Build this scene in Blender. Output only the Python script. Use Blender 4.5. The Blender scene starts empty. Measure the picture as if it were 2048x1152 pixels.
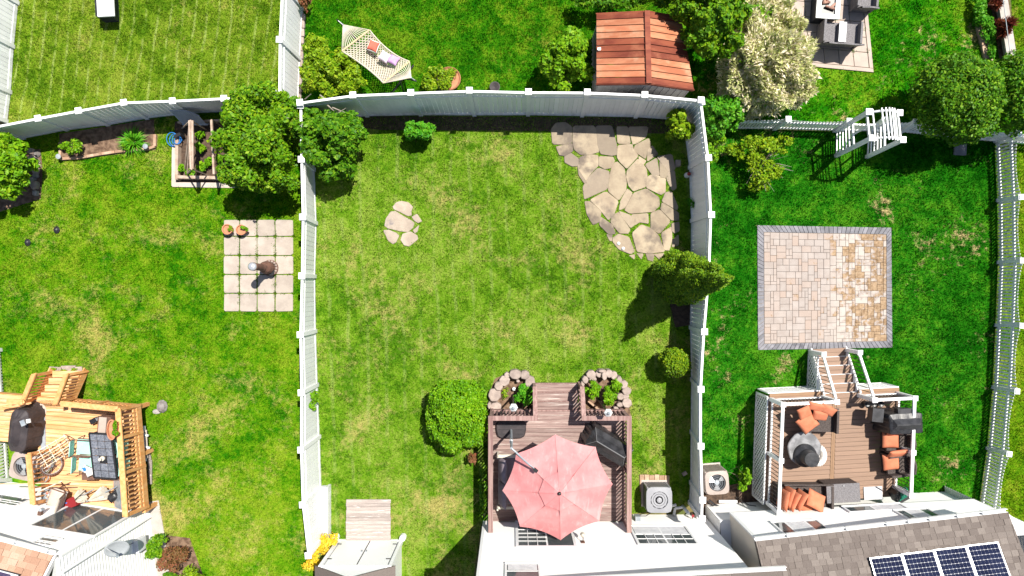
import bpy, bmesh, math, random
import numpy as np
from mathutils import Vector, Matrix

# ---------------------------------------------------------------- camera, sky, sun, exposure
scn = bpy.context.scene
COL = scn.collection
H, F = 22.5, 1316.25            # camera height (m) and focal length (pixels of a 2048 wide frame)
cam_d = bpy.data.cameras.new("camera")
cam_d.sensor_width = 36.0
cam_d.lens = 36.0 * F / 2048.0
cam_d.clip_start = 0.1
cam_d.clip_end = 500
cam = bpy.data.objects.new("camera", cam_d)
cam.location = (0, 0, H)
COL.objects.link(cam)
scn.camera = cam

SUN_TRAVEL = Vector((-0.333, -0.359, -1.0)).normalized()
elev = math.asin(-SUN_TRAVEL.z)
azim = math.atan2(-SUN_TRAVEL.x, -SUN_TRAVEL.y)
world = bpy.data.worlds.new("World")
scn.world = world
world.use_nodes = True
nt = world.node_tree
nt.nodes.clear()
sky = nt.nodes.new("ShaderNodeTexSky")
sky.sky_type = 'NISHITA'
sky.sun_disc = False
sky.sun_elevation = elev
sky.sun_rotation = azim
bg = nt.nodes.new("ShaderNodeBackground")
bg.inputs[1].default_value = 0.072
wo = nt.nodes.new("ShaderNodeOutputWorld")
nt.links.new(sky.outputs[0], bg.inputs[0])
nt.links.new(bg.outputs[0], wo.inputs[0])

sun_d = bpy.data.lights.new("sun", 'SUN')
sun_d.energy = 5.0
sun_d.angle = math.radians(0.5)
sun_d.color = (1.0, 0.95, 0.86)
sun = bpy.data.objects.new("sun", sun_d)
sun.rotation_euler = (-SUN_TRAVEL).to_track_quat('Z', 'Y').to_euler()
sun.location = (8, 8, 30)
COL.objects.link(sun)

scn.view_settings.view_transform = 'Standard'
scn.view_settings.look = 'None'
scn.view_settings.exposure = 0.76
scn.view_settings.gamma = 1.0
scn.view_settings.use_curve_mapping = False

R = random.Random(7)
NR = np.random.default_rng(11)
Z = Vector((0, 0, 1))


def P(px, py, z=0.0):
    """World point seen at photo pixel (px, py) when it lies at height z."""
    k = (H - z) / F
    return Vector(((px - 1024) * k, (576 - py) * k, z))


# ---------------------------------------------------------------- object helpers
WL = {}


def link(o, parent=None, wl=None):
    COL.objects.link(o)
    wl = Vector(wl) if wl is not None else Vector((0, 0, 0))
    if parent is not None:
        o.parent = parent
        o.location = wl - WL[parent.name]
    else:
        o.location = wl
    WL[o.name] = wl
    return o


def thing(name, label, cat, loc, group=None):
    o = bpy.data.objects.new(name, None)
    o.empty_display_size = 0.2
    link(o, None, loc)
    return tag(o, label, cat, group)


def tag(o, label=None, cat=None, group=None, kind=None):
    if label: o["label"] = label
    if cat: o["category"] = cat
    if group: o["group"] = group
    if kind: o["kind"] = kind
    return o


def axes(xd, zd=Z):
    x = Vector(xd).normalized()
    z = Vector(zd)
    y = z.cross(x)
    if y.length < 1e-6:
        y = Vector((0, 1, 0)).cross(x)
    y.normalize()
    z = x.cross(y).normalized()
    return x, y, z


class MB:
    """Collects faces for one mesh object, in world coordinates."""
    def __init__(s):
        s.v, s.f = [], []

    def face(s, pts):
        i = len(s.v)
        s.v += [tuple(p) for p in pts]
        s.f.append(tuple(range(i, i + len(pts))))

    def box(s, c, d, ax=None):
        c = Vector(c)
        x, y, z = ax if ax else (Vector((1, 0, 0)), Vector((0, 1, 0)), Z)
        hx, hy, hz = x * d[0] / 2, y * d[1] / 2, z * d[2] / 2
        i = len(s.v)
        for sz in (-1, 1):
            for sx, sy in ((-1, -1), (1, -1), (1, 1), (-1, 1)):
                s.v.append(tuple(c + hx * sx + hy * sy + hz * sz))
        for q in ((3, 2, 1, 0), (4, 5, 6, 7), (0, 1, 5, 4), (1, 2, 6, 5), (2, 3, 7, 6), (3, 0, 4, 7)):
            s.f.append(tuple(i + k for k in q))
        return s

    def bar(s, p, q, w, h, up=Z):
        p, q = Vector(p), Vector(q)
        ax = axes(q - p, up)
        return s.box((p + q) / 2, ((q - p).length, w, h), ax)

    def cyl(s, p, q, r0, r1=None, n=8, cap=True):
        p, q = Vector(p), Vector(q)
        r1 = r0 if r1 is None else r1
        d = (q - p)
        x, y, z = axes(d, Z if abs(d.normalized().z) < .95 else Vector((1, 0, 0)))
        i = len(s.v)
        for c, r in ((p, r0), (q, r1)):
            for k in range(n):
                a = 2 * math.pi * k / n
                s.v.append(tuple(c + (y * math.cos(a) + z * math.sin(a)) * r))
        for k in range(n):
            s.f.append((i + k, i + (k + 1) % n, i + n + (k + 1) % n, i + n + k))
        if cap:
            s.f.append(tuple(i + n - 1 - k for k in range(n)))
            s.f.append(tuple(i + n + k for k in range(n)))
        return s

    def tube(s, pts, r, n=6):
        for a, b in zip(pts[:-1], pts[1:]):
            s.cyl(a, b, r, r, n)
        return s

    def prism(s, pts, z0, z1, inset=0.0):
        """pts: counter-clockwise (x, y); with inset a chamfer runs round the top."""
        n = len(pts)
        a = sum(pts[k][0] * pts[(k + 1) % n][1] - pts[(k + 1) % n][0] * pts[k][1] for k in range(n))
        if a < 0:
            pts = pts[::-1]
        cx = sum(p[0] for p in pts) / n
        cy = sum(p[1] for p in pts) / n
        rings = [[(p[0], p[1], z0) for p in pts]]
        if inset > 0:
            rings.append([(p[0], p[1], z1 - inset) for p in pts])
            top = []
            for p in pts:
                dx, dy = cx - p[0], cy - p[1]
                l = math.hypot(dx, dy) + 1e-9
                k = min(inset, l * .5) / l
                top.append((p[0] + dx * k, p[1] + dy * k, z1))
            rings.append(top)
        else:
            rings.append([(p[0], p[1], z1) for p in pts])
        i = len(s.v)
        for r in rings:
            s.v += r
        for j in range(len(rings) - 1):
            for k in range(n):
                a0 = i + j * n
                s.f.append((a0 + k, a0 + (k + 1) % n, a0 + n + (k + 1) % n, a0 + n + k))
        s.f.append(tuple(i + n - 1 - k for k in range(n)))
        s.f.append(tuple(i + (len(rings) - 1) * n + k for k in range(n)))
        return s

    def lathe(s, prof, c, n=16, sx=1.0, sy=1.0):
        c = Vector(c)
        i = len(s.v)
        for r, z in prof:
            for k in range(n):
                a = 2 * math.pi * k / n
                s.v.append((c.x + r * sx * math.cos(a), c.y + r * sy * math.sin(a), c.z + z))
        m = len(prof)
        for j in range(m - 1):
            for k in range(n):
                a0 = i + j * n
                s.f.append((a0 + k, a0 + (k + 1) % n, a0 + n + (k + 1) % n, a0 + n + k))
        if prof[0][0] > 1e-4:
            s.f.append(tuple(i + n - 1 - k for k in range(n)))
        if prof[-1][0] > 1e-4:
            s.f.append(tuple(i + (m - 1) * n + k for k in range(n)))
        return s

    def build(s, name, mat, parent=None, smooth=False, bevel=0.0):
        vs = np.array(s.v, dtype=float)
        lo, hi = vs.min(0), vs.max(0)
        c = (lo + hi) / 2
        c[2] = lo[2]
        me = bpy.data.meshes.new(name)
        me.from_pydata((vs - c).tolist(), [], s.f)
        me.materials.append(mat)
        if smooth:
            bm = bmesh.new()
            bm.from_mesh(me)
            bmesh.ops.remove_doubles(bm, verts=bm.verts, dist=.0003)
            bmesh.ops.recalc_face_normals(bm, faces=bm.faces)
            bm.to_mesh(me)
            bm.free()
            me.polygons.foreach_set("use_smooth", [True] * len(me.polygons))
        me.update()
        o = bpy.data.objects.new(name, me)
        if bevel:
            m = o.modifiers.new("bevel", 'BEVEL')
            m.width = bevel
            m.segments = 2
            m.limit_method = 'ANGLE'
        return link(o, parent, c)


UNIT = {}


def put(name, mat, c, d, parent=None, ax=None):
    """One box piece; alike pieces share mesh data."""
    me = UNIT.get(mat.name)
    if me is None:
        b = MB().box((0, 0, 0), (1, 1, 1))
        me = bpy.data.meshes.new("piece_" + mat.name)
        me.from_pydata(b.v, [], b.f)
        me.materials.append(mat)
        UNIT[mat.name] = me
    o = bpy.data.objects.new(name, me)
    link(o, parent, c)
    if ax:
        if Vector(ax[0]).cross(Vector(ax[1])).dot(Vector(ax[2])) < 0:
            ax = (ax[0], -ax[1], ax[2])
        m = Matrix((ax[0], ax[1], ax[2])).transposed()
        o.rotation_euler = m.to_euler()
    o.scale = d
    return o


def putbar(name, mat, p, q, w, h, parent=None, up=Z):
    p, q = Vector(p), Vector(q)
    return put(name, mat, (p + q) / 2, ((q - p).length, w, h), parent, axes(q - p, up))


def np_mesh(name, verts, nper, mat, parent=None, wl=(0, 0, 0)):
    """verts (n, k, 3): n separate k-sided faces."""
    n, k = verts.shape[0], verts.shape[1]
    wl = np.array(wl, dtype=float)
    me = bpy.data.meshes.new(name)
    me.vertices.add(n * k)
    me.vertices.foreach_set("co", (verts.reshape(-1, 3) - wl).astype(np.float32).ravel())
    me.loops.add(n * k)
    me.loops.foreach_set("vertex_index", np.arange(n * k, dtype=np.int32))
    me.polygons.add(n)
    me.polygons.foreach_set("loop_start", np.arange(0, n * k, k, dtype=np.int32))
    me.materials.append(mat)
    me.update(calc_edges=True)
    o = bpy.data.objects.new(name, me)
    return link(o, parent, wl)


# ---------------------------------------------------------------- materials
def srgb(r, g, b):
    f = lambda c: (c / 12.92 if c <= .04045 else ((c + .055) / 1.055) ** 2.4)
    return (f(r / 255), f(g / 255), f(b / 255))


class NB:
    def __init__(s, name):
        s.m = bpy.data.materials.new(name)
        s.m.use_nodes = True
        s.t = s.m.node_tree
        s.t.nodes.clear()

    def n(s, typ, **kw):
        o = s.t.nodes.new("ShaderNode" + typ)
        for k, v in kw.items():
            setattr(o, k, v)
        return o

    def l(s, a, b):
        s.t.links.new(a, b)

    def val(s, sock, v):
        if hasattr(v, "is_linked") or isinstance(v, bpy.types.NodeSocket):
            s.l(v, sock)
        else:
            sock.default_value = v

    def math(s, op, a, b=0.0, c=None, clamp=False):
        o = s.n("Math", operation=op, use_clamp=clamp)
        s.val(o.inputs[0], a)
        s.val(o.inputs[1], b)
        if c is not None: s.val(o.inputs[2], c)
        return o.outputs[0]

    def mix(s, f, a, b, blend='MIX'):
        o = s.n("Mix", data_type='RGBA', blend_type=blend)
        s.val(o.inputs[0], f)
        for sock, v in ((o.inputs[6], a), (o.inputs[7], b)):
            if isinstance(v, tuple):
                sock.default_value = (*v[:3], 1)
            else:
                s.l(v, sock)
        return o.outputs[2]

    def pos(s):
        return s.n("NewGeometry").outputs['Position']

    def mapped(s, scale=(1, 1, 1), rot=(0, 0, 0), vec=None):
        m = s.n("Mapping")
        m.inputs['Scale'].default_value = scale
        m.inputs['Rotation'].default_value = rot
        s.l(vec if vec is not None else s.pos(), m.inputs[0])
        return m.outputs[0]

    def noise(s, scale, detail=3, rough=.55, vec=None, dist=0.0):
        o = s.n("TexNoise")
        o.inputs['Scale'].default_value = scale
        o.inputs['Detail'].default_value = detail
        o.inputs['Roughness'].default_value = rough
        o.inputs['Distortion'].default_value = dist
        s.l(vec if vec is not None else s.pos(), o.inputs['Vector'])
        return o.outputs[0]

    def step(s, v, lo, hi):
        o = s.n("MapRange", interpolation_type='SMOOTHSTEP')
        s.l(v, o.inputs[0])
        o.inputs[1].default_value = lo
        o.inputs[2].default_value = hi
        return o.outputs[0]

    def scale_rgb(s, col, k):
        o = s.n("VectorMath", operation='SCALE')
        s.l(col, o.inputs[0])
        s.val(o.inputs['Scale'], k)
        return o.outputs[0]

    def out(s, col, rough=.7, metal=0.0, bump=None, bstr=.3, bdist=.02, spec=.3, trans=0.0, tcol=None):
        p = s.n("BsdfPrincipled")
        if isinstance(col, tuple):
            p.inputs['Base Color'].default_value = (*col[:3], 1)
        else:
            s.l(col, p.inputs['Base Color'])
        s.val(p.inputs['Roughness'], rough)
        p.inputs['Metallic'].default_value = metal
        p.inputs['Specular IOR Level'].default_value = spec
        if bump is not None:
            b = s.n("Bump")
            b.inputs['Strength'].default_value = bstr
            b.inputs['Distance'].default_value = bdist
            s.l(bump, b.inputs['Height'])
            s.l(b.outputs[0], p.inputs['Normal'])
        o = s.n("OutputMaterial")
        if trans > 0:
            tr = s.n("BsdfTranslucent")
            c = tcol if tcol is not None else col
            if isinstance(c, tuple):
                tr.inputs[0].default_value = (*c[:3], 1)
            else:
                s.l(c, tr.inputs[0])
            mx = s.n("MixShader")
            mx.inputs[0].default_value = trans
            s.l(p.outputs[0], mx.inputs[1])
            s.l(tr.outputs[0], mx.inputs[2])
            s.l(mx.outputs[0], o.inputs[0])
        else:
            s.l(p.outputs[0], o.inputs[0])
        return s.m


def mat(name, c1, c2=None, scale=4.0, rough=.7, rand=0.0, bump=0.0, stretch=(1, 1, 1), rot=(0, 0, 0), detail=4,
        metal=0.0, spec=.3, lo=.35, hi=.65, fine=0.0, c3=None, scale3=1.0, lo3=.55, hi3=.7, trans=0.0, alt=None):
    """Base colour c1-c2 by noise, optional third stain colour, per-piece brightness, bump."""
    b = NB(name)
    vec = b.mapped(stretch, rot)
    nz = b.noise(scale, detail, .6, vec)
    col = b.mix(b.step(nz, lo, hi), c1, c2 if c2 else c1)
    if c3:
        n3 = b.noise(scale3, 5, .65, vec)
        col = b.mix(b.step(n3, lo3, hi3), col, c3)
    if alt:
        ro = b.n("ObjectInfo").outputs['Random']
        col = b.mix(b.math('MULTIPLY', b.step(b.math('FRACT', b.math('MULTIPLY', ro, 7.3)), .35, .8), .75), col, alt)
    if fine:
        nf = b.noise(scale * 9, 2, .6, vec)
        col = b.scale_rgb(col, b.math('ADD', b.math('MULTIPLY', b.math('SUBTRACT', nf, .5), 2 * fine), 1.0))
    if rand:
        r = b.n("ObjectInfo").outputs['Random']
        col = b.scale_rgb(col, b.math('ADD', b.math('MULTIPLY', b.math('SUBTRACT', r, .5), 2 * rand), 1.0))
    return b.out(col, rough, metal, nz if bump else None, bump, .02, spec, trans)


def leaf_mat(name, dark, mid, light, trans=.22, rough=.5, patch=1.2, bias=0.0):
    b = NB(name)
    g = b.n("NewGeometry")
    ri = g.outputs['Random Per Island']
    nz = b.noise(patch, 3)
    t = b.math('ADD', b.math('MULTIPLY', ri, .6), b.math('MULTIPLY', nz, .5))
    t = b.math('ADD', t, bias)
    c = b.mix(b.step(t, .15, .55), dark, mid)
    c = b.mix(b.step(t, .55, .95), c, light)
    return b.out(c, rough, spec=.18, trans=trans)


def lawn_mat(name, dark, mid, light, dry, dry_lo=.56, dry_hi=.70, clip=(.24, .31, .07), stripe=None, stripe_amt=.0, big=.30, south=0.0):
    """Colours of a lawn: clumps of darker, lighter and dried grass; optional rows of pale mown clippings.
    south: how much more dried grass there is towards the houses."""
    b = NB(name)
    pos = b.pos()
    ri = b.n("NewGeometry").outputs['Random Per Island']
    n1 = b.noise(big, 3, .55, pos, .4)
    n2 = b.noise(1.7, 4, .66, pos)
    n3 = b.noise(7.5, 3, .65, pos)
    t = b.math('ADD', b.math('MULTIPLY', n1, .34), b.math('ADD', b.math('MULTIPLY', n2, .40), b.math('MULTIPLY', n3, .26)))
    t = b.math('ADD', t, b.math('MULTIPLY', b.math('SUBTRACT', ri, .5), .10))
    c = b.mix(b.step(t, .43, .505), dark, mid)
    c = b.mix(b.step(t, .50, .585), c, light)
    # dried, thatchy patches
    m = b.n("Mapping")
    m.inputs['Location'].default_value = (31.7, 12.3, 4.0)
    b.l(pos, m.inputs[0])
    d1 = b.noise(.55, 4, .62, m.outputs[0], .3)
    d2 = b.noise(5.0, 3, .65, m.outputs[0])
    d = b.math('ADD', b.math('MULTIPLY', d1, .62), b.math('MULTIPLY', d2, .38))
    d = b.math('ADD', d, b.math('MULTIPLY', b.math('SUBTRACT', ri, .5), .12))
    if south:
        sy = b.n("SeparateXYZ")
        b.l(pos, sy.inputs[0])
        mr = b.n("MapRange")
        b.l(sy.outputs[1], mr.inputs[0])
        mr.inputs[1].default_value = 1.0
        mr.inputs[2].default_value = -8.0
        d = b.math('ADD', d, b.math('MULTIPLY', mr.outputs[0], south))
    c = b.mix(b.step(d, dry_lo, dry_hi), c, dry)
    if stripe:
        ang, period = stripe
        mp = b.n("Mapping")
        mp.inputs['Rotation'].default_value = (0, 0, ang)
        b.l(pos, mp.inputs[0])
        sx = b.n("SeparateXYZ")
        b.l(mp.outputs[0], sx.inputs[0])
        x = b.math('ADD', sx.outputs[0], b.math('MULTIPLY', n1, .5))
        w = b.math('SINE', b.math('MULTIPLY', x, 2 * math.pi / period))
        st = b.math('MULTIPLY', b.step(w, .70, 1.0), b.step(n2, .40, .58))
        c = b.mix(b.math('MULTIPLY', st, stripe_amt), c, clip)
    nf = b.noise(20, 2, .6, pos)
    c = b.scale_rgb(c, b.math('MULTIPLY', b.math('ADD', b.math('MULTIPLY', ri, .8), .60), b.math('ADD', b.math('MULTIPLY', nf, 1.3), .35)))
    return b.out(c, .9, spec=0.0, trans=.15)


M = {}


def vinyl_mat():
    """White vinyl with a little grime and algae splashed up from the ground."""
    b = NB("white_vinyl")
    pos = b.pos()
    n = b.noise(3, 4, .6, pos)
    c = b.mix(b.step(n, .35, .65), (.85, .85, .85), (.81, .81, .82))
    s = b.n("SeparateXYZ")
    b.l(pos, s.inputs[0])
    g = b.n("MapRange")
    b.l(s.outputs[2], g.inputs[0])
    g.inputs[1].default_value = .45
    g.inputs[2].default_value = .02
    n2 = b.noise(6, 4, .65, b.mapped((1, 1, .3)))
    c = b.mix(b.math('MULTIPLY', b.math('MULTIPLY', g.outputs[0], b.step(n2, .35, .7)), .5), c, (.30, .31, .22))
    n3 = b.noise(2.2, 4, .65, b.mapped((1.5, 1.5, .25)))
    c = b.mix(b.math('MULTIPLY', b.step(n3, .56, .75), .12), c, (.50, .50, .46))
    r = b.n("ObjectInfo").outputs['Random']
    c = b.scale_rgb(c, b.math('ADD', b.math('MULTIPLY', r, .10), .93))
    return b.out(c, .45, spec=.35)


M['vinyl'] = vinyl_mat()
M['vinyl_old'] = mat("weathered_vinyl", (.62, .63, .65), (.52, .53, .56), 2, .55, rand=.04)
M['siding'] = mat("white_siding", (.83, .82, .80), (.79, .78, .76), 1.2, .55)
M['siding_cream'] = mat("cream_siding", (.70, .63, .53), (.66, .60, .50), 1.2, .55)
M['trim'] = mat("white_trim", (.80, .80, .80), None, 3, .45)
M['glass'] = mat("window_glass", (.055, .07, .075), (.11, .125, .13), .8, .08, spec=.6)
M['blind'] = mat("window_blind", (.70, .70, .71), (.58, .58, .60), 6, .8)
M['soil'] = mat("garden_soil", (.085, .050, .032), (.20, .13, .085), 6, .95, bump=.6, fine=.4)
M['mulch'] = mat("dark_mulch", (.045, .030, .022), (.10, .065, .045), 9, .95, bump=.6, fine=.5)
M['ground'] = mat("bare_earth", (.07, .09, .02), (.15, .12, .05), 3, .95, bump=.5, fine=.3)
M['concrete'] = mat("pale_concrete", (.44, .40, .37), (.37, .335, .30), 2.2, .85, rand=.06, bump=.15, fine=.10,
                    c3=(.36, .33, .30), scale3=1.1, lo3=.55, hi3=.75)
M['slab'] = mat("concrete_slab", (.40, .345, .295), (.33, .28, .24), 2.0, .85, rand=.07, bump=.12, fine=.10,
                c3=(.40, .35, .31), scale3=1.6, lo3=.56, hi3=.74)
M['slab_ne'] = mat("beige_slab", (.42, .345, .295), (.37, .30, .26), 2.0, .85, rand=.06, bump=.12, fine=.08)
M['flag'] = mat("flagstone", (.36, .293, .205), (.28, .22, .155), 1.7, .8, rand=.16, bump=.25, fine=.13,
                c3=(.135, .108, .086), scale3=.7, lo3=.47, hi3=.64, alt=(.225, .182, .14))
M['flag_pale'] = mat("pale_flagstone", (.39, .325, .26), (.31, .25, .20), 2.5, .85, rand=.12, bump=.3, fine=.14,
                     c3=(.22, .19, .18), scale3=2.0, lo3=.58, hi3=.72)
M['rock'] = mat("planter_rock", (.37, .30, .26), (.27, .215, .19), 5, .9, rand=.15, bump=.5, fine=.16)
M['rock_grey'] = mat("grey_rock", (.28, .26, .25), (.17, .15, .14), 6, .9, rand=.3, bump=.5, fine=.2)
M['border'] = mat("grey_paver", (.215, .21, .23), (.155, .155, .17), 5, .85, rand=.16, bump=.2, fine=.12,
                  c3=(.10, .10, .115), scale3=2.2, lo3=.55, hi3=.70)
M['deck_red'] = mat("red_brown_deck_board", (.20, .130, .118), (.29, .21, .187), 3, .8, rand=.18, bump=.2, stretch=(.35, 5, 5),
                    fine=.2, c3=(.42, .36, .325), scale3=2.5, lo3=.55, hi3=.69)
M['deck_red_v'] = mat("red_brown_rail", (.20, .115, .105), (.30, .20, .18), 3, .8, rand=.14, bump=.2, stretch=(5, .35, 5), fine=.15)
M['deck_orange'] = mat("cedar_deck_board", (.60, .29, .115), (.70, .42, .22), 3, .75, rand=.13, bump=.15, stretch=(.4, 5, 5), fine=.14,
                       c3=(.62, .50, .40), scale3=1.6, lo3=.56, hi3=.75)
M['cedar'] = mat("cedar_rail", (.62, .28, .095), (.70, .37, .16), 3, .7, rand=.08, stretch=(3, 3, 1), fine=.10)
M['deck_tan'] = mat("tan_composite_board", (.27, .178, .128), (.24, .158, .115), 3, .75, rand=.05, stretch=(.3, 5, 5), fine=.07)
M['deck_trim'] = mat("dark_composite_board", (.27, .165, .10), (.24, .15, .09), 3, .75, rand=.04, fine=.06)
M['grey_wood'] = mat("weathered_grey_wood", (.39, .335, .305), (.28, .235, .215), 3, .85, rand=.16, bump=.25, stretch=(.5, 6, 6), fine=.18,
                     c3=(.62, .57, .54), scale3=3, lo3=.56, hi3=.7)
M['stake'] = mat("weathered_stake", (.30, .215, .16), (.42, .33, .26), 4, .85, rand=.2, bump=.3, fine=.15)
M['timber'] = mat("bed_timber", (.33, .20, .13), (.44, .31, .22), 4, .85, rand=.2, bump=.3, fine=.15)
M['black_cover'] = mat("black_vinyl_cover", (.016, .016, .018), (.034, .034, .038), 5, .42, bump=.35, spec=.5)
M['brown_cover'] = mat("faded_brown_cover", (.030, .025, .028), (.050, .041, .044), 4, .6, bump=.3)
M['black_metal'] = mat("black_metal", (.015, .015, .017), None, 4, .4, spec=.5)
M['grey_metal'] = mat("grey_metal", (.30, .33, .36), (.22, .25, .28), 5, .35, spec=.6)
M['silver'] = mat("bright_steel", (.60, .61, .63), (.45, .46, .48), 4, .3, metal=.6)
M['ac_grey'] = mat("light_grey_enamel", (.27, .275, .30), (.24, .245, .27), 3, .45, spec=.5)
M['ac_tan'] = mat("tan_enamel", (.36, .30, .27), (.32, .265, .24), 3, .5)
M['fan_dark'] = mat("dark_fan_well", (.012, .014, .018), (.03, .032, .04), 6, .5)
M['wicker'] = mat("dark_wicker", (.040, .030, .028), (.085, .068, .062), 40, .7, bump=.6, detail=2)
M['wicker_grey'] = mat("grey_wicker", (.11, .105, .11), (.20, .19, .20), 40, .7, bump=.6, detail=2)
M['orange'] = mat("orange_cushion", (.54, .185, .10), (.48, .155, .08), 5, .85, rand=.08, bump=.15, fine=.05)
M['coral'] = mat("coral_pillow", (.62, .15, .10), (.56, .12, .08), 5, .85)
M['lilac_pale'] = mat("pale_pink_pillow", (.66, .56, .64), (.60, .50, .60), 6, .85)
M['lilac'] = mat("lilac_pillow", (.44, .25, .48), (.52, .34, .56), 7, .85)
M['white_cloth'] = mat("white_cloth", (.75, .72, .69), (.66, .63, .60), 5, .9, bump=.2)
M['cream_cloth'] = mat("cream_cloth", (.62, .57, .48), (.50, .46, .38), 5, .9, bump=.2)
M['beige'] = mat("beige_fabric", (.50, .43, .37), (.42, .36, .31), 4, .9)
M['grey_cushion'] = mat("grey_lilac_cushion", (.21, .175, .20), (.26, .22, .25), 4, .9, bump=.1)
M['teal'] = mat("mint_sling", (.30, .56, .48), (.34, .60, .52), 4, .8)
M['terracotta'] = mat("terracotta", (.50, .22, .12), (.42, .18, .10), 6, .85)
M['clay'] = mat("brown_clay", (.165, .085, .060), (.10, .055, .042), 7, .8, bump=.3, fine=.2)
M['rope'] = mat("cotton_rope", (.66, .60, .50), (.58, .52, .42), 9, .9)
M['pale_wood'] = mat("pale_wood", (.60, .44, .26), (.52, .37, .21), 5, .6, stretch=(1, 1, 1))
M['blue'] = mat("blue_plastic", (.03, .17, .48), None, 4, .35)
M['green_hose'] = mat("green_hose", (.02, .22, .14), None, 4, .4)
M['red_plastic'] = mat("red_plastic", (.22, .018, .022), None, 4, .5)
M['dark_blue_slat'] = mat("grey_plastic_slat", (.36, .40, .47), (.30, .34, .41), 4, .5)
M['dish'] = mat("grey_dish", (.30, .32, .335), (.26, .28, .29), 4, .5)
M['shed_wall'] = mat("ribbed_steel_wall", (.42, .405, .40), (.36, .345, .345), 3, .6)
M['path'] = mat("pale_path", (.55, .55, .56), (.48, .48, .50), 2, .85)
M['white_tile'] = mat("white_tile", (.72, .73, .72), (.62, .64, .63), 8, .4)
M['log'] = mat("fire_log", (.42, .24, .18), (.12, .06, .05), 8, .9, bump=.5)


def rust_mat(name, a, c_, d):
    b = NB(name)
    r = b.n("ObjectInfo").outputs['Random']
    vec = b.mapped((.6, 2.5, 1))
    n1 = b.noise(1.6, 5, .65, vec)
    n2 = b.noise(14, 3, .6)
    c = b.mix(b.step(n1, .36, .64), a, c_)
    n3 = b.noise(1.1, 4, .65)
    c = b.mix(b.math('MULTIPLY', b.step(n3, .50, .72), .85), c, d)
    c = b.scale_rgb(c, b.math('ADD', b.math('MULTIPLY', r, .25), .85))
    return b.out(c, .7, bump=n2, bstr=.1)


M['rust'] = rust_mat("rusty_roof_dark", (.15, .028, .013), (.24, .060, .027), (.34, .12, .06))
M['rust_light'] = rust_mat("rusty_roof_light", (.38, .125, .058), (.48, .20, .105), (.52, .32, .20))


def canopy_mat():
    b = NB("faded_red_canopy")
    r = b.n("ObjectInfo").outputs['Random']
    n1 = b.noise(1.4, 4, .6)
    c = b.mix(b.step(n1, .35, .7), (.53, .20, .205), (.59, .28, .28))
    n2 = b.noise(7, 3, .6, b.mapped((1, .25, 1), (0, 0, .5)))
    c = b.mix(b.math('MULTIPLY', b.step(n2, .52, .75), .45), c, (.68, .42, .41))
    c = b.scale_rgb(c, b.math('ADD', b.math('MULTIPLY', r, .22), .89))
    return b.out(c, .85, bump=n2, bstr=.12, bdist=.05, trans=.12)


M['canopy'] = canopy_mat()


def paver_mat():
    """Cream pavers; sand and brown damp stains lie over the eastern third of the terrace."""
    b = NB("cream_paver")
    r = b.n("ObjectInfo").outputs['Random']
    pos = b.pos()
    n1 = b.noise(3.0, 4, .6, pos)
    c = b.mix(b.step(n1, .35, .65), (.31, .262, .235), (.355, .31, .283))
    c = b.mix(b.step(r, .55, 1.0), c, (.32, .25, .21))
    sx = b.n("SeparateXYZ")
    b.l(pos, sx.inputs[0])
    grad = b.n("MapRange")
    b.l(sx.outputs[0], grad.inputs[0])
    grad.inputs[1].default_value = 10.2
    grad.inputs[2].default_value = 12.9
    n2 = b.noise(5.0, 4, .6, pos, .3)
    s = b.math('ADD', b.math('MULTIPLY', grad.outputs[0], .40), b.math('ADD', b.math('MULTIPLY', n2, .85), b.math('MULTIPLY', b.math('SUBTRACT', r, .5), .32)))
    n3 = b.noise(11, 3, .6, pos)
    stain = b.mix(b.step(n3, .3, .7), (.19, .12, .066), (.34, .24, .15))
    c = b.mix(b.step(s, .63, .73), c, stain)
    pale = b.math('MULTIPLY', b.step(grad.outputs[0], .1, .5), b.step(s, .66, .52))
    c = b.mix(b.math('MULTIPLY', pale, .6), c, (.50, .445, .39))
    c = b.scale_rgb(c, b.math('ADD', b.math('MULTIPLY', r, .14), .93))
    return b.out(c, .85, bump=n1, bstr=.1)


M['paver'] = paver_mat()


def shingle_mat(name, a, c_, d):
    b = NB(name)
    r = b.n("ObjectInfo").outputs['Random']
    ri = b.n("NewGeometry").outputs['Random Per Island']
    t = b.math('FRACT', b.math('ADD', r, ri))
    n1 = b.noise(40, 2, .7)
    c = b.mix(b.step(t, 0, .6), a, c_)
    c = b.mix(b.step(t, .6, 1.0), c, d)
    c = b.scale_rgb(c, b.math('ADD', b.math('MULTIPLY', n1, .7), .65))
    return b.out(c, .9, bump=n1, bstr=.4)


M['shingle'] = shingle_mat("taupe_shingle", (.125, .103, .092), (.155, .130, .116), (.195, .166, .148))
M['shingle_tan'] = shingle_mat("tan_shingle", (.32, .185, .125), (.40, .25, .175), (.48, .33, .25))
M['cell'] = mat("solar_cell", (.006, .009, .030), (.012, .017, .046), 3, .6, spec=.03)
M['cell_purple'] = mat("purple_solar_film", (.030, .024, .06), (.07, .05, .10), 30, .6, spec=.1)
M['backsheet'] = mat("solar_backsheet", (.55, .56, .60), None, 3, .5)

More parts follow.
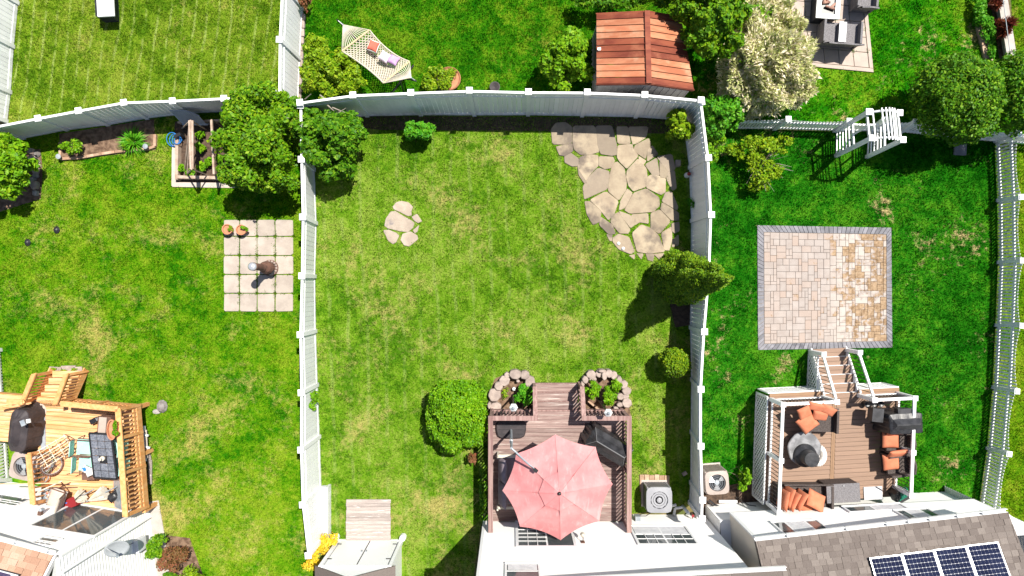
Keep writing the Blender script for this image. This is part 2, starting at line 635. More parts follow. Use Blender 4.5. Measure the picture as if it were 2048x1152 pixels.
# foliage
M['leaf_mid'] = leaf_mat("leaf_mid", (.035, .125, .003), (.105, .26, .004), (.26, .38, .010))
M['leaf_dark'] = leaf_mat("leaf_dark", (.020, .095, .003), (.068, .205, .004), (.19, .33, .012))
M['leaf_bright'] = leaf_mat("leaf_bright", (.05, .17, .003), (.13, .31, .004), (.26, .41, .012))
M['leaf_lime'] = leaf_mat("leaf_lime", (.07, .18, .003), (.18, .31, .006), (.34, .42, .016))
M['leaf_fresh'] = leaf_mat("leaf_fresh", (.022, .16, .006), (.07, .29, .008), (.17, .39, .02))
M['leaf_conifer'] = leaf_mat("leaf_conifer", (.030, .095, .003), (.10, .205, .004), (.24, .33, .008), trans=.15)
M['leaf_globe'] = leaf_mat("leaf_globe", (.045, .160, .002), (.115, .29, .003), (.22, .38, .008), trans=.2)
M['leaf_dapple'] = leaf_mat("leaf_dappled", (.10, .28, .02), (.55, .58, .22), (.95, .84, .64), trans=.3, patch=2.5, bias=.13)
M['leaf_red'] = leaf_mat("leaf_red", (.06, .012, .010), (.16, .030, .020), (.27, .08, .03), trans=.2)
M['leaf_russet'] = leaf_mat("leaf_russet", (.10, .075, .02), (.20, .10, .04), (.30, .07, .05), trans=.2)
M['petal_yellow'] = leaf_mat("petal_yellow", (.50, .36, .02), (.70, .48, .02), (.75, .60, .10), trans=.2)
M['petal_pink'] = leaf_mat("petal_pale", (.45, .30, .30), (.55, .40, .40), (.60, .55, .5), trans=.2)
M['bark'] = mat("bark", (.11, .080, .055), (.19, .15, .115), 14, .9, bump=.5)
M['twig'] = mat("grey_twig", (.28, .24, .20), (.36, .31, .27), 14, .9)

# lawns
M['lawn_a'] = lawn_mat("mown_lawn", (.055, .125, .005), (.112, .195, .010), (.180, .24, .025), (.30, .28, .07), .555, .70,
                       clip=(.25, .32, .08), stripe=(math.radians(7), .42), stripe_amt=.75)
M['lawn_b'] = lawn_mat("lush_lawn", (.010, .090, .002), (.034, .150, .003), (.105, .205, .008), (.22, .22, .03), .58, .74)
M['lawn_c'] = lawn_mat("patchy_lush_lawn", (.010, .115, .002), (.035, .180, .003), (.12, .24, .010), (.42, .33, .14), .565, .68)
M['lawn_d'] = lawn_mat("sunny_lawn", (.022, .130, .002), (.082, .205, .004), (.155, .25, .012), (.33, .30, .08), .52, .72, south=.045)
M['lawn_e'] = lawn_mat("olive_lawn", (.050, .138, .005), (.104, .212, .010), (.17, .26, .030), (.32, .29, .09), .515, .72,
                       clip=(.24, .29, .09), stripe=(math.radians(-2), .62), stripe_amt=.35, south=.045)
M['lawn_f'] = lawn_mat("deep_green_lawn", (.005, .072, .002), (.016, .125, .004), (.055, .190, .008), (.38, .30, .14), .575, .69)
M['lawn_g'] = lawn_mat("outer_lawn", (.040, .125, .003), (.085, .185, .004), (.16, .23, .012), (.30, .28, .05), .58, .72)
M['weed'] = leaf_mat("joint_weed", (.045, .12, .008), (.10, .20, .012), (.19, .27, .03), trans=.2)

# ---------------------------------------------------------------- ground, terraces, lawns
def pip(x, y, poly):
    inside = np.zeros(x.shape, bool)
    n = len(poly)
    j = n - 1
    for i in range(n):
        xi, yi = poly[i]
        xj, yj = poly[j]
        if yi != yj:
            c = ((yi > y) != (yj > y)) & (x < (xj - xi) * (y - yi) / (yj - yi) + xi)
            inside ^= c
        j = i
    return inside


def chaikin(p, q=.22):
    out = []
    n = len(p)
    for i in range(n):
        a, b = p[i], p[(i + 1) % n]
        out.append((a[0] + (b[0] - a[0]) * q, a[1] + (b[1] - a[1]) * q))
        out.append((b[0] + (a[0] - b[0]) * q, b[1] + (a[1] - b[1]) * q))
    return out


def shrink(p, d):
    cx = sum(a[0] for a in p) / len(p)
    cy = sum(a[1] for a in p) / len(p)
    out = []
    for a in p:
        l = math.hypot(a[0] - cx, a[1] - cy)
        k = max(0.3, (l - d) / l)
        out.append((cx + (a[0] - cx) * k, cy + (a[1] - cy) * k))
    return out


def W2(poly, z=0):
    return [tuple(P(x, y, z)[:2]) for x, y in poly]


EXC = []                      # ground outlines where no lawn grows (photo pixels at ground level)


def ground_sheet():
    b = MB()
    b.face([(-150, -150, 0), (150, -150, 0), (150, 150, 0), (-150, 150, 0)])
    o = b.build("ground", M['ground'])
    tag(o, "bare earth ground under the lawns", kind='structure')


ground_sheet()


def sheet(name, poly, z, m, label, kind='structure', parent=None):
    b = MB()
    pts = W2(poly)
    a = sum(pts[k][0] * pts[(k + 1) % len(pts)][1] - pts[(k + 1) % len(pts)][0] * pts[k][1] for k in range(len(pts)))
    if a < 0: pts = pts[::-1]
    b.prism(pts, z - .03, z)
    o = b.build(name, m, parent)
    if kind: tag(o, label, kind=kind)
    return o


def stone_mesh(name, poly_px, z0, z1, m, parent, gap=-2.1, inset=.010, rough_edge=.45, smooth=1):
    p = shrink(poly_px, gap)
    for _ in range(smooth): p = chaikin(p, .10)
    p = [(x + R.uniform(-rough_edge, rough_edge), y + R.uniform(-rough_edge, rough_edge)) for x, y in p]
    return MB().prism(W2(p), z0, z1, inset).build(name, m, parent)


# flagstone terrace in the corner of the middle yard (u, v in an enlarged crop of the terrace)
FS = [
    [(165, 245), (158, 140), (190, 100), (250, 95), (296, 122), (298, 235), (250, 245)],
    [(312, 120), (468, 120), (495, 300), (430, 318), (365, 318), (320, 285), (312, 240)],
    [(475, 118), (588, 118), (615, 240), (622, 320), (580, 325), (510, 315), (490, 250)],
    [(190, 268), (250, 256), (300, 245), (303, 300), (250, 328), (215, 322)],
    [(250, 338), (295, 315), (345, 355), (340, 402), (300, 402), (255, 378)],
    [(362, 345), (420, 322), (488, 332), (488, 400), (430, 462), (400, 510), (360, 440), (348, 405)],
    [(500, 336), (590, 342), (605, 370), (580, 412), (540, 422), (500, 402)],
    [(630, 240), (625, 125), (700, 125), (722, 242)],
    [(708, 125), (850, 125), (830, 195), (770, 238), (740, 245)],
    [(632, 260), (733, 252), (740, 290), (775, 330), (695, 420), (650, 375), (632, 340)],
    [(747, 292), (760, 257), (850, 207), (865, 250), (842, 290), (830, 350)],
    [(850, 285), (880, 262), (920, 318), (843, 368)],
    [(783, 338), (830, 368), (812, 392), (792, 378)],
    [(915, 340), (1020, 322), (1042, 425), (990, 438), (972, 410)],
    [(830, 397), (912, 348), (928, 470), (880, 467)],
    [(932, 372), (986, 440), (975, 487), (936, 482)],
    [(505, 425), (565, 447), (568, 480), (553, 567), (440, 618), (392, 640), (385, 550), (430, 480), (480, 430)],
    [(592, 390), (630, 378), (680, 430), (690, 530), (690, 570), (640, 650), (562, 580), (577, 480)],
    [(700, 440), (775, 352), (833, 430), (838, 490), (828, 552), (745, 583), (712, 545), (698, 490)],
    [(850, 485), (880, 470), (970, 492), (970, 588), (935, 608), (842, 560), (840, 530)],
    [(545, 590), (633, 660), (600, 750), (560, 790), (512, 722), (432, 650)],
    [(395, 662), (430, 662), (508, 730), (500, 800), (450, 823), (412, 750)],
    [(747, 602), (835, 572), (920, 632), (928, 690), (880, 730), (720, 743), (684, 718)],
    [(695, 572), (735, 602), (692, 698), (642, 720), (657, 652)],
    [(977, 600), (1020, 592), (1060, 690), (1055, 720), (952, 660)],
    [(950, 668), (1065, 740), (1065, 795), (1012, 788), (942, 720)],
    [(642, 732), (720, 762), (753, 820), (720, 848), (662, 770)],
    [(732, 757), (845, 747), (848, 818), (790, 803), (757, 828)],
    [(872, 747), (930, 722), (1008, 800), (930, 888), (872, 850)],
    [(592, 762), (640, 742), (718, 860), (700, 888), (642, 883), (582, 810)],
    [(512, 772), (588, 830), (612, 888), (562, 888), (502, 830)],
    [(1022, 822), (1070, 812), (1070, 870), (1042, 883), (1022, 868)],
    [(945, 892), (1018, 842), (1018, 930), (1000, 1008), (967, 1000)],
    [(737, 890), (800, 832), (860, 852), (918, 900), (967, 1020), (850, 1028), (772, 1018)],
    [(602, 922), (640, 897), (708, 920), (748, 1018), (720, 1033), (642, 998), (598, 950)],
    [(985, 442), (1038, 442), (1053, 560), (1022, 578), (987, 500)],
    [(715, 1048), (752, 1043), (748, 1072)], [(768, 1033), (812, 1038), (800, 1072)],
    [(835, 1038), (890, 1040), (880, 1086), (850, 1076)], [(892, 1038), (962, 1033), (930, 1072)],
    [(345, 420), (362, 450), (408, 520), (385, 522), (355, 472)],
    [(1030, 937), (1066, 902), (1066, 970), (1022, 985)],
    [(1046, 370), (1072, 372), (1072, 405), (1048, 408)],
    [(555, 900), (590, 898), (588, 940), (572, 935)],
]
FSP = [[(1060 + u / 3.6, 220 + v / 3.6) for u, v in p] for p in FS]
terr = thing("flagstone_patio", "tan flagstone patio of irregular stones with grassy joints", "patio", P(1255, 385))
for p in FSP:
    u = sum(a[0] for a in p) / len(p)
    v = sum(a[1] for a in p) / len(p)
    stone_mesh("flagstone", p, -.01, R.uniform(.028, .050), M['flag'], terr)
    EXC.append(shrink(p, -.9))

# stepping stones in the middle of the lawn
SS = [
    [(380, 240), (450, 165), (560, 130), (700, 160), (790, 260), (760, 340), (760, 430), (690, 440), (560, 365), (400, 305)],
    [(230, 500), (330, 360), (430, 345), (600, 450), (780, 550), (820, 590), (790, 690), (690, 775), (480, 745), (290, 700), (210, 650)],
    [(180, 745), (300, 735), (430, 790), (500, 860), (440, 990), (370, 1020), (280, 950)],
    [(545, 950), (580, 820), (740, 770), (880, 850), (900, 920), (720, 1070), (620, 1050)],
    [(775, 470), (880, 400), (985, 550), (900, 580), (830, 540)],
    [(800, 740), (930, 630), (890, 760), (840, 800)],
]
st = thing("stepping_stone_circle", "round cluster of pale flat stones in the middle lawn", "stepping stones", P(805, 448))
for p in SS:
    q = [(750 + u / 10.47, 390 + v / 10.47) for u, v in p]
    stone_mesh("flat_stone", q, -.01, R.uniform(.03, .045), M['flag_pale'], st, gap=-1.0, rough_edge=.4)
    EXC.append(shrink(q, .6))

# square concrete slabs of the west yard
GX = [448, 480, 515, 551, 587.6]
GY = [439, 473, 511, 549, 586.6, 623.6]
sl = thing("slab_patio", "small patio of square pinkish concrete slabs, weeds in the joints", "patio", P(518, 531))
for i in range(4):
    for j in range(5):
        x0, x1, y0, y1 = GX[i] + .9, GX[i + 1] - .9, GY[j] + .9, GY[j + 1] - .9
        c = 3.2
        q = [(x0 + c, y0), (x1 - c, y0), (x1 - c * .3, y0 + c * .3), (x1, y0 + c), (x1, y1 - c), (x1 - c * .3, y1 - c * .3), (x1 - c, y1),
             (x0 + c, y1), (x0 + c * .3, y1 - c * .3), (x0, y1 - c), (x0, y0 + c), (x0 + c * .3, y0 + c * .3)]
        q = [(a + R.uniform(-.5, .5), b + R.uniform(-.5, .5)) for a, b in q]
        MB().prism(W2(q), -.01, R.uniform(.040, .052), .008).build("slab", M['slab'], sl)
        EXC.append([(x0, y0), (x1, y0), (x1, y1), (x0, y1)])

# slabs and edging of the north-east terrace
ne = thing("slab_terrace", "beige concrete slab terrace with a border strip behind the pale shrub", "patio", P(1660, 70))
NE0 = (1737.0, 136.5)
ang = math.radians(5.4)
NU = (math.cos(ang), math.sin(ang))            # photo direction along the lower edge
NV = (math.sin(ang) * -1.0, math.cos(ang))


def ne_px(a, b):
    """a pixels leftwards, b pixels upwards from the inner lower right corner"""
    return (NE0[0] - a * NU[0] - b * math.sin(ang) * 1.05, NE0[1] - a * NU[1] - b * math.cos(ang))


for i in range(7):
    for j in range(6):
        a0, a1, b0, b1 = i * 29.5 + .5, i * 29.5 + 29, j * 30.5 + .5, j * 30.5 + 30
        q = [ne_px(a0, b0), ne_px(a1, b0), ne_px(a1, b1), ne_px(a0, b1)]
        MB().prism(W2(q), -.01, .044 + R.uniform(-.003, .003), .006).build("slab", M['slab_ne'], ne)
for q in ([ne_px(-8, -8), ne_px(207, -8), ne_px(207, -.6), ne_px(-8, -.6)], [ne_px(-8, 0), ne_px(-.8, 0), ne_px(-.8, 190), ne_px(-8, 190)]):
    MB().prism(W2(q), -.01, .05, .006).build("border_strip", M['slab_ne'], ne)
EXC.append([ne_px(-8, -8), ne_px(207, -8), ne_px(207, 190), ne_px(-8, 190)])

# paved square of the east yard: grey border pavers round a modular cream field
pt = thing("paver_patio", "square cream paver patio with grey border, stained on its right", "patio", P(1649, 575))
OUT = [(1513.8, 450.6), (1781.5, 455.5), (1783.5, 694.8), (1515.5, 699.7)]
INN = [(1527, 465), (1771.5, 469), (1772, 681.5), (1528, 687)]
EXC.append(OUT)


def lerp2(a, b, t):
    return (a[0] + (b[0] - a[0]) * t, a[1] + (b[1] - a[1]) * t)


def quad_uv(q, u, v):
    return lerp2(lerp2(q[0], q[1], u), lerp2(q[3], q[2], u), v)


MB().prism(W2(OUT), -.02, .012).build("bedding_sand", M['flag_pale'], pt)
for k in range(4):
    a, b = OUT[k], OUT[(k + 1) % 4]
    c, d = INN[k], INN[(k + 1) % 4]
    n = 30
    for i in range(n):
        t0, t1 = i / n, (i + 1) / n
        e = .04 / n * 1.2
        q = [lerp2(a, b, t0 + e), lerp2(a, b, t1 - e), lerp2(lerp2(a, b, t1 - e), lerp2(c, d, t1 - e), .96), lerp2(lerp2(a, b, t0 + e), lerp2(c, d, t0 + e), .96)]
        MB().prism(W2(q), .0, .040 + R.uniform(-.003, .003), .005).build("border_paver", M['border'], pt)
NXC, NYC = 39, 34
used = np.zeros((NXC, NYC), bool)
SIZES = [(3, 2), (2, 2), (2, 3), (2, 2), (3, 2), (2, 1), (3, 2), (4, 2), (1, 2), (2, 3)]
cells = []
for j in range(NYC):
    for i in range(NXC):
        if used[i, j]: continue
        opts = SIZES[:]
        R.shuffle(opts)
        for w, h in opts + [(1, 2), (2, 1), (1, 1)]:
            if i + w <= NXC and j + h <= NYC and not used[i:i + w, j:j + h].any():
                break
        used[i:i + w, j:j + h] = True
        cells.append((w * h, i, j, w, h))
cells.sort(reverse=True)
rest = MB()
for k, (ar, i, j, w, h) in enumerate(cells):
    e = .04
    q = [quad_uv(INN, (i + e) / NXC, (j + e) / NYC), quad_uv(INN, (i + w - e) / NXC, (j + e) / NYC),
         quad_uv(INN, (i + w - e) / NXC, (j + h - e) / NYC), quad_uv(INN, (i + e) / NXC, (j + h - e) / NYC)]
    z1 = .040 + R.uniform(-.004, .004)
    if k < 300:
        MB().prism(W2(q), 0, z1, .005).build("paver", M['paver'], pt)
    else:
        rest.prism(W2(q), 0, z1, .005)
if rest.v:
    tag(rest.build("small_pavers", M['paver'], pt), kind='stuff')

# pale paths and strips
sheet("path", [(2026, 1100), (2080, 1086), (2085, 1140), (2032, 1150)], .03, M['path'], "pale concrete path beyond the picket fence")
sheet("side_walk", [(296, 1004), (318, 1000), (330, 1070), (345, 1190), (300, 1190)], .03, M['concrete'],
      "concrete strip beside the west house wall")
EXC.append([(296, 1000), (316, 1000), (328, 1060), (330, 1190), (296, 1190)])
EXC.append([(2026, 1100), (2080, 1086), (2085, 1140), (2032, 1150)])

# soil areas
SOIL = [
    ("soil", [(118, 268), (308, 238), (312, 300), (125, 322)], 'soil', "bare soil of the long flower bed"),
    ("soil", [(350, 243), (476, 236), (476, 372), (346, 373)], 'mulch', "dark soil of the vegetable bed"),
    ("soil", [(975, 832), (977, 790), (990, 757), (1020, 744), (1055, 750), (1070, 780), (1072, 832)], 'soil', "soil inside the west planter"),
    ("soil", [(1164, 832), (1164, 770), (1185, 748), (1220, 745), (1250, 770), (1262, 832)], 'soil', "soil inside the east planter"),
    ("soil", [(58, 300), (82, 298), (86, 345), (82, 398), (-20, 430), (-20, 300)], 'soil', "soil under the shrub at the west edge"),
    ("soil", [(1335, 590), (1382, 562), (1384, 650), (1350, 655)], 'mulch', "mulch under the conifer"),
    ("soil", [(1975, -30), (2016, -30), (2026, 108), (1998, 118)], 'soil', "soil of the narrow bed with red shrubs"),
    ("soil", [(302, 1066), (380, 1076), (420, 1190), (300, 1190)], 'soil', "soil round the shrubs by the west house"),
    ("soil", [(1390, 985), (1530, 955), (1600, 975), (1600, 1040), (1390, 1030)], 'mulch', "shaded soil between fence and lattice"),
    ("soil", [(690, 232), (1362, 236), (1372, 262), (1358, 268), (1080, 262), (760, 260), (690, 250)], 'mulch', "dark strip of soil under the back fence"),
]
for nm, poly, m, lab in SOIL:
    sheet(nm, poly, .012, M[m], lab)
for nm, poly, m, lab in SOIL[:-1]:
    EXC.append(poly)
for poly in (
    [(985, 824), (1248, 824), (1248, 1034), (985, 1034)], [(1076, 776), (1160, 776), (1160, 830), (1076, 830)],         # middle deck and its steps
    [(971, 1031), (1500, 1030), (1500, 1200), (960, 1200)], [(676, 1080), (806, 1080), (812, 1200), (670, 1200)],
    [(693, 998), (782, 998), (782, 1086), (693, 1086)],
    [(84, 800), (272, 812), (290, 1015), (60, 1000)], [(-40, 800), (84, 800), (84, 1000), (-40, 1000)], [(-50, 940), (297, 1008), (310, 1200), (-50, 1200)],
    [(1518, 783), (1768, 783), (1768, 985), (1518, 1000)], [(1622, 700), (1694, 700), (1694, 785), (1622, 785)],
    [(1400, 1008), (1890, 985), (1960, 1200), (1400, 1200)], [(1420, 940), (1470, 940), (1470, 1010), (1420, 1010)],
    [(1280, 955), (1340, 955), (1340, 1030), (1280, 1030)], [(1196, 30), (1372, 30), (1372, 182), (1196, 182)],
):
    EXC.append(poly)


def grass(name, region, m, label, density=1250, h=(.03, .065), w=(.018, .034), lean=.85, excl=None, patchy=None, lean_dir=None):
    xs = [p[0] for p in region]
    ys = [p[1] for p in region]
    x0, x1, y0, y1 = min(xs), max(xs), min(ys), max(ys)
    n = int((x1 - x0) * (y1 - y0) / 58.5 ** 2 * density)
    x = NR.uniform(x0, x1, n)
    y = NR.uniform(y0, y1, n)
    k = pip(x, y, region)
    x, y = x[k], y[k]
    for e in (EXC if excl is None else excl):
        ex = [p[0] for p in e]
        ey = [p[1] for p in e]
        if max(ex) < x0 or min(ex) > x1 or max(ey) < y0 or min(ey) > y1: continue
        k = np.ones(len(x), bool)
        cand = (x > min(ex)) & (x < max(ex)) & (y > min(ey)) & (y < max(ey))
        k[cand] = ~pip(x[cand], y[cand], e)
        x, y = x[k], y[k]
    if patchy:
        f = np.sin(x * .13 + 1.7 * np.sin(y * .05)) + np.sin(y * .17 + 2.1 * np.sin(x * .07 + 1)) + .8 * np.sin((x + y) * .31)
        k = NR.uniform(0, 1, len(x)) < np.clip(.75 + patchy * f, .25, 1)
        x, y = x[k], y[k]
    n = len(x)
    kx = H / F
    X, Y = (x - 1024) * kx, (576 - y) * kx
    # clumps: height and lean vary together over a few decimetres
    cl = .5 + .25 * np.sin(X * 5.1 + 2 * np.sin(Y * 3.3)) + .25 * np.sin(Y * 6.7 + 2 * np.sin(X * 4.1))
    hh = NR.uniform(h[0], h[1], n) * (.7 + .6 * cl)
    ww = NR.uniform(w[0], w[1], n)
    a = NR.uniform(0, 2 * np.pi, n)
    la = NR.uniform(0, 2 * np.pi, n) if lean_dir is None else lean_dir + NR.normal(0, .9, n)
    ll = hh * NR.uniform(.1, lean * 1.4, n)
    v = np.zeros((n, 3, 3))
    v[:, 0, 0] = X - np.cos(a) * ww / 2
    v[:, 0, 1] = Y - np.sin(a) * ww / 2
    v[:, 1, 0] = X + np.cos(a) * ww / 2
    v[:, 1, 1] = Y + np.sin(a) * ww / 2
    v[:, 2, 0] = X + np.cos(la) * ll
    v[:, 2, 1] = Y + np.sin(la) * ll
    v[:, :2, 2] = .002
    v[:, 2, 2] = hh
    o = np_mesh(name, v, 3, m)
    return tag(o, label, kind='stuff')


YA = [(38, -30), (606, -30), (601, 120), (597, 214), (470, 219), (378, 226), (295, 236), (217, 250), (135, 260), (60, 272), (15, 280), (21, 185), (27, 94)]
YB = [(606, -30), (1405, -30), (1392, 237), (1271, 232), (1056, 229), (842, 229), (628, 236), (599, 214), (603, 120)]
YC = [(1405, -30), (1976, -30), (1999, 120), (2060, 125), (2060, 290), (1989, 283), (1800, 264), (1672, 262), (1548, 258), (1392, 250)]
YD = [(-40, 283), (60, 273), (135, 261), (217, 251), (295, 237), (378, 227), (470, 220), (597, 216), (626, 240), (627, 337), (632, 447), (629.5, 552),
      (631, 662), (634, 769), (638, 872), (641, 975), (650, 1070), (655, 1200), (296, 1200), (296, 1008), (-40, 965)]
YE = [(629, 238), (735, 232), (949, 231), (1164, 232), (1368, 239), (1379, 336), (1383, 442), (1382, 549), (1381, 655), (1383, 758), (1383, 862), (1381, 964), (1379, 1012),
      (1260, 1028), (965, 1030), (940, 1200), (655, 1200), (650, 1070), (642, 975), (639, 872), (635, 769), (631, 662), (630, 552), (633, 447), (628, 337)]
YF = [(1392, 252), (1548, 259), (1672, 263), (1800, 265), (1989, 284), (1995, 401), (1996, 525), (1991, 650), (1985, 774), (1974, 896), (1958, 1010), (1950, 1040), (1385, 1020),
      (1384, 862), (1384, 758), (1382, 655), (1383, 549), (1384, 442), (1380, 336)]
YG = [(1990, 286), (2070, 290), (2070, 1200), (1930, 1200), (1960, 1010), (1975, 896), (1986, 774), (1992, 650), (1997, 525), (1996, 401)]
YH = [(2021, -30), (2070, -30), (2070, 118), (2027, 112)]
for reg, m, lab, kw in (
    (YA, 'lawn_a', "north-west yard, mown in stripes", dict(lean_dir=1.5)),
    (YB, 'lawn_b', "hammock yard", dict(h=(.035, .08))),
    (YC, 'lawn_c', "north-east yard", dict(h=(.035, .09), patchy=.10)),
    (YD, 'lawn_d', "west yard", dict(h=(.035, .075))),
    (YE, 'lawn_e', "middle yard", dict(lean_dir=1.4)),
    (YF, 'lawn_f', "east yard", dict(h=(.035, .09), patchy=.08)),
    (YG, 'lawn_g', "outer strip beyond the picket fence", dict()),
    (YH, 'lawn_g', "north-east corner", dict())):
    sheet("lawn", reg, .006, M[m], "turf of the " + lab)
    grass("lawn_grass", reg, M[m], "grass blades of the " + lab, **kw)

# weeds in the joints
def weeds(name, spots, m, label, per=26, r=2.2, h=(.03, .09), z=.03):
    V = []
    for x, y, s in spots:
        n = int(per * s)
        a = NR.uniform(0, 2 * np.pi, n)
        d = np.abs(NR.normal(0, r * s, n))
        px, py = x + np.cos(a) * d, y + np.sin(a) * d
        k = H / F
        X, Y = (px - 1024) * k, (576 - py) * k
        hh = NR.uniform(*h, n)
        w = NR.uniform(.02, .045, n)
        b = NR.uniform(0, 2 * np.pi, n)
        c = NR.uniform(0, 2 * np.pi, n)
        v = np.zeros((n, 3, 3))
        v[:, 0] = np.stack([X - np.cos(b) * w / 2, Y - np.sin(b) * w / 2, np.full(n, z * .3)], 1)
        v[:, 1] = np.stack([X + np.cos(b) * w / 2, Y + np.sin(b) * w / 2, np.full(n, z * .3)], 1)
        v[:, 2] = np.stack([X + np.cos(c) * hh * .9, Y + np.sin(c) * hh * .9, z + hh * .6], 1)
        V.append(v)
    o = np_mesh(name, np.concatenate(V), 3, m)
    return tag(o, label, kind='stuff')


sp = []
for i in range(1, 4):
    for k in range(26):
        sp.append((GX[i] + R.uniform(-.8, .8), R.uniform(GY[0], GY[-1]), R.uniform(.3, .9)))
for j in range(1, 5):
    for k in range(12):
        sp.append((R.uniform(GX[0], GX[-1]), GY[j] + R.uniform(-.8, .8), R.uniform(.25, .7)))
sp += [(472, 474, 1.4), (535, 473, 1.6), (549, 490, 1.8), (479, 509, 1.5), (514, 585, 1.6), (533, 586, 1.4), (549, 572, 1.6), (570, 587, 1.2)]
weeds("joint_weeds", sp, M['weed'], "small weeds in the joints of the slab patio", r=1.6)
sp = []
for i in range(30):
    a = R.choice(range(0, 7)) * 29.5
    sp.append((*ne_px(a, R.uniform(0, 150)), R.uniform(.3, .9)))
sp += [(*ne_px(29.5, 31), 1.8), (*ne_px(59, 92), 1.5), (*ne_px(88, 122), 1.8), (*ne_px(88, 90), 1.3)]
weeds("joint_weeds", sp, M['weed'], "small weeds in the joints of the slab terrace", r=1.6)

# ---------------------------------------------------------------- white fences
def vinyl_fence(label, caps, bases, ztop=2.02, m='vinyl', mid=.78, cap_skip=(), board=.152, nograin=False):
    Mv = M[m]
    B = [P(x, y, 0) for x, y in bases]
    T = [P(x, y, ztop) for x, y in caps]
    n = len(B)
    root = thing("privacy_fence", label, "fence", (B[0] + B[-1]) / 2)
    for i in range(n):
        e = (B[min(i + 1, n - 1)] - B[max(i - 1, 0)]).normalized()
        if i not in cap_skip:
            up = (T[i] - B[i]).normalized()
            p = MB().bar(B[i] - up * .05, T[i] - up * .06, .13, .13, e).build("post", Mv, root)
            y = up.cross(e).normalized()
            c = MB().box(T[i] - up * .045, (.20, .20, .035), (e, y, up)).box(T[i] - up * .012, (.15, .15, .03), (e, y, up))
            c.build("cap", Mv, p)
    for i in range(n - 1):
        Ls = lambda t, s: (B[i] * (1 - s) + B[i + 1] * s) * (1 - t) + (T[i] * (1 - s) + T[i + 1] * s) * t
        ln = (B[i + 1] - B[i]).length
        if ln < .2: continue
        for nm, t, w, h in (("bottom_rail", .045, .05, .14), ("top_rail", .925, .07, .10)) + ((("middle_rail", mid, .055, .05),) if mid else ()):
            putbar(nm, Mv, Ls(t, .035), Ls(t, .965), w, h, root, (Ls(1, .5) - Ls(0, .5)))
        nb = max(2, round(ln * .93 / board))
        for k in range(nb):
            s = .035 + .93 * (k + .5) / nb
            a, b = Ls(.04, s), Ls(.92, s)
            x = (Ls(.5, min(1, s + .1)) - Ls(.5, s)).normalized()
            z = (b - a).normalized()
            y = z.cross(x).normalized()
            x = y.cross(z)
            put("board", Mv, (a + b) / 2 + y * R.uniform(-.002, .002), (ln * .93 / nb - .008, .022, (b - a).length), root, (x, y, z))
    return root


vinyl_fence("tall white vinyl fence across the back of the middle yard",
            [(599, 204), (705, 189), (821, 184), (938.5, 179.5), (1057, 182.5), (1175, 183), (1290, 188), (1403, 199)],
            [(628, 240), (735, 231.5), (842, 229.5), (949, 230), (1056, 229.5), (1164, 231.5), (1271, 233.5), (1366, 240)], 2.15)
vinyl_fence("white vinyl fence between the west yard and the middle lawn",
            [(600, 210), (602, 318), (604.6, 433.6), (603, 551.7), (599.5, 669.5), (601.5, 785.7), (600.5, 900.5), (604, 1010.5), (615.5, 1112)],
            [(627, 246), (628, 340), (632.5, 447), (629.5, 552.7), (631, 662), (634.5, 769), (638.7, 872.5), (642, 975), (650, 1068)])
vinyl_fence("white vinyl fence along the flagstone patio and conifer, shaded side showing",
            [(1404, 203), (1418, 315), (1424, 429), (1420, 546), (1409.7, 663.7), (1402.4, 779), (1402.4, 893), (1406, 1001), (1405, 1038)],
            [(1368, 244), (1379, 335.5), (1383, 442), (1382, 549), (1381, 654.6), (1383.6, 758), (1382.6, 862.6), (1381.6, 963.5), (1379, 1003.5)])
vinyl_fence("white vinyl fence behind the long flower bed of the west yard",
            [(-18, 254), (74, 236), (155, 220.5), (246, 204), (344, 201), (447, 196), (552, 196)],
            [(48, 276), (135, 259), (217.5, 249), (295, 236), (378, 226), (476, 222), (580, 222)], 1.75, mid=None)
vinyl_fence("white vinyl fence between striped lawn and hammock yard, sunlit side showing",
            [(563, -34), (557.6, 78), (557, 186)],
            [(605.8, 18), (601, 120), (596.5, 214)], 2.0)
vinyl_fence("white vinyl fence at the photo's top-left edge beside the striped lawn",
            [(-76, -122), (-66, -57), (-71, 43), (-76, 143), (-84, 207)],
            [(44, -80), (36, 7), (27, 94), (21, 185), (14, 243)], 2.02, mid=None)


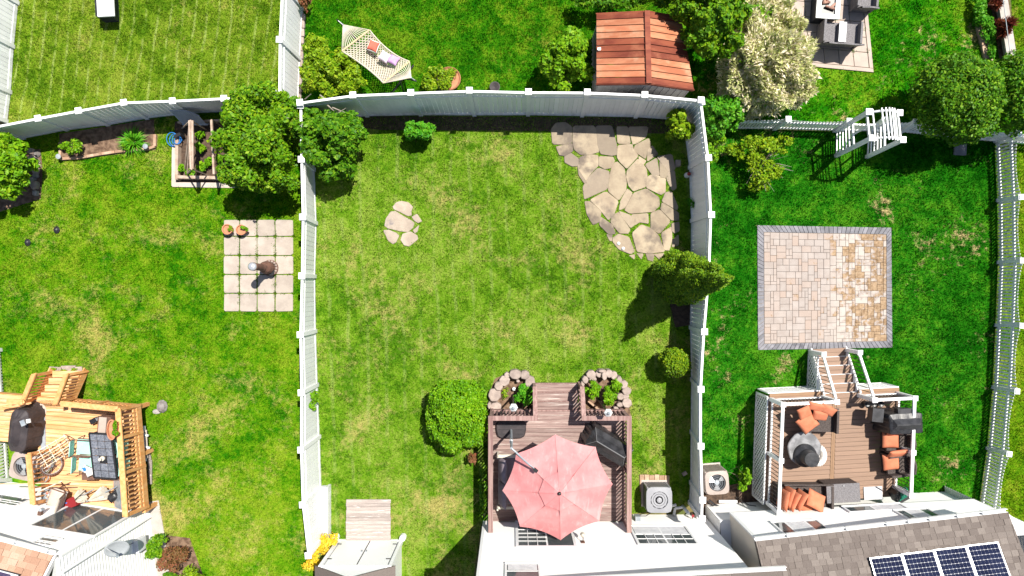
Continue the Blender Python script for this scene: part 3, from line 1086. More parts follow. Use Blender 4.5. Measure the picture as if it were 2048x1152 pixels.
def picket_fence(label, caps, bases, zpost=1.15, pitch=.109, hmin=.86, hmax=1.02, cap_skip=(), post_h=None):
    Mv = M['vinyl']
    B = [P(x, y, 0) for x, y in bases]
    T = [P(x, y, zpost) for x, y in caps]
    n = len(B)
    root = thing("picket_fence", label, "fence", (B[0] + B[-1]) / 2)
    for i in range(n):
        if i in cap_skip: continue
        e = (B[min(i + 1, n - 1)] - B[max(i - 1, 0)]).normalized()
        up = (T[i] - B[i]).normalized()
        p = MB().bar(B[i] - up * .05, T[i] - up * .05, .12, .12, e).build("post", Mv, root)
        y = up.cross(e).normalized()
        MB().box(T[i] - up * .04, (.18, .18, .03), (e, y, up)).box(T[i] - up * .01, (.13, .13, .03), (e, y, up)).build("cap", Mv, p)
    tip = None
    for i in range(n - 1):
        ln = (B[i + 1] - B[i]).length
        lean = ((T[i] - B[i]) / zpost + (T[i + 1] - B[i + 1]) / zpost) / 2
        e = (B[i + 1] - B[i]).normalized()
        for hz in (.16, .72):
            a, b = B[i] + lean * hz + e * .05, B[i + 1] + lean * hz - e * .05
            putbar("rail", Mv, a, b, .045, .085, root, lean)
        k = max(1, round((ln - .12) / pitch))
        z = lean.normalized()
        y = z.cross(e).normalized()
        for j in range(k):
            s = (.06 + (ln - .12) * (j + .5) / k) / ln
            hgt = hmin + (hmax - hmin) * abs(2 * s - 1) ** 2.2
            a = B[i] + (B[i + 1] - B[i]) * s + lean * .05
            if tip is None:
                pb = MB().box((0, 0, .485), (.060, .022, .97))
                m0 = len(pb.v)
                pb.v += [(-.030, -.011, .97), (.030, -.011, .97), (.030, .011, .97), (-.030, .011, .97), (0, 0, 1.0)]
                for q in range(4):
                    pb.f.append((m0 + q, m0 + (q + 1) % 4, m0 + 4))
                tip = bpy.data.meshes.new("picket")
                tip.from_pydata(pb.v, [], pb.f)
                tip.materials.append(Mv)
            o = bpy.data.objects.new("picket", tip)
            link(o, root, a)
            o.rotation_euler = Matrix((e, y, z)).transposed().to_euler()
            o.scale = (1, 1, hgt)
    return root


picket_fence("long white picket fence along the east edge with scalloped pickets",
             [(2040, 268), (2044, 393.6), (2047, 521), (2046, 651.5), (2036, 783), (2020, 908.5), (2006, 1028)],
             [(1989, 283), (1994.5, 401), (1996, 524.5), (1991, 650), (1985, 774), (1974, 896), (1958, 1010)], 1.1)
picket_fence("short white picket fence between the vinyl fence corner and the arbor",
             [(1452, 235), (1578, 237), (1700, 241)],
             [(1428, 258), (1547.5, 258.5), (1668, 262)], 1.15)
picket_fence("short white picket fence under the round trees east of the arbor",
             [(1770, 238), (1832, 242), (1942, 252), (2040, 263), (2130, 272)],
             [(1737, 263), (1799.5, 264.5), (1898, 275), (1991, 284), (2075, 290)], 1.15)
picket_fence("white slatted fence at the west edge beside the cedar deck",
             [(-46, 697), (-38, 805), (-24, 960)], [(2, 700), (10, 806), (21, 960)], 1.1)

# ---------------------------------------------------------------- garden arbor
def arbor():
    Mv = M['vinyl']
    Zt = 2.35
    base = [(1672, 262), (1671, 312), (1733, 314), (1737, 262)]     # back-left, front-left, front-right, back-right
    capp = [(1738.5, 223), (1744.5, 275.5), (1806.5, 279), (1800, 225)]
    B = [P(x, y, 0) for x, y in base]
    T = [P(x, y, Zt) for x, y in capp]
    root = thing("garden_arbor", "white garden arbor with a curved slatted top in the picket fence", "arbor", (B[0] + B[2]) / 2)
    e = (B[2] - B[1]).normalized()
    f = (B[1] - B[0]).normalized()
    for b, t in zip(B, T):
        up = (t - b).normalized()
        p = MB().bar(b, t - up * .06, .11, .11, e).build("post", Mv, root)
        MB().box(t - up * .03, (.19, .19, .06), axes(e, up)).build("cap", Mv, p)
    L = lambda i, t: B[i] * (1 - t) + T[i] * t
    # ladder sides
    for a, b in ((0, 1), (3, 2)):
        for t0, t1 in ((.03, .50),):
            for k in range(6):
                t = t0 + (t1 - t0) * k / 5
                putbar("rung", Mv, L(a, t), L(b, t), .035, .05, root)
        MBm = MB().bar((L(a, .50) + L(b, .50)) / 2, (L(a, .93) + L(b, .93)) / 2, .05, .05, e)
        MBm.bar(L(a, .52), L(b, .52), .05, .07)
        MBm.bar(L(a, .93), L(b, .93), .05, .07)
        MBm.build("side_rail", Mv, root)
    # two arches and the slats that join them
    arcs = []
    for a, b in ((0, 3), (1, 2)):
        pts = []
        for k in range(11):
            s = k / 10
            p = L(a, .93) * (1 - s) + L(b, .93) * s
            pts.append(p + Z * (.34 * math.sin(math.pi * s)))
        m = MB()
        for p, q in zip(pts[:-1], pts[1:]): m.bar(p, q, .05, .09)
        m.build("arch", Mv, root)
        arcs.append(pts)
    for k in range(1, 10):
        if k in (2, 8): continue
        a, b = arcs[0][k] + Z * .06, arcs[1][k] + Z * .06
        d = (b - a).normalized() * .08
        putbar("slat", Mv, a - d, b + d, .036, .03, root)
    # low gate between the posts, hung level with the pickets
    g = MB()
    pts = [B[0] * (1 - s) + B[3] * s + Z * (.95 - .12 * math.sin(math.pi * s)) for s in [k / 8 for k in range(9)]]
    for p, q in zip(pts[:-1], pts[1:]): g.bar(p, q, .05, .06)
    g.bar(B[0] + Z * .15, B[3] + Z * .15, .05, .08)
    gt = g.build("gate", Mv, root)
    for k in range(9):
        s = (k + .5) / 9
        a = B[0] * (1 - s) + B[3] * s
        putbar("gate_picket", Mv, a + Z * .05, a + Z * .93, .045, .02, gt, e)


arbor()

# ---------------------------------------------------------------- metal shed with the rusty roof
def rusty_shed():
    ze, zr = 1.95, 2.45
    El0, El1 = P(1193, 27, ze), P(1193, 168, ze)
    R0, R1 = P(1294, 22, zr), P(1297.5, 167, zr)
    Er0, Er1 = P(1362, 33, ze), P(1388, 180, ze)
    root = thing("garden_shed", "metal shed with a rusty red ribbed roof behind the back fence", "shed", P(1285, 110))
    n = 11
    for a0, a1, b0, b1, side in ((El0, El1, R0, R1, 0), (R0, R1, Er0, Er1, 1)):
        for k in range(n):
            t0, t1 = k / n, (k + 1) / n
            p = [a0.lerp(a1, t0 + .004), b0.lerp(b1, t0 + .004), b0.lerp(b1, t1 - .004), a0.lerp(a1, t1 - .004)]
            m = MB()
            up = Vector((0, 0, .012))
            lip = Vector((0, 0, .022))
            m.face([p[3], p[2], p[1], p[0]])
            # raised rib at the lower edge of each sheet
            q = [a0.lerp(a1, t1 - .018), b0.lerp(b1, t1 - .018), b0.lerp(b1, t1 - .003), a0.lerp(a1, t1 - .003)]
            m.face([q[3] + lip, q[2] + lip, q[1] + lip, q[0] + lip])
            m.face([q[0], q[1], q[1] + lip, q[0] + lip])
            m.face([q[2], q[3], q[3] + lip, q[2] + lip])
            m.build("roof_sheet", M['rust' if k in (0, 4, 5, 6, 10) else 'rust_light'], root)
    MB().bar(R0 + Z * .03, R1 + Z * .03, .16, .04).build("ridge_cap", M['rust'], root)
    for a, b in ((El0, R0), (R0, Er0), (El1, R1), (R1, Er1)):
        putbar("gable_trim", M['rust'], a - Z * .06, b - Z * .06, .03, .12, root)
    # walls stand a little inside the eaves
    g = [El0.lerp(Er0, .03), El0.lerp(Er0, .97), El1.lerp(Er1, .97), El1.lerp(Er1, .03)]
    c = (g[0] + g[2]) / 2
    g = [Vector((c.x + (p.x - c.x) * .985, c.y + (p.y - c.y) * .985, 0)) for p in g]
    rid = [g[0].lerp(g[1], .58), g[3].lerp(g[2], .58)]

    def ribbed(a, b, za, zb, nm, nr, zmid=None):
        m = MB()
        d = (b - a)
        nrm = Vector((d.y, -d.x, 0)).normalized()
        zz = lambda s: (za + (zb - za) * s) if zmid is None else (za + (zmid - za) * (s / .58) if s < .58 else zmid + (zb - zmid) * ((s - .58) / .42))
        for k in range(nr):
            s = [k / nr, (k + .82) / nr, (k + .86) / nr, (k + .96) / nr, (k + 1) / nr]
            o = [0, 0, .03, .03, 0]
            for q in range(4):
                p0 = a.lerp(b, s[q]) + nrm * o[q]
                p1 = a.lerp(b, s[q + 1]) + nrm * o[q + 1]
                m.face([p0, p1, p1 + Z * zz(s[q + 1]), p0 + Z * zz(s[q])])
        m.build(nm, M['shed_wall'], root)
    ribbed(g[3], g[2], ze - .03, ze - .03, "front_wall", 14, zr - .08)
    ribbed(g[0], g[3], ze - .05, ze - .05, "side_wall", 14)
    ribbed(g[2], g[1], ze - .05, ze - .05, "side_wall", 14)
    ribbed(g[1], g[0], ze - .03, ze - .03, "back_wall", 14)
    MB().box(P(1197, 98, 2.03) + Vector((0.02, 0, 0)), (.09, .07, .03)).build("bracket", M['silver'], root)


rusty_shed()

# ---------------------------------------------------------------- houses
def lap_wall(m, A, B, z0, z1, course=.105, lip=.016):
    A, B = Vector((A.x, A.y, 0)), Vector((B.x, B.y, 0))
    d = (B - A).normalized()
    n = Vector((-d.y, d.x, 0))
    k = max(1, round((z1 - z0) / course))
    for i in range(k):
        a, b = z0 + (z1 - z0) * i / k, z0 + (z1 - z0) * (i + 1) / k
        m.face([B + n * lip + Z * a, A + n * lip + Z * a, A + Z * b, B + Z * b][::-1] if False else [A + n * lip + Z * a, B + n * lip + Z * a, B + Z * b, A + Z * b][::-1])
        m.face([A + Z * a, B + Z * a, B + n * lip + Z * a, A + n * lip + Z * a])
    return d, n


def on_wall(px, py, A, d):
    n = Vector((-d.y, d.x, 0))
    u = Vector((px - 1024, 576 - py, 0))
    k = n.dot(A) / n.dot(u)
    return (u * k - Vector((A.x, A.y, 0))).dot(d), H - k * F


def window(root, A, d, s0, s1, z0, z1, splits=(), mull=None, blind=None, name="window", depth=.05, fr=.06, rails=()):
    """Frame with glass; splits = fractions of vertical posts, rails = fractions of horizontal bars, mull = (first pane, cols, rows, zlo, zhi)."""
    n = Vector((-d.y, d.x, 0))
    A = Vector((A.x, A.y, 0))
    at = lambda s, z, o=0.0: A + d * s + Z * z + n * o
    m = MB()
    ax = (d, n, Z)
    m.box(at((s0 + s1) / 2, z0 - fr / 2, depth / 2), (s1 - s0 + 2 * fr, depth + .03, fr), ax)
    m.box(at((s0 + s1) / 2, z1 + fr / 2, depth / 2), (s1 - s0 + 2 * fr, depth, fr), ax)
    for s in (s0 - fr / 2, s1 + fr / 2):
        m.box(at(s, (z0 + z1) / 2, depth / 2), (fr, depth, z1 - z0), ax)
    f = m.build(name, M['trim'], root)
    edges = [0] + list(splits) + [1]
    for k, t in enumerate(splits):
        s = s0 + (s1 - s0) * t
        put("sash_post", M['trim'], at(s, (z0 + z1) / 2, depth * .4), (.055, depth * .8, z1 - z0), f, ax)
    for t in rails:
        put("sash_rail", M['trim'], at((s0 + s1) / 2, z0 + (z1 - z0) * t, depth * .42), (s1 - s0, depth * .84, .045), f, ax)
    for k in range(len(edges) - 1):
        a, b = s0 + (s1 - s0) * edges[k], s0 + (s1 - s0) * edges[k + 1]
        put("pane", M['glass'], at((a + b) / 2, (z0 + z1) / 2, .027), (b - a, .012, z1 - z0), f, ax)
        if blind and k in blind:
            lo, hi = blind[k]
            put("blind", M['blind'], at((a + b) / 2, z0 + (z1 - z0) * (lo + hi) / 2, .036), ((b - a) * .94, .006, (z1 - z0) * (hi - lo)), f, ax)
        if mull and k in mull:
            cols, rows, lo, hi = mull[k]
            g = MB()
            za, zb = z0 + (z1 - z0) * lo, z0 + (z1 - z0) * hi
            for i in range(1, cols):
                g.box(at(a + (b - a) * i / cols, (za + zb) / 2, .045), (.02, .012, zb - za), ax)
            for j in range(1, rows):
                g.box(at((a + b) / 2, za + (zb - za) * j / rows, .046), (b - a, .012, .02), ax)
            g.build("muntins", M['trim'], f)
    return f


def wall_px(root, A, d, ll, ur, **kw):
    s0, z0 = on_wall(*ll, A, d)
    s1, z1 = on_wall(*ur, A, d)
    return window(root, A, d, min(s0, s1), max(s0, s1), z0, z1, **kw)


def roof_slope(root, E0, E1, pitch, depth, m, exposure=.145, tab=.27, limit=300, thick=.012):
    """Shingle courses on a roof slope rising away from the eave E0-E1."""
    u = (E1 - E0).normalized()
    h = Vector((u.y, -u.x, 0))
    v = (h * math.cos(pitch) + Z * math.sin(pitch)).normalized()
    nrm = u.cross(v) * -1
    if nrm.z < 0: nrm = -nrm
    L = (E1 - E0).length
    D = depth / math.cos(pitch)
    b = MB()
    q = [E0, E1, E1 + v * D, E0 + v * D]
    b.face([p - nrm * .01 for p in q][::-1])
    b.face([p - nrm * .12 for p in q])
    for i in range(4):
        p, r = q[i], q[(i + 1) % 4]
        b.face([p - nrm * .01, r - nrm * .01, r - nrm * .12, p - nrm * .12])
    roof = b.build("roof", m, root)
    rows = int(D / exposure)
    cnt = 0
    rest = MB()
    wl = WL[roof.name]
    tilt = thick / exposure
    vv = (v + nrm * tilt * -1).normalized()
    nn = u.cross(vv) * -1
    if nn.z < 0: nn = -nn
    for j in range(rows):
        x = -R.uniform(0, tab)
        while x < L:
            w = tab * R.uniform(.7, 1.35)
            a, c = max(0, x), min(L, x + w)
            x += w
            if c - a < .03: continue
            th = thick * R.choice((.7, 1.0, 1.5))
            ctr = E0 + u * (a + c) / 2 + v * (exposure * (j + .5)) + nrm * (th * .9)
            d = (c - a - .006, exposure * 1.06, th)
            if cnt < limit:
                put("shingle", m, ctr, d, roof, (u, vv, nn))
            else:
                rest.box(ctr, d, (u, vv, nn))
            cnt += 1
    if rest.v:
        tag(rest.build("shingles", m, roof), kind='stuff')
    return roof, u, v, nrm


def gutter(root, E0, E1, out=.07, m='trim', joints=()):
    u = (E1 - E0).normalized()
    n = Vector((-u.y, u.x, 0))
    g = MB()
    prof = [(.0, .0), (.11, .0), (.13, -.10), (.0, -.10)]
    off = [E0 + n * out * 0, E1]
    i = 0
    q = [E0 + n * .004 - Z * .0, E0 + n * .004 - Z * .10, E0 + n * .10 - Z * .10, E0 + n * .10 - Z * .0, E0 + n * .085 - Z * .0, E0 + n * .085 - Z * .088, E0 + n * .016 - Z * .088, E0 + n * .016]
    w = E1 - E0
    for k in range(8):
        a, b = q[k], q[(k + 1) % 8]
        g.face([a, b, b + w, a + w])
    g.face(q[::-1])
    g.face([p + w for p in q])
    o = g.build("gutter", M[m], root)
    for t in joints:
        c = E0.lerp(E1, t) + n * .052 - Z * .048
        put("bracket", M['grey_metal'], c, (.016, .105, .11), o, (u, n, Z))
    return o


# --- middle house
def middle_house():
    Y = -7.76
    A, B = Vector((-.92, Y, 0)), Vector((6.55, Y, 0))
    root = thing("townhouse", "white two-storey house wall behind the brown deck, lowest middle of photo", "house", ((A + B) / 2))
    m = MB()
    d, n = lap_wall(m, A, B, 0, 5.4)
    # side and hidden faces close the body
    A2, B2 = A + Vector((0, -7, 0)), B + Vector((0, -7, 0))
    lap_wall(m, A2, A, 0, 5.25)
    lap_wall(m, B2, A2, 0, 5.4)
    m.build("wall", M['siding'], root)
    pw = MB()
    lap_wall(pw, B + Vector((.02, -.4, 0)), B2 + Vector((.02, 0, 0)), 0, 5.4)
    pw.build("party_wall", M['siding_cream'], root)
    MB().box((A.x - .0, Y - .02, 2.6), (.09, .09, 5.2)).build("corner_board", M['trim'], root)
    E0, E1 = Vector((A.x - .25, Y + .02, 5.5)), Vector((B.x + .55, Y + .45, 5.5))
    roof_slope(root, E0, E1, math.radians(24), 7.2, M['shingle'], limit=20, exposure=.3, tab=1.0)
    gutter(root, E0, E1)
    # sliding door with a grid behind the parasol
    window(root, A, d, .20 - A.x, 1.86 - A.x, .80, 2.78, splits=(.52,), mull={0: (3, 6, .02, .98)}, name="sliding_door", fr=.09)
    window(root, A, d, 3.86 - A.x, 5.58 - A.x, 1.15, 2.62, splits=(.5,), rails=(.48,), mull={0: (3, 2, .48, 1), 1: (3, 2, .48, 1)},
           blind={0: (0, .44), 1: (0, .47)}, fr=.07)
    window(root, A, d, -.14 - A.x, .72 - A.x, 4.08, 4.98, blind={0: (.05, .40)}, rails=(.5,))
    return root


middle_house()
WX = 2.16
lp = thing("wall_lamp", "small brass wall lamp right of the sliding door on white siding", "lamp", (WX, -7.7, 2.4))
MB().box((WX, -7.735, 2.45), (.11, .03, .16)).build("back_plate", M['clay'], lp)
MB().tube([(WX, -7.72, 2.45), (WX, -7.62, 2.52), (WX, -7.55, 2.46)], .012).build("arm", M['clay'], lp)
MB().lathe([(.035, 0), (.07, .03), (.06, .16), (.02, .20)], (WX, -7.55, 2.28), 8).build("shade", M['cream_cloth'], lp)
# utilities at the foot of the wall
ut = thing("meter_box", "grey electrical box low on the white wall beside the deck", "utility box", P(1270, 1036, .4))
MB().box((4.18, -7.66, .55), (.17, .16, .26)).build("box", M['grey_metal'], ut)
MB().tube([(4.26, -7.62, .5), (4.45, -7.58, .62), (4.7, -7.55, .35), (4.95, -7.55, .3)], .013).build("cable", M['black_metal'], ut)
pp = thing("vent_pipe", "white vertical drain pipe with elbows beside the grey air conditioner", "pipe", P(1366, 1030))
MB().cyl((5.83, -7.45, 0), (5.83, -7.45, .75), .055, n=12).build("riser", M['trim'], pp, True)
MB().tube([(5.83, -7.45, .12), (5.55, -7.5, .10), (5.5, -7.72, .14)], .045, 8).build("elbow", M['trim'], pp)
MB().cyl((5.08, -7.52, .05), (5.6, -7.40, .05), .05, n=8).build("branch", M['trim'], pp)
fc = thing("garden_tap", "brass outdoor tap with small pipes at the house corner", "tap", P(1380, 1028))
MB().tube([(6.05, -7.72, .45), (6.05, -7.60, .45), (6.05, -7.58, .32)], .02).build("spout", M['clay'], fc)
MB().lathe([(.05, 0), (.05, .03)], (6.05, -7.62, .48), 8).build("handle", M['red_plastic'], fc)
mt = thing("wall_vent", "white dryer hood on the lower wall by the drain pipe", "vent", P(1395, 1030))
MB().box((6.30, -7.68, .35), (.20, .14, .18)).box((6.30, -7.60, .29), (.22, .06, .1)).build("hood", M['trim'], mt)


# --- east house
def east_house():
    A = Vector((6.62, -7.42, 0))
    th = math.radians(3.2)
    d = Vector((math.cos(th), math.sin(th), 0))
    n = Vector((-d.y, d.x, 0))
    L = 8.15
    root = thing("townhouse", "white house with brown shingled roof carrying solar panels, lower right", "house", A + d * 4)
    low = MB()
    lap_wall(low, A, A + d * L, 0, 1.55)
    lap_wall(low, A + Vector((0, -3, 0)), A, 0, 1.55)
    low.build("lower_wall", M['siding'], root)
    led = MB()
    led.face([A + n * .03 + Z * 1.55, A + d * L + n * .03 + Z * 1.55, A + d * L - n * 3 + Z * 1.55, A - n * 3 + Z * 1.55][::-1])
    led.build("ledge", M['trim'], root)
    U = A + d * .34 + n * .22
    up = MB()
    UR = U + d * (L - .34)
    lap_wall(up, U, UR, 1.50, 4.0)
    up.face([U + Z * 1.5, UR + Z * 1.5, UR - n * .4 + Z * 1.5, U - n * .4 + Z * 1.5])
    up.build("upper_wall", M['siding'], root)
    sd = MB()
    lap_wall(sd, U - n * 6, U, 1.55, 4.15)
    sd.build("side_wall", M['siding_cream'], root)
    ew = MB()
    lap_wall(ew, UR, UR - n * 6, 0, 4.1)
    ew.build("end_wall", M['siding'], root)
    bw = MB()
    lap_wall(bw, UR - n * 6, U - n * 6, 0, 4.1)
    bw.build("back_wall", M['siding'], root)
    MB().box(U + d * .04 + n * .012 + Z * 2.78, (.11, .05, 2.5), (d, n, Z)).build("corner_board", M['trim'], root)
    E0, E1 = P(1511, 1083, 4.05), P(2016, 1025, 4.05)
    roof, u, v, nrm = roof_slope(root, E0, E1, math.radians(23), 6.6, M['shingle'], exposure=.16, tab=.20, limit=300)
    gutter(root, E0, E1, joints=(.125, .36, .52, .605, .69, .80, .9))
    # soffit closes the overhang
    sf = MB()
    sf.face([E0 - Z * .1, E1 - Z * .1, UR + Z * 3.95 - n * .2, U + Z * 3.95 - n * .2])
    sf.build("soffit", M['trim'], root)
    # casement windows of the upper floor
    wall_px(root, U, d, (1545, 1047), (1670, 1072), splits=(.27, .73), blind={1: (.03, .97)}, fr=.05)
    wall_px(root, U, d, (1790, 1023), (1893, 1041), splits=(.27, .73), blind={1: (.03, .97)}, fr=.05)
    # sliding door onto the deck
    s0, z0 = on_wall(1683, 1013, U, d)
    s1, z1 = on_wall(1783, 1013, U, d)
    window(root, U, d, s0, s0 + 1.75, 1.60, 2.05, splits=(.46,), blind={1: (0, 1)}, name="basement_window", fr=.06)
    return u, v, nrm, E0


eu, ev, en, eE0 = east_house()


def solar_panel(label, s, t, w, h, u, v, nrm, E0, cols, rows, cell='cell', group=None):
    base = E0 + u * s + v * t + nrm * .09
    root = thing("photovoltaic_module", label, "solar panel", base, group)
    c = base + u * w / 2 + v * h / 2
    ax = (u, v, nrm)
    put("back_sheet", M['backsheet'], c, (w - .03, h - .03, .02), root, ax)
    f = MB()
    for a, b, q in ((u * 0, 1, 0),):
        pass
    f.box(c - v * (h / 2 - .012), (w, .024, .045), ax).box(c + v * (h / 2 - .012), (w, .024, .045), ax)
    f.box(c - u * (w / 2 - .012), (.024, h - .05, .045), ax).box(c + u * (w / 2 - .012), (.024, h - .05, .045), ax)
    f.build("frame", M['silver'] if cell == 'cell' else M['black_metal'], root)
    cm = MB()
    cw, ch = (w - .07) / cols, (h - .07) / rows
    for i in range(cols):
        for j in range(rows):
            p = c + u * (-w / 2 + .035 + (i + .5) * cw) + v * (-h / 2 + .035 + (j + .5) * ch) + nrm * .013
            x, y, k = cw * .482, ch * .482, cw * .11
            o = [(-x + k, -y), (x - k, -y), (x, -y + k), (x, y - k), (x - k, y), (-x + k, y), (-x, y - k), (-x, -y + k)]
            cm.face([p + u * a + v * b for a, b in o])
    tag(cm.build("solar_cells", M[cell], root), kind='stuff')
    mt = MB()
    for q in (.25, .75):
        mt.bar(base + v * h * q - nrm * .05, base + v * h * q + u * w - nrm * .05, .04, .06)
    mt.build("mounting_rail", M['grey_metal'], root)


names = ["solar panel nearest the left end of the brown roof row", "second solar panel from the left on the brown roof",
         "third solar panel from the left on the brown roof", "solar panel at the right end of the brown roof row"]
for k in range(4):
    solar_panel(names[k], 2.93 + k * .895, .74 - k * .012, .88, 1.55, eu, ev, en, eE0, 8, 12, group="solar panels on the brown roof")


# --- west house
def west_house():
    C = P(297, 1008)
    d = Vector((-397, 63, 0)).normalized()                # leftwards along the rear wall, in world axes
    A = C - d * -9.0                                       # far (west) end
    A = C + d * 9.0
    e = -d                                                 # from west end to the corner
    root = thing("townhouse", "white house with tan roof and satellite dish, lower left", "house", C + d * 4)
    m = MB()
    dd, n = lap_wall(m, A, C, 0, 4.35)
    m.build("rear_wall", M['siding'], root)
    s = MB()
    sd = P(312, 1152) - C
    sd.normalize()
    S1 = C + sd * 6
    lap_wall(s, C, S1, 0, 4.6, .135, .030)
    s.build("side_wall", M['siding'], root)
    gb = MB()
    tp = math.tan(math.radians(25))
    for k in range(18):
        a, b = C + sd * (k / 3), C + sd * ((k + 1) / 3)
        gb.face([a + Z * 4.55, b + Z * 4.55, b + Z * (4.60 + tp * (k + 1) / 3), a + Z * (4.60 + tp * k / 3)])
    gb.build("gable_wall", M['siding'], root)
    MB().box(C + Z * 2.2 - n * .01, (.07, .07, 4.4), (e, n, Z)).build("corner_board", M['trim'], root)
    E0, E1 = P(-140, 1046, 4.4), P(106, 1111, 4.4)
    roof, u, v, nrm = roof_slope(root, E0, E1, math.radians(25), 4, M['shingle_tan'], exposure=.16, tab=.20, limit=300)
    gutter(root, E0, E1, joints=(.35, .68, .95))
    sf = MB()
    sf.face([E0 - Z * .1, E1 - Z * .1, C + Z * 4.33 - n * .2, C + d * 5 + Z * 4.33 - n * .2])
    sf.build("soffit", M['trim'], root)
    rk = MB()
    rk.bar(E1 - nrm * .05 + u * .06, E1 - nrm * .05 + u * .06 + v * 3, .05, .18, nrm)
    rk.build("rake_board", M['trim'], root)
    for bl, br, tp in (((86, 1077), (121, 1081), (98, 1093)), ((4, 990), (58, 1001), (36, 1015))):
        s0, z0 = on_wall(*bl, A, e)
        s1, z0b = on_wall(*br, A, e)
        _, z1 = on_wall(*tp, A, e)
        window(root, A, e, s0, s1, (z0 + z0b) / 2, z1, rails=(.5,), mull={0: (3, 2, .5, 1)}, fr=.05)
    s0, z0 = on_wall(150, 1015, A, e)
    s1, z1 = on_wall(222, 1010, A, e)
    window(root, A, e, s0 - .15, s0 + 1.75, 1.0, 2.95, splits=(.5,), name="sliding_door", fr=.07)
    # downpipe and side window
    ns = Vector((-sd.y, sd.x, 0))
    dp = MB()
    q = C + sd * .42 + ns * .07
    dp.cyl(q + Z * .05, q + Z * 4.5, .04, n=8)
    dp.build("downpipe", M['trim'], root)
    k0, y0 = on_wall(170, 1133, C, sd)
    window(root, C, sd, 1.65, 2.45, 2.75, 3.75, rails=(.5,), mull={0: (2, 2, 0, 1)}, fr=.06)
    return u, v, nrm, E0, C, sd, ns, A, e, n


wu, wv, wn, wE0, wC, wsd, wns, wA, we, wnn = west_house()
solar_panel("dark purple solar panel on the tan roof, lower left", 1.35, .62, 1.62, 1.3, wu, wv, wn, wE0, 1, 1, 'cell_purple', "solar panels on the tan roof")
solar_panel("dark purple solar panel at the photo's left edge on tan roof", .0, .62, 1.30, 1.3, wu, wv, wn, wE0, 1, 1, 'cell_purple', "solar panels on the tan roof")


def satellite_dish():
    m0 = wC + wsd * .75 + wns * .03 + Z * 2.2
    root = thing("satellite_dish", "grey satellite dish on an arm from the ribbed side wall", "satellite dish", m0)
    c = P(233, 1096, 2.9)
    MB().box(m0, (.16, .02, .22), (wsd, wns, Z)).build("bracket", M['grey_metal'], root)
    MB().tube([m0, m0 + wns * .35 + Z * .15, c + Vector((.05, .05, -.1))], .022).build("mast", M['grey_metal'], root)
    ax = Vector((.62, -.28, .72)).normalized()
    x, y, z = axes(Vector((ax.y, -ax.x, 0)), ax)
    b = MB()
    rings = []
    for j in range(6):
        r = .33 * j / 5
        rings.append([c + x * r * .82 * math.cos(a) + y * r * 1.05 * math.sin(a) + z * (.55 * r * r) for a in [2 * math.pi * k / 24 for k in range(24)]])
    for j in range(5):
        for k in range(24):
            b.face([rings[j][k], rings[j][(k + 1) % 24], rings[j + 1][(k + 1) % 24], rings[j + 1][k]])
    o = b.build("reflector", M['dish'], root, True)
    so = o.modifiers.new("thickness", 'SOLIDIFY')
    so.thickness = .015
    f = c + z * .40 - y * .05
    MB().tube([c - y * .30, f], .018).build("feed_arm", M['silver'], root)
    MB().box(f, (.07, .06, .10), axes(x, z)).build("feed_horn", M['grey_metal'], root)


satellite_dish()
mb = thing("utility_box", "white utility box with a cable on the ribbed side wall", "utility box", P(296, 1072))
MB().box(wC + wsd * 1.05 + wns * .10 + Z * .9, (.42, .18, .5), (wsd, wns, Z)).build("box", M['vinyl_old'], mb, bevel=.02)
MB().tube([wC + wsd * .9 + wns * .06 + Z * 1.1, wC + wsd * .8 + wns * .05 + Z * 1.9, m0 if False else wC + wsd * .75 + wns * .04 + Z * 2.15], .01).build("cable", M['black_metal'], mb)
s_, z_ = on_wall(80, 1031, wA, we)
wl = thing("wall_lamp", "small bronze wall lamp on the white rear wall of the west house", "lamp", wA + we * s_ + Z * z_)
q = wA + we * s_ + wnn * .08 + Z * z_
MB().box(q, (.10, .12, .12), (we, wnn, Z)).build("body", M['clay'], wl)
MB().lathe([(.04, 0), (.06, .05), (.05, .16), (.01, .18)], q + wnn * .09 - Z * .12, 8).build("shade", M['grey_metal'], wl)


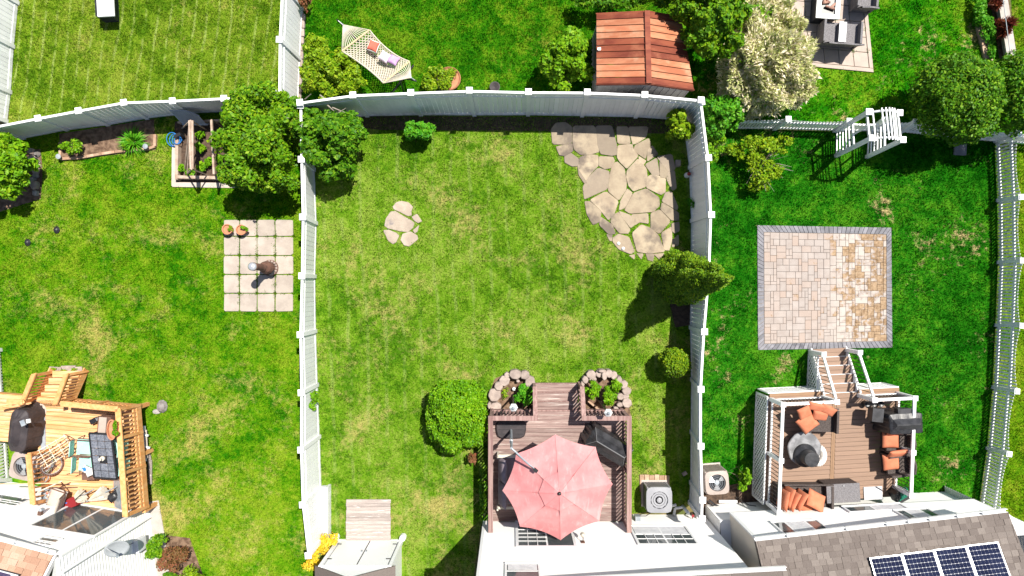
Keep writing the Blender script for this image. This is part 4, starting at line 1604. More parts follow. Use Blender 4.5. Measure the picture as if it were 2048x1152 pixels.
# --- air conditioners
def ac_unit(label, c, size, h, m, rot=0.0, fan_light=True, group="outdoor air conditioning units"):
    root = thing("air_conditioner", label, "air conditioner", c, group)
    x = Vector((math.cos(rot), math.sin(rot), 0))
    y = Vector((-x.y, x.x, 0))
    ax = (x, y, Z)
    c = Vector(c)
    put("pad", M['concrete'], c + Z * .03, (size * 1.12, size * 1.12, .06), root, ax)
    MB().box(c + Z * (.08 + (h - .18) / 2), (size * .90, size * .90, h - .18), ax).build("core", M['fan_dark'], root)
    lou = MB()
    n = 15
    for k in range(n):
        t = -size * .44 + size * .88 * k / (n - 1)
        for sx in (-1, 1):
            lou.box(c + x * sx * size * .475 + y * t + Z * (h * .5), (.03, .022, h - .12), ax)
            lou.box(c + y * sx * size * .475 + x * t + Z * (h * .5), (.022, .03, h - .12), ax)
    for k in range(4):
        lou.box(c + x * size * .46 * (1 if k in (0, 1) else -1) + y * size * .46 * (1 if k in (0, 2) else -1) + Z * h * .5, (.06, .06, h - .1), ax)
    lou.build("louvre_cage", m, root)
    # top plate with a round opening
    r0 = size * (.36 if fan_light else .39)
    N = 32
    outer = []
    for k in range(N):
        a = 2 * math.pi * k / N
        ca, sa = math.cos(a), math.sin(a)
        q = size * .53 / (abs(ca) ** 6 + abs(sa) ** 6) ** (1 / 6)
        outer.append((ca * q, sa * q))
    tp = MB()
    lift = lambda p, z: c + x * p[0] + y * p[1] + Z * z
    inn = [(math.cos(2 * math.pi * k / N) * r0, math.sin(2 * math.pi * k / N) * r0) for k in range(N)]
    for k in range(N):
        j = (k + 1) % N
        tp.face([lift(outer[k], h), lift(outer[j], h), lift(inn[j], h + .02), lift(inn[k], h + .02)])
        tp.face([lift(outer[k], h - .09), lift(outer[j], h - .09), lift(outer[j], h), lift(outer[k], h)])
        tp.face([lift(inn[k], h + .02), lift(inn[j], h + .02), lift(inn[j], h - .12), lift(inn[k], h - .12)])
    tp.build("top_cover", m, root)
    MB().lathe([(r0, 0), (0.0001, 0.001)], c + Z * (h - .11), 24).build("fan_well", M['fan_dark'], root)
    if fan_light:
        fr = MB()
        for r in (.20, .29):
            fr.lathe([(size * r - .03, 0), (size * r - .03, .02), (size * r + .03, .02), (size * r + .03, 0)], c + Z * (h - .02), 28)
        for k in range(10):
            a = 2 * math.pi * k / 10
            p = lambda r, o=0: c + x * math.cos(a + o) * r + y * math.sin(a + o) * r + Z * (h - .03)
            fr.bar(p(size * .08), p(r0), size * .085, .012)
        fr.build("fan_guard", M['ac_grey'], root)
        MB().lathe([(size * .11, 0), (size * .11, .05), (size * .06, .07), (0.001, .07)], c + Z * (h - .02), 20).build("hub", M['ac_grey'], root)
    else:
        for k in range(3):
            a = 2 * math.pi * k / 3 + .5
            b = MB()
            p = lambda r, o: c + x * math.cos(a + o) * r + y * math.sin(a + o) * r + Z * (h - .06 + .06 * o)
            b.face([p(.06, -.3), p(r0 * .95, -.38), p(r0 * .97, .1), p(r0 * .9, .42), p(.06, .4)])
            b.build("fan_blade", M['silver'], root)
        MB().lathe([(.08, 0), (.08, .04), (0.001, .05)], c + Z * (h - .06), 16).build("hub", M['grey_metal'], root)
        g = MB()
        for r in (.15, .24, .33):
            pts = [c + x * math.cos(2 * math.pi * k / 24) * size * r + y * math.sin(2 * math.pi * k / 24) * size * r + Z * (h + .015) for k in range(25)]
            g.tube(pts, .004, 4)
        g.build("fan_guard", M['grey_metal'], root)
    return root


ac_unit("light grey air conditioner right of the brown deck", (4.86, -7.00, 0), .80, .78, M['ac_grey'], 0)
ac_unit("tan air conditioner with white fan blades by the fence end", (6.72, -6.38, 0), .72, .95, M['ac_tan'], math.radians(4), False)
ac_unit("tan air conditioner between the west house and cedar deck", (-16.0, -5.85, 0), .82, .95, M['ac_tan'], math.radians(-12), False)
bp = thing("brick_pad", "weathered brown boards laid behind the grey air conditioner", "pad", P(1310, 960))
for k in range(6):
    put("board", M['timber'], P(1284 + k * 10, 966, .03), (.155, .55 + R.uniform(-.04, .04), .04), bp)
cb = thing("cable_bundle", "black cables and pipes at the foot of the wall by the tan unit", "cables", P(1425, 1005))
m = MB()
m.tube([P(1418, 1000, .2), P(1428, 1008, .25), P(1440, 1014, .12)], .03)
m.tube([P(1414, 1002, .3), P(1425, 1012, .3), P(1430, 1010, .1)], .018)
m.tube([P(1472, 994, .1), P(1484, 1002, .1), P(1498, 1010, .3), P(1512, 1012, .5)], .014)
m.build("cables", M['black_metal'], cb)
cn = thing("floor_conduit", "white conduit lying on the concrete edge by the tan unit", "conduit", P(1455, 1005))
MB().box(P(1456, 1003, .08), (.62, .09, .07)).build("duct", M['trim'], cn)

# ---------------------------------------------------------------- shared builders for decks and furniture
def pillow_mesh(name, c, ax, w, l, t, m, parent=None, pinch=.10, flat=.55):
    """A stuffed cushion: w along ax[0], l along ax[1], thickness t."""
    n = 8
    b = MB()
    c = Vector(c)

    def pt(i, j, sgn):
        u, v = -1 + 2 * i / n, -1 + 2 * j / n
        th = ((1 - abs(u) ** 3.2) * (1 - abs(v) ** 3.2)) ** flat
        k = 1 - pinch * (1 - abs(u)) * 0
        su = 1 - pinch * (1 - u * u) * (abs(v) ** 4) * 0
        x = u * w / 2 * (1 - pinch * (1 - v * v) * abs(u) ** 6)
        y = v * l / 2 * (1 - pinch * (1 - u * u) * abs(v) ** 6)
        return c + ax[0] * x + ax[1] * y + ax[2] * (sgn * t / 2 * (.12 + .88 * th))
    for sgn in (1, -1):
        for i in range(n):
            for j in range(n):
                q = [pt(i, j, sgn), pt(i + 1, j, sgn), pt(i + 1, j + 1, sgn), pt(i, j + 1, sgn)]
                b.face(q if sgn > 0 else q[::-1])
    for i in range(n):
        for a0, b0, a1, b1 in ((i, 0, i + 1, 0), (i, n, i + 1, n), (0, i, 0, i + 1), (n, i, n, i + 1)):
            b.face([pt(a0, b0, 1), pt(a1, b1, 1), pt(a1, b1, -1), pt(a0, b0, -1)])
    o = b.build(name, m, parent, False)
    me = o.data
    import bmesh
    bm = bmesh.new()
    bm.from_mesh(me)
    bmesh.ops.remove_doubles(bm, verts=bm.verts, dist=.0005)
    bmesh.ops.recalc_face_normals(bm, faces=bm.faces)
    bm.to_mesh(me)
    bm.free()
    me.polygons.foreach_set("use_smooth", [True] * len(me.polygons))
    return o


def rotz(a):
    x = Vector((math.cos(a), math.sin(a), 0))
    return x, Vector((-x.y, x.x, 0)), Z


def cover_mesh(name, c, rot, L, Wd, h, m, parent=None, ridge=.0, flare=.10, shoulder=.8, seed=1, rl=.70, pw=1.0):
    """Loose cover over a barbecue: hipped top with a ridge, folds that deepen towards the hem."""
    r = random.Random(seed)
    x, y, z = rotz(rot)
    N = 72
    c = Vector(c)
    ph = [r.uniform(0, 6.28) for _ in range(8)]
    hs = h * shoulder
    rings = []

    def ring(hz, k, amp, p, sag=0.0):
        out = []
        for i in range(N):
            a = 2 * math.pi * i / N
            ca, sa = math.cos(a), math.sin(a)
            pp = max(2.2, p * pw)
            q = 1 / (abs(ca) ** pp + abs(sa) ** pp) ** (1 / pp)
            f = 1 + amp * (math.sin(9 * a + ph[0]) + .8 * math.sin(14 * a + ph[1]) + .6 * math.sin(23 * a + ph[2]))
            out.append(c + x * (ca * q * L / 2 * k * f) + y * (sa * q * Wd / 2 * k * f) + Z * (hz - sag * abs(math.sin(3.5 * a + ph[4]))))
        return out
    rings += [ring(0, 1 + flare, .045, 9), ring(hs * .35, 1 + flare * .6, .036, 10), ring(hs * .7, 1 + flare * .25, .022, 12), ring(hs * .96, 1.0, .010, 14), ring(hs, .975, .006, 14)]
    top = []
    mid = []
    for i in range(N):
        a = 2 * math.pi * i / N
        p = rings[-1][i] - c
        px, py = p.dot(x), p.dot(y)
        lx = max(-L / 2 * rl, min(L / 2 * rl, px * .95))
        top.append(c + x * lx + y * (py * .07) + Z * (h + ridge))
        w = .5
        mx, my = px * (1 - w) + lx * w, py * (1 - w) + py * .07 * w
        mid.append(c + x * mx + y * my + Z * (hs + (h + ridge - hs) * .5 - .03 + .006 * math.sin(11 * a + ph[5])))
    rings += [mid, top]
    b = MB()
    for j in range(len(rings) - 1):
        for i in range(N):
            b.face([rings[j][i], rings[j][(i + 1) % N], rings[j + 1][(i + 1) % N], rings[j + 1][i]])
    b.face(rings[-1])
    o = b.build(name, m, parent)
    bm = bmesh.new()
    bm.from_mesh(o.data)
    bmesh.ops.remove_doubles(bm, verts=bm.verts, dist=.0005)
    bm.to_mesh(o.data)
    bm.free()
    return o


def balusters(root, a0, a1, b0, b1, n, m, w=.04, t=.04, nm="baluster"):
    """Upright bars from the line a0-a1 (feet) to b0-b1 (heads)."""
    for k in range(n):
        s = (k + .5) / n
        p, q = a0.lerp(a1, s), b0.lerp(b1, s)
        putbar(nm, m, p, q, w, t, root, (a1 - a0).normalized())


# ---------------------------------------------------------------- middle yard: brown deck
DZ = .72


def middle_deck():
    m, mv = M['deck_red'], M['deck_red_v']
    X0, X1, Y0, Y1 = -.66, 3.71, -4.09, -7.72
    root = thing("wooden_deck", "weathered red-brown wooden deck with slatted railings in the middle yard", "deck", (1.5, -5.9, 0))
    n = 26
    for k in range(n):
        y = Y0 - (Y0 - Y1) * (k + .5) / n
        put("plank", m, (1.525 + R.uniform(-.008, .008), y, DZ - .018 + R.uniform(-.003, .003)), (X1 - X0, (Y0 - Y1) / n - .009, .036), root)
    rim = MB()
    rim.box((1.525, Y0 + .02, DZ - .16), (X1 - X0 + .02, .04, .26)).box((X0 - .02, (Y0 + Y1) / 2, DZ - .16), (.04, Y0 - Y1, .26)).box((X1 + .02, (Y0 + Y1) / 2, DZ - .16), (.04, Y0 - Y1, .26))
    rim.build("rim_board", mv, root)
    for x in (X0 + .1, 1.5, X1 - .1):
        for y in (Y0 - .1, -6, Y1 + .1):
            put("pier", mv, (x, y, .27), (.12, .12, .54), root)
    # inner shadow-catching skirt boards keep the deck closed underneath
    RZ = 1.72
    xl, xr = -.675, 3.70
    yt = -4.11
    gl, gr = .74, 2.27              # gap for the steps

    def rail(p, q, w=.15):
        putbar("top_rail", mv, p, q, w, .04, root)
    rail((xl, yt + .075, RZ), (xl, Y1, RZ))
    rail((xr, yt + .075, RZ), (xr, Y1, RZ))
    rail((xl + .075, yt, RZ + .003), (gl + .07, yt, RZ + .003))
    rail((gr - .07, yt, RZ + .003), (xr - .075, yt, RZ + .003))
    for p, q in (((xl, yt, 0), (xl, Y1, 0)), ((xr, yt, 0), (xr, Y1, 0)), ((xl, yt, 0), (gl, yt, 0)), ((gr, yt, 0), (xr, yt, 0))):
        p, q = Vector(p), Vector(q)
        L = (q - p).length
        for hz in (DZ + .10, RZ - .05):
            putbar("rail_bar", mv, p + Z * hz, q + Z * hz, .035, .085, root)
        e = (q - p).normalized()
        y = Vector((-e.y, e.x, 0))
        nb = round(L / .125)
        off = y * (.035 if (e.y < -.5 and p.x > 0) else -.035 if e.y < -.5 else .035)
        balusters(root, p + Z * (DZ - .2) + off, q + Z * (DZ - .2) + off, p + Z * (RZ - .025) + off, q + Z * (RZ - .025) + off, nb, mv, .038, .038)
    for x, y in ((xl, yt), (gl, yt), (gr, yt), (xr, yt), (xl, -5.9), (xr, -5.9), (xl, Y1 + .05), (xr, Y1 + .05)):
        put("post", mv, (x, y, (RZ - .02) / 2), (.09, .09, RZ - .02), root)
    # steps
    for k in range(3):
        z = DZ - .18 * (k + 1)
        y = Y0 + .28 * k
        for j in range(2):
            put("tread", m, ((gl + gr) / 2, y + .07 + .14 * j, z - .018), (gr - gl - .08, .132, .036), root)
        put("riser", mv, ((gl + gr) / 2, y + .012, z + .07), (gr - gl - .08, .02, .14), root)
    put("riser", mv, ((gl + gr) / 2, Y0 + .85, .085), (gr - gl - .08, .02, .15), root)
    for x in (gl, gr):
        put("post", mv, (x, Y0 + .84, .62), (.09, .09, 1.2), root)
        putbar("stair_rail", mv, (x, Y0 + .02, RZ - .01), (x, Y0 + .90, 1.22), .14, .04, root)
        a0, a1 = Vector((x, Y0 + .06, DZ - .1)), Vector((x, Y0 + .80, .16))
        b0, b1 = Vector((x, Y0 + .06, RZ - .06)), Vector((x, Y0 + .80, 1.24))
        balusters(root, a0, a1, b0, b1, 6, mv, .038, .038)
        putbar("stringer", mv, (x, Y0, DZ - .16), (x, Y0 + .86, .08), .04, .24, root)


middle_deck()


def parasol():
    zr, za = 2.62, 3.2
    rim = [P(x, y, zr) for x, y in ((1110.7, 869), (1191, 894), (1225, 968), (1198.7, 1041.7), (1121, 1080), (1040, 1053), (1005, 981), (1032.5, 907.4))]
    ap = P(1118.7, 985.6, za)
    root = thing("parasol", "large faded red cantilever parasol over the brown deck", "parasol", P(1022, 859, DZ))
    NS, NRd = 8, 7

    def panel(i, v0, v1, lift, nm, sc=1.0):
        a, c = rim[i], rim[(i + 1) % 8]
        b = MB()
        def pt(s, v):
            p = a.lerp(c, s)
            ctr = Vector((ap.x, ap.y, zr))
            bow = 4 * s * (1 - s)
            p = p.lerp(ctr, .045 * bow * v)
            q = ap.lerp(p, v * sc)
            q.z = za - (za - zr) * (v * sc) ** 1.12 - .055 * bow * v * (1 - .3 * v) + lift
            return q
        for s in range(NS):
            for k in range(NRd):
                va, vb = v0 + (v1 - v0) * k / NRd, v0 + (v1 - v0) * (k + 1) / NRd
                b.face([pt(s / NS, va), pt(s / NS, vb), pt((s + 1) / NS, vb), pt((s + 1) / NS, va)])
        o = b.build(nm, M['canopy'], root)
        so = o.modifiers.new("cloth", 'SOLIDIFY')
        so.thickness = .006
        return o
    for i in range(8):
        panel(i, .26, 1.0, 0, "canopy_panel")
        panel(i, .02, .36, .045, "vent_panel")
    for i in range(8):
        pts = []
        for k in range(8):
            v = .10 + .90 * k / 7
            q = ap.lerp(rim[i], v)
            q.z = za - (za - zr) * v ** 1.12 + (.008 if v > .36 else .053)
            pts.append(q)
        MB().tube(pts, .011, 5).build("seam", M['canopy'], root)
    rb = MB()
    for i in range(8):
        rb.bar(ap - Z * .12, rim[i] - Z * .03, .02, .03)
    rb.build("ribs", M['grey_metal'], root)
    MB().lathe([(.0, 0), (.05, .02), (.055, .06), (.03, .10), (0.001, .11)], ap + Z * .03, 14).build("finial", M['black_metal'], root)
    # mast, arm and the bracket that carries the canopy
    b0 = P(1022, 859, DZ)
    top = P(1018, 897, 3.28)
    top.x, top.y = b0.x + .02, b0.y
    mast = MB().cyl(b0, top, .045, .04, 10)
    mast.build("mast", M['grey_metal'], root)
    MB().box(b0.lerp(top, .62), (.10, .12, .20)).build("crank_housing", M['silver'], root)
    e = P(1071, 940, 3.07)
    arm = MB().tube([top - Z * .5, top, top + Vector((.12, -.10, .02)), P(1046, 918, 3.24), e], .028, 8)
    arm.build("arm", M['grey_metal'], root)
    MB().bar(P(1030, 906, 3.30), e + Z * .02, .02, .04).build("tension_strap", M['black_metal'], root)
    MB().box(e + Z * .02, (.14, .10, .07), rotz(math.radians(-42))).build("bracket", M['black_metal'], root)
    # weighted base of four tanks
    bs = MB()
    cx, cy = b0.x, b0.y + .02
    out = []
    for k in range(28):
        t = k / 28 * 2 * math.pi
        ca, sa = math.cos(t), math.sin(t)
        q = 1 / (abs(ca) ** 5 + abs(sa) ** 5) ** (1 / 5)
        taper = 1 - .12 * max(0, -sa)
        out.append((cx + ca * q * .50 * taper, cy + sa * q * .30))
    bs.prism(out, DZ + .01, DZ + .13, .04)
    o = bs.build("base_tank", M['wicker_grey'] if False else M['brown_cover'], root)
    for dy in (-.14, .0, .14):
        put("tank_groove", M['black_metal'], (cx, cy + dy, DZ + .131), (.82, .018, .006), o)


parasol()


def lamp_post(label, x, y):
    root = thing("lamp_post", label, "lamp post", (x, y, 0), "lamp posts in the stone planters")
    MB().lathe([(.07, 0), (.07, .06), (.035, .12), (.03, 2.05), (.05, 2.08)], (x, y, 0), 10).build("pole", M['black_metal'], root)
    MB().lathe([(.05, 0), (.115, .22), (.105, .24)], (x, y, 2.06), 6).build("lantern", M['white_tile'], root)
    MB().lathe([(.055, 0), (.045, .03), (.001, .06)], (x, y, 2.41), 6).build("cap_vent", M['grey_metal'], root)
    c = MB().lathe([(.135, 0), (.125, .02), (.05, .10), (.025, .12), (.025, .15), (.001, .16)], (x, y, 2.30), 6)
    c.build("cap", M['white_tile'], root)


lamp_post("black lamp post with white lantern in the planter left of the deck steps", .046, -3.67)
lamp_post("black lamp post with white lantern in the planter right of the deck steps", 2.955, -3.83)


def planter(label, stones, ox, oy, sc, z):
    cs = [P(ox + u / sc, oy + v / sc, z) for u, v, a, b in stones]
    c = sum(cs, Vector()) / len(cs)
    root = thing("stone_planter", label, "planter", (c.x, c.y, 0))
    for (u, v, a, b), q in zip(stones, cs):
        pts = []
        n = 7
        o = R.uniform(0, 6)
        for k in range(n):
            t = o + 2 * math.pi * k / n
            r = R.uniform(.98, 1.24)
            pts.append((q.x + math.cos(t) * a / sc / 61 * r, q.y + math.sin(t) * b / sc / 61 * r))
        pts = chaikin(pts, .12)
        h = z + R.uniform(-.07, .07)
        MB().prism(pts, 0, h, .022).build("stone", M['rock'], root)
    return root


planter("half-round stone planter left of the deck steps, one leafy plant inside",
        [(450, 120, 74, 60), (345, 135, 34, 36), (312, 205, 66, 70), (240, 272, 52, 56), (190, 390, 80, 86), (200, 545, 76, 62), (572, 125, 58, 52), (640, 225, 62, 74), (120, 520, 25, 40), (485, 212, 22, 18)],
        960, 730, 6.4, .32)
planter("half-round stone planter right of the deck steps, three leafy plants inside",
        [(1350, 195, 36, 48), (1425, 125, 60, 48), (1450, 182, 48, 30), (1530, 115, 44, 44), (1590, 140, 34, 52), (1650, 110, 52, 54), (1722, 140, 40, 54), (1780, 190, 36, 48), (1840, 255, 54, 56),
         (1885, 340, 56, 54), (1885, 490, 60, 64), (1806, 412, 46, 40), (1795, 515, 40, 30), (1560, 76, 48, 20), (1318, 245, 24, 40), (1870, 410, 44, 30), (1745, 560, 30, 22)],
        960, 730, 6.4, .36)
lg = thing("timber_edging", "short timber edging board in the right stone planter", "edging", P(1195, 812))
putbar("board", M['timber'], P(1176, 801, .15), P(1206, 826, .15), .06, .22, lg)

gc = thing("covered_barbecue", "black vinyl covered barbecue standing diagonally on the brown deck", "barbecue", P(1211, 881, DZ))
cover_mesh("cover", P(1212, 884, DZ), math.radians(-31), 1.45, .68, .88, M['black_cover'], gc, ridge=.14, flare=.16, seed=4)


def cover_highlights(root, c, rot, L, Wd, hs, ht, rl):  # lighter grey tubes added as the highlights along ridge and hips
    x, y, z = rotz(rot)
    c = Vector(c)
    e = [c + x * s * L / 2 * rl + Z * ht for s in (-1, 1)]
    MB().tube(e, .014, 6).build("ridge_highlight", HIGHLIGHT, root)
    for k, s in enumerate((-1, 1)):
        for t in (-1, 1):
            q = c + x * s * L * .485 + y * t * Wd * .485 + Z * (hs + .01)
            MB().tube([e[k], e[k].lerp(q, .5) - Z * .015, q], .009, 5).build("hip_highlight", HIGHLIGHT, root)


HIGHLIGHT = mat("grey_cover_highlight", (.16, .16, .165), None, 4, .6)
cover_highlights(gc, P(1212, 884, DZ), math.radians(-31), 1.45, .68, .88 * .8, .88 + .14, .70)


def sofa_grey():
    root = thing("loveseat", "grey cushioned loveseat with pale frame by the deck's left railing", "sofa", (-.02, -6.3, DZ))
    X0, X1, Y0, Y1 = -.46, .36, -5.42, -7.08
    for y in (Y0, Y1):
        fr = MB()
        fr.bar((X0, y, DZ), (X0, y, DZ + .80), .05, .05, Vector((0, 1, 0))).bar((X1, y, DZ), (X1, y, DZ + .58), .05, .05, Vector((0, 1, 0)))
        fr.bar((X0, y, DZ + .58), (X1, y, DZ + .60), .08, .04)
        fr.build("arm_frame", M['cream_cloth'], root)
    MB().box((-.05, (Y0 + Y1) / 2, DZ + .26), (.80, abs(Y1 - Y0) - .04, .05)).build("seat_frame", M['cream_cloth'], root)
    for k in range(2):
        yc = Y0 - .43 - .80 * k
        pillow_mesh("seat_cushion", (-.02, yc, DZ + .37), rotz(0), .68, .78, .17, M['grey_cushion'], root, pinch=.02, flat=.3)
        ax = (Vector((.35, 0, .94)), Vector((0, 1, 0)), Vector((.94, 0, -.35)))
        pillow_mesh("back_cushion", (-.30, yc, DZ + .66), ax, .58, .78, .19, M['grey_cushion'], root, pinch=.03, flat=.35)


sofa_grey()

# weathered platform and the small white shed
pf = thing("board_platform", "weathered grey plank platform in front of the white shed", "platform", P(737, 1042))
for k in range(12):
    y0 = 998.5 + 86 / 12 * k
    put("plank", M['grey_wood'], P(737 + R.uniform(-.5, .5), y0 + 3.6, .13), (1.51 + R.uniform(-.02, .02), 86 / 12 / 58.8 - .008, .035), pf)
for x in (698, 737, 776):
    put("joist", M['grey_wood'], P(x, 1041, .055), (.07, 1.42, .11), pf)


def white_shed():
    Y, X0, X1, h = -8.62, -5.97, -3.73, 2.2
    root = thing("storage_shed", "small white shed with double doors behind the plank platform", "shed", ((X0 + X1) / 2, Y - 1, 0))
    ms, mt = M['trim'], M['trim']
    MB().box(((X0 + X1) / 2, Y - 1.05, h / 2), (X1 - X0 - .08, 2.0, h)).build("body", ms, root)
    xm = (X0 + X1) / 2
    g = MB()
    ga = [(X0, Y + .0, h), (X1, Y + .0, h), (xm, Y + .0, h + .80)]
    gb = [(x, y - .06, z) for x, y, z in ga]
    g.face(ga)
    g.face(gb[::-1])
    for i in range(3):
        g.face([ga[i], gb[i], gb[(i + 1) % 3], ga[(i + 1) % 3]])
    g.build("gable", ms, root)
    for s, x in ((-1, X0), (1, X1)):
        r = MB()
        a = Vector((x + s * .12, 0, h - .03))
        b = Vector((xm, 0, h + .84))
        d = (b - a).normalized()
        nn = Vector((-d.z, 0, d.x)) * (1 if s < 0 else -1)
        for y0, y1 in ((Y + .03, Y - 2.2),):
            q = [Vector((a.x, y0, a.z)), Vector((b.x, y0, b.z)), Vector((b.x, y1, b.z)), Vector((a.x, y1, a.z))]
            r.face(q)
            r.face([p - Z * .06 for p in q][::-1])
            r.face([q[0], q[1], q[1] - Z * .06, q[0] - Z * .06])
        r.build("roof", M['shingle'], root)
    fr = MB()
    for x in (X0 + .04, X1 - .04):
        fr.box((x, Y - .02, h / 2), (.10, .14, h))
    fr.box((xm, Y - .02, h - .06), (X1 - X0 - .18, .12, .12)).box((xm, Y - .02, .05), (X1 - X0 - .18, .12, .10))
    fr.build("door_frame", mt, root)
    for k, (a, b) in enumerate(((X0 + .14, xm - .005 + .03), (xm + .035, X1 - .14))):
        dr = MB().box(((a + b) / 2, Y + .01, h / 2), (b - a - .02, .05, h - .26))
        o = dr.build("door", ms, root, bevel=.008)
        xh = a + .05 if k == 0 else b - .05
        for z in (.45, 1.65):
            put("hinge", M['black_metal'], (xh, Y + .042, z), (.14, .02, .035), o)
        put("handle", M['grey_metal'], (b - .07 if k == 0 else a + .07, Y + .05, 1.05), (.03, .03, .12), o)
    put("door_gap", M['black_metal'], (xm + .02, Y + .012, h / 2), (.022, .04, h - .26), root)
    for x in (X0 - .02, X1 + .02):
        MB().lathe([(.11, 0), (.11, .22), (.09, .27), (.001, .29)], (x, Y + .14, 0), 14).build("corner_bollard", ms, root)


white_shed()
wp = thing("slatted_divider", "low white slatted panel standing along the fence near the white shed", "panel", P(651, 1022))
for k in range(8):
    y0 = 972 + 13.2 * k
    put("slat", M['vinyl'], P(656.5, y0 + 6, .22), (.08, .205, .44), wp)
    put("block", M['vinyl_old'], P(648.5, y0 + 6, .10), (.17, .20, .20), wp)

# small things on the middle lawn and terrace
gn = thing("garden_gnome", "small white and red garden figure at the foot of the fence", "figurine", P(1373, 351))
g0 = P(1373, 351)
MB().lathe([(.09, 0), (.10, .08), (.07, .22), (.05, .25)], g0, 10).build("body", M['white_tile'], gn)
MB().lathe([(.045, 0), (.06, .05), (.05, .10)], g0 + Z * .25, 10).build("head", M['coral'], gn)
MB().lathe([(.065, 0), (.03, .10), (.001, .18)], g0 + Z * .34, 10).build("hat", M['red_plastic'], gn)
br = thing("paver_block", "loose pinkish paving stone against the fence by the flagstones", "stone", P(1357, 333))
MB().box(P(1356, 326, .05), (.16, .20, .10)).build("block", M['rock'], br)
for x, y, lab in ((1237, 487, "white pebble on the lower flagstones, left one"), (1246, 497, "white pebble on the lower flagstones, right one")):
    o = MB().lathe([(.05, 0), (.06, .03), (.03, .06), (.001, .065)], P(x, y, .04), 8).build("pebble", M['white_tile'])
    tag(o, lab, "pebble")
for x, y, lab in ((1422 - 63 + 10, 964, ""),):
    pass
o = MB().box(P(1369, 947, .03), (.16, .12, .06), rotz(.6)).build("brick_piece", M['rock'])
tag(o, "pink brick piece on the shaded grass beside the fence", "brick")

# ---------------------------------------------------------------- west yard: cedar deck and what stands on it
CZ = .90


def cedar_deck():
    m, mv = M['deck_orange'], M['cedar']
    root = thing("wooden_deck", "orange cedar deck with railings and steps in the west yard", "deck", P(170, 905))
    q1 = [P(-30, 786, CZ), P(271, 812.5, CZ), P(279, 908, CZ), P(-30, 880, CZ)]
    q2 = [P(76, 890, CZ), P(279, 908.6, CZ), P(287.5, 1020, CZ), P(84, 1003, CZ)]
    for q, n in ((q1, 11), (q2, 12)):
        for k in range(n):
            a = q[0].lerp(q[3], (k + .04) / n)
            b = q[1].lerp(q[2], (k + .04) / n)
            c = q[1].lerp(q[2], (k + .96) / n)
            d = q[0].lerp(q[3], (k + .96) / n)
            p0, p1 = a.lerp(d, .5), b.lerp(c, .5)
            putbar("plank", m, p0 - Z * .018, p1 - Z * .018, (a - d).length * .985, .036, root)
    rim = MB()
    for a, b in ((q1[0], q1[1]), (q1[1], q2[2]), (q2[2], q2[3])):
        rim.bar(a - Z * .15, b - Z * .15, .045, .26)
    rim.build("rim_board", mv, root)
    for p in (q1[1], q1[2], q2[2], P(150, 806, CZ), P(60, 800, CZ)):
        put("pier", mv, Vector((p.x - .08, p.y - .08, .38)), (.12, .12, .76), root)
    RZ = 1.9
    TRt, BRt, TLt = P(236, 818, RZ), P(251, 1033, RZ), P(122, 807, RZ)
    TRb, BRb, TLb = P(270, 812, CZ), P(287, 1019, CZ), P(140, 801.5, CZ)

    def railing(a, b, at_, bt, n, posts=()):
        putbar("top_rail", mv, at_, bt, .17, .045, root)
        e = (b - a).normalized()
        ab, bb = a.lerp(at_, .12), b.lerp(bt, .12)
        putbar("bottom_rail", mv, ab, bb, .04, .09, root)
        putbar("under_rail", mv, a.lerp(at_, .93), b.lerp(bt, .93), .04, .09, root)
        balusters(root, a - Z * .1, b - Z * .1, a.lerp(at_, .97), b.lerp(bt, .97), n, mv, .042, .042)
        for s in posts:
            p = a.lerp(b, s)
            putbar("post", mv, Vector((p.x, p.y, .62)), at_.lerp(bt, s) - Z * .02, .095, .095, root, e)
    railing(TRb, BRb, TRt, BRt, 24, (0.005, .27, .60, .995))
    railing(TLb, TRb, TLt, TRt, 14, (0.01, .5))
    railing(P(94, 902, CZ), P(100, 1004, CZ), P(57, 908, RZ), P(66, 1008, RZ), 11, (0.01, .99))
    putbar("top_rail", mv, P(66, 1008, RZ + .01), P(96, 1000, CZ + .2), .09, .045, root)
    # flat landing rail beside the steps
    putbar("top_rail", mv, P(14, 803, RZ), P(46, 804, RZ), .17, .045, root)
    putbar("rail_board", mv, P(-6, 815, 1.45), P(44, 806, 1.45), .05, .12, root)
    putbar("post", mv, P(80, 797, 0), P(45, 804, RZ), .095, .095, root)
    # steps with open risers
    xl, xr = -15.66, -14.50
    for k in range(5):
        z = .18 * (k + 1) - .0 if k < 4 else .9
        y = -2.92 - .215 * k
        for j in range(2):
            put("tread", m, ((xl + xr) / 2 + .02, y + .055 - .11 * j, z - .018), (xr - xl - .10, .104, .036), root)
    for x in (xl, xr):
        putbar("stringer", mv, (x, -2.78, .10), (x, -3.72, .80), .04, .26, root)
        p0, p1 = Vector((x + (.1 if x == xl else 0), -2.80, 1.08)), Vector((x + (.28 if x == xl else .18), -3.66, 1.88))
        putbar("stair_rail", mv, p0, p1, .15, .045, root)
        putbar("post", mv, (x, -2.86, 0), p0.lerp(p1, .06) - Z * .02, .095, .095, root)
        balusters(root, Vector((x, -2.98, .16)), Vector((x, -3.66, .72)), p0.lerp(p1, .1), p0.lerp(p1, .95), 8, mv, .042, .042)
        putbar("under_rail", mv, p0 - Z * .12, p1 - Z * .12, .04, .08, root)
    return root


cedar_deck()
sb = thing("stone_step", "pale stone slabs at the foot of the cedar steps", "step", P(130, 737))
for x, y, w, h in ((112, 740, .45, .22), (137, 737, .50, .20), (156, 741, .30, .26)):
    MB().box(P(x, y, .03), (w, h, .06), rotz(R.uniform(-.1, .1))).build("slab", M['rock'], sb, bevel=.015)

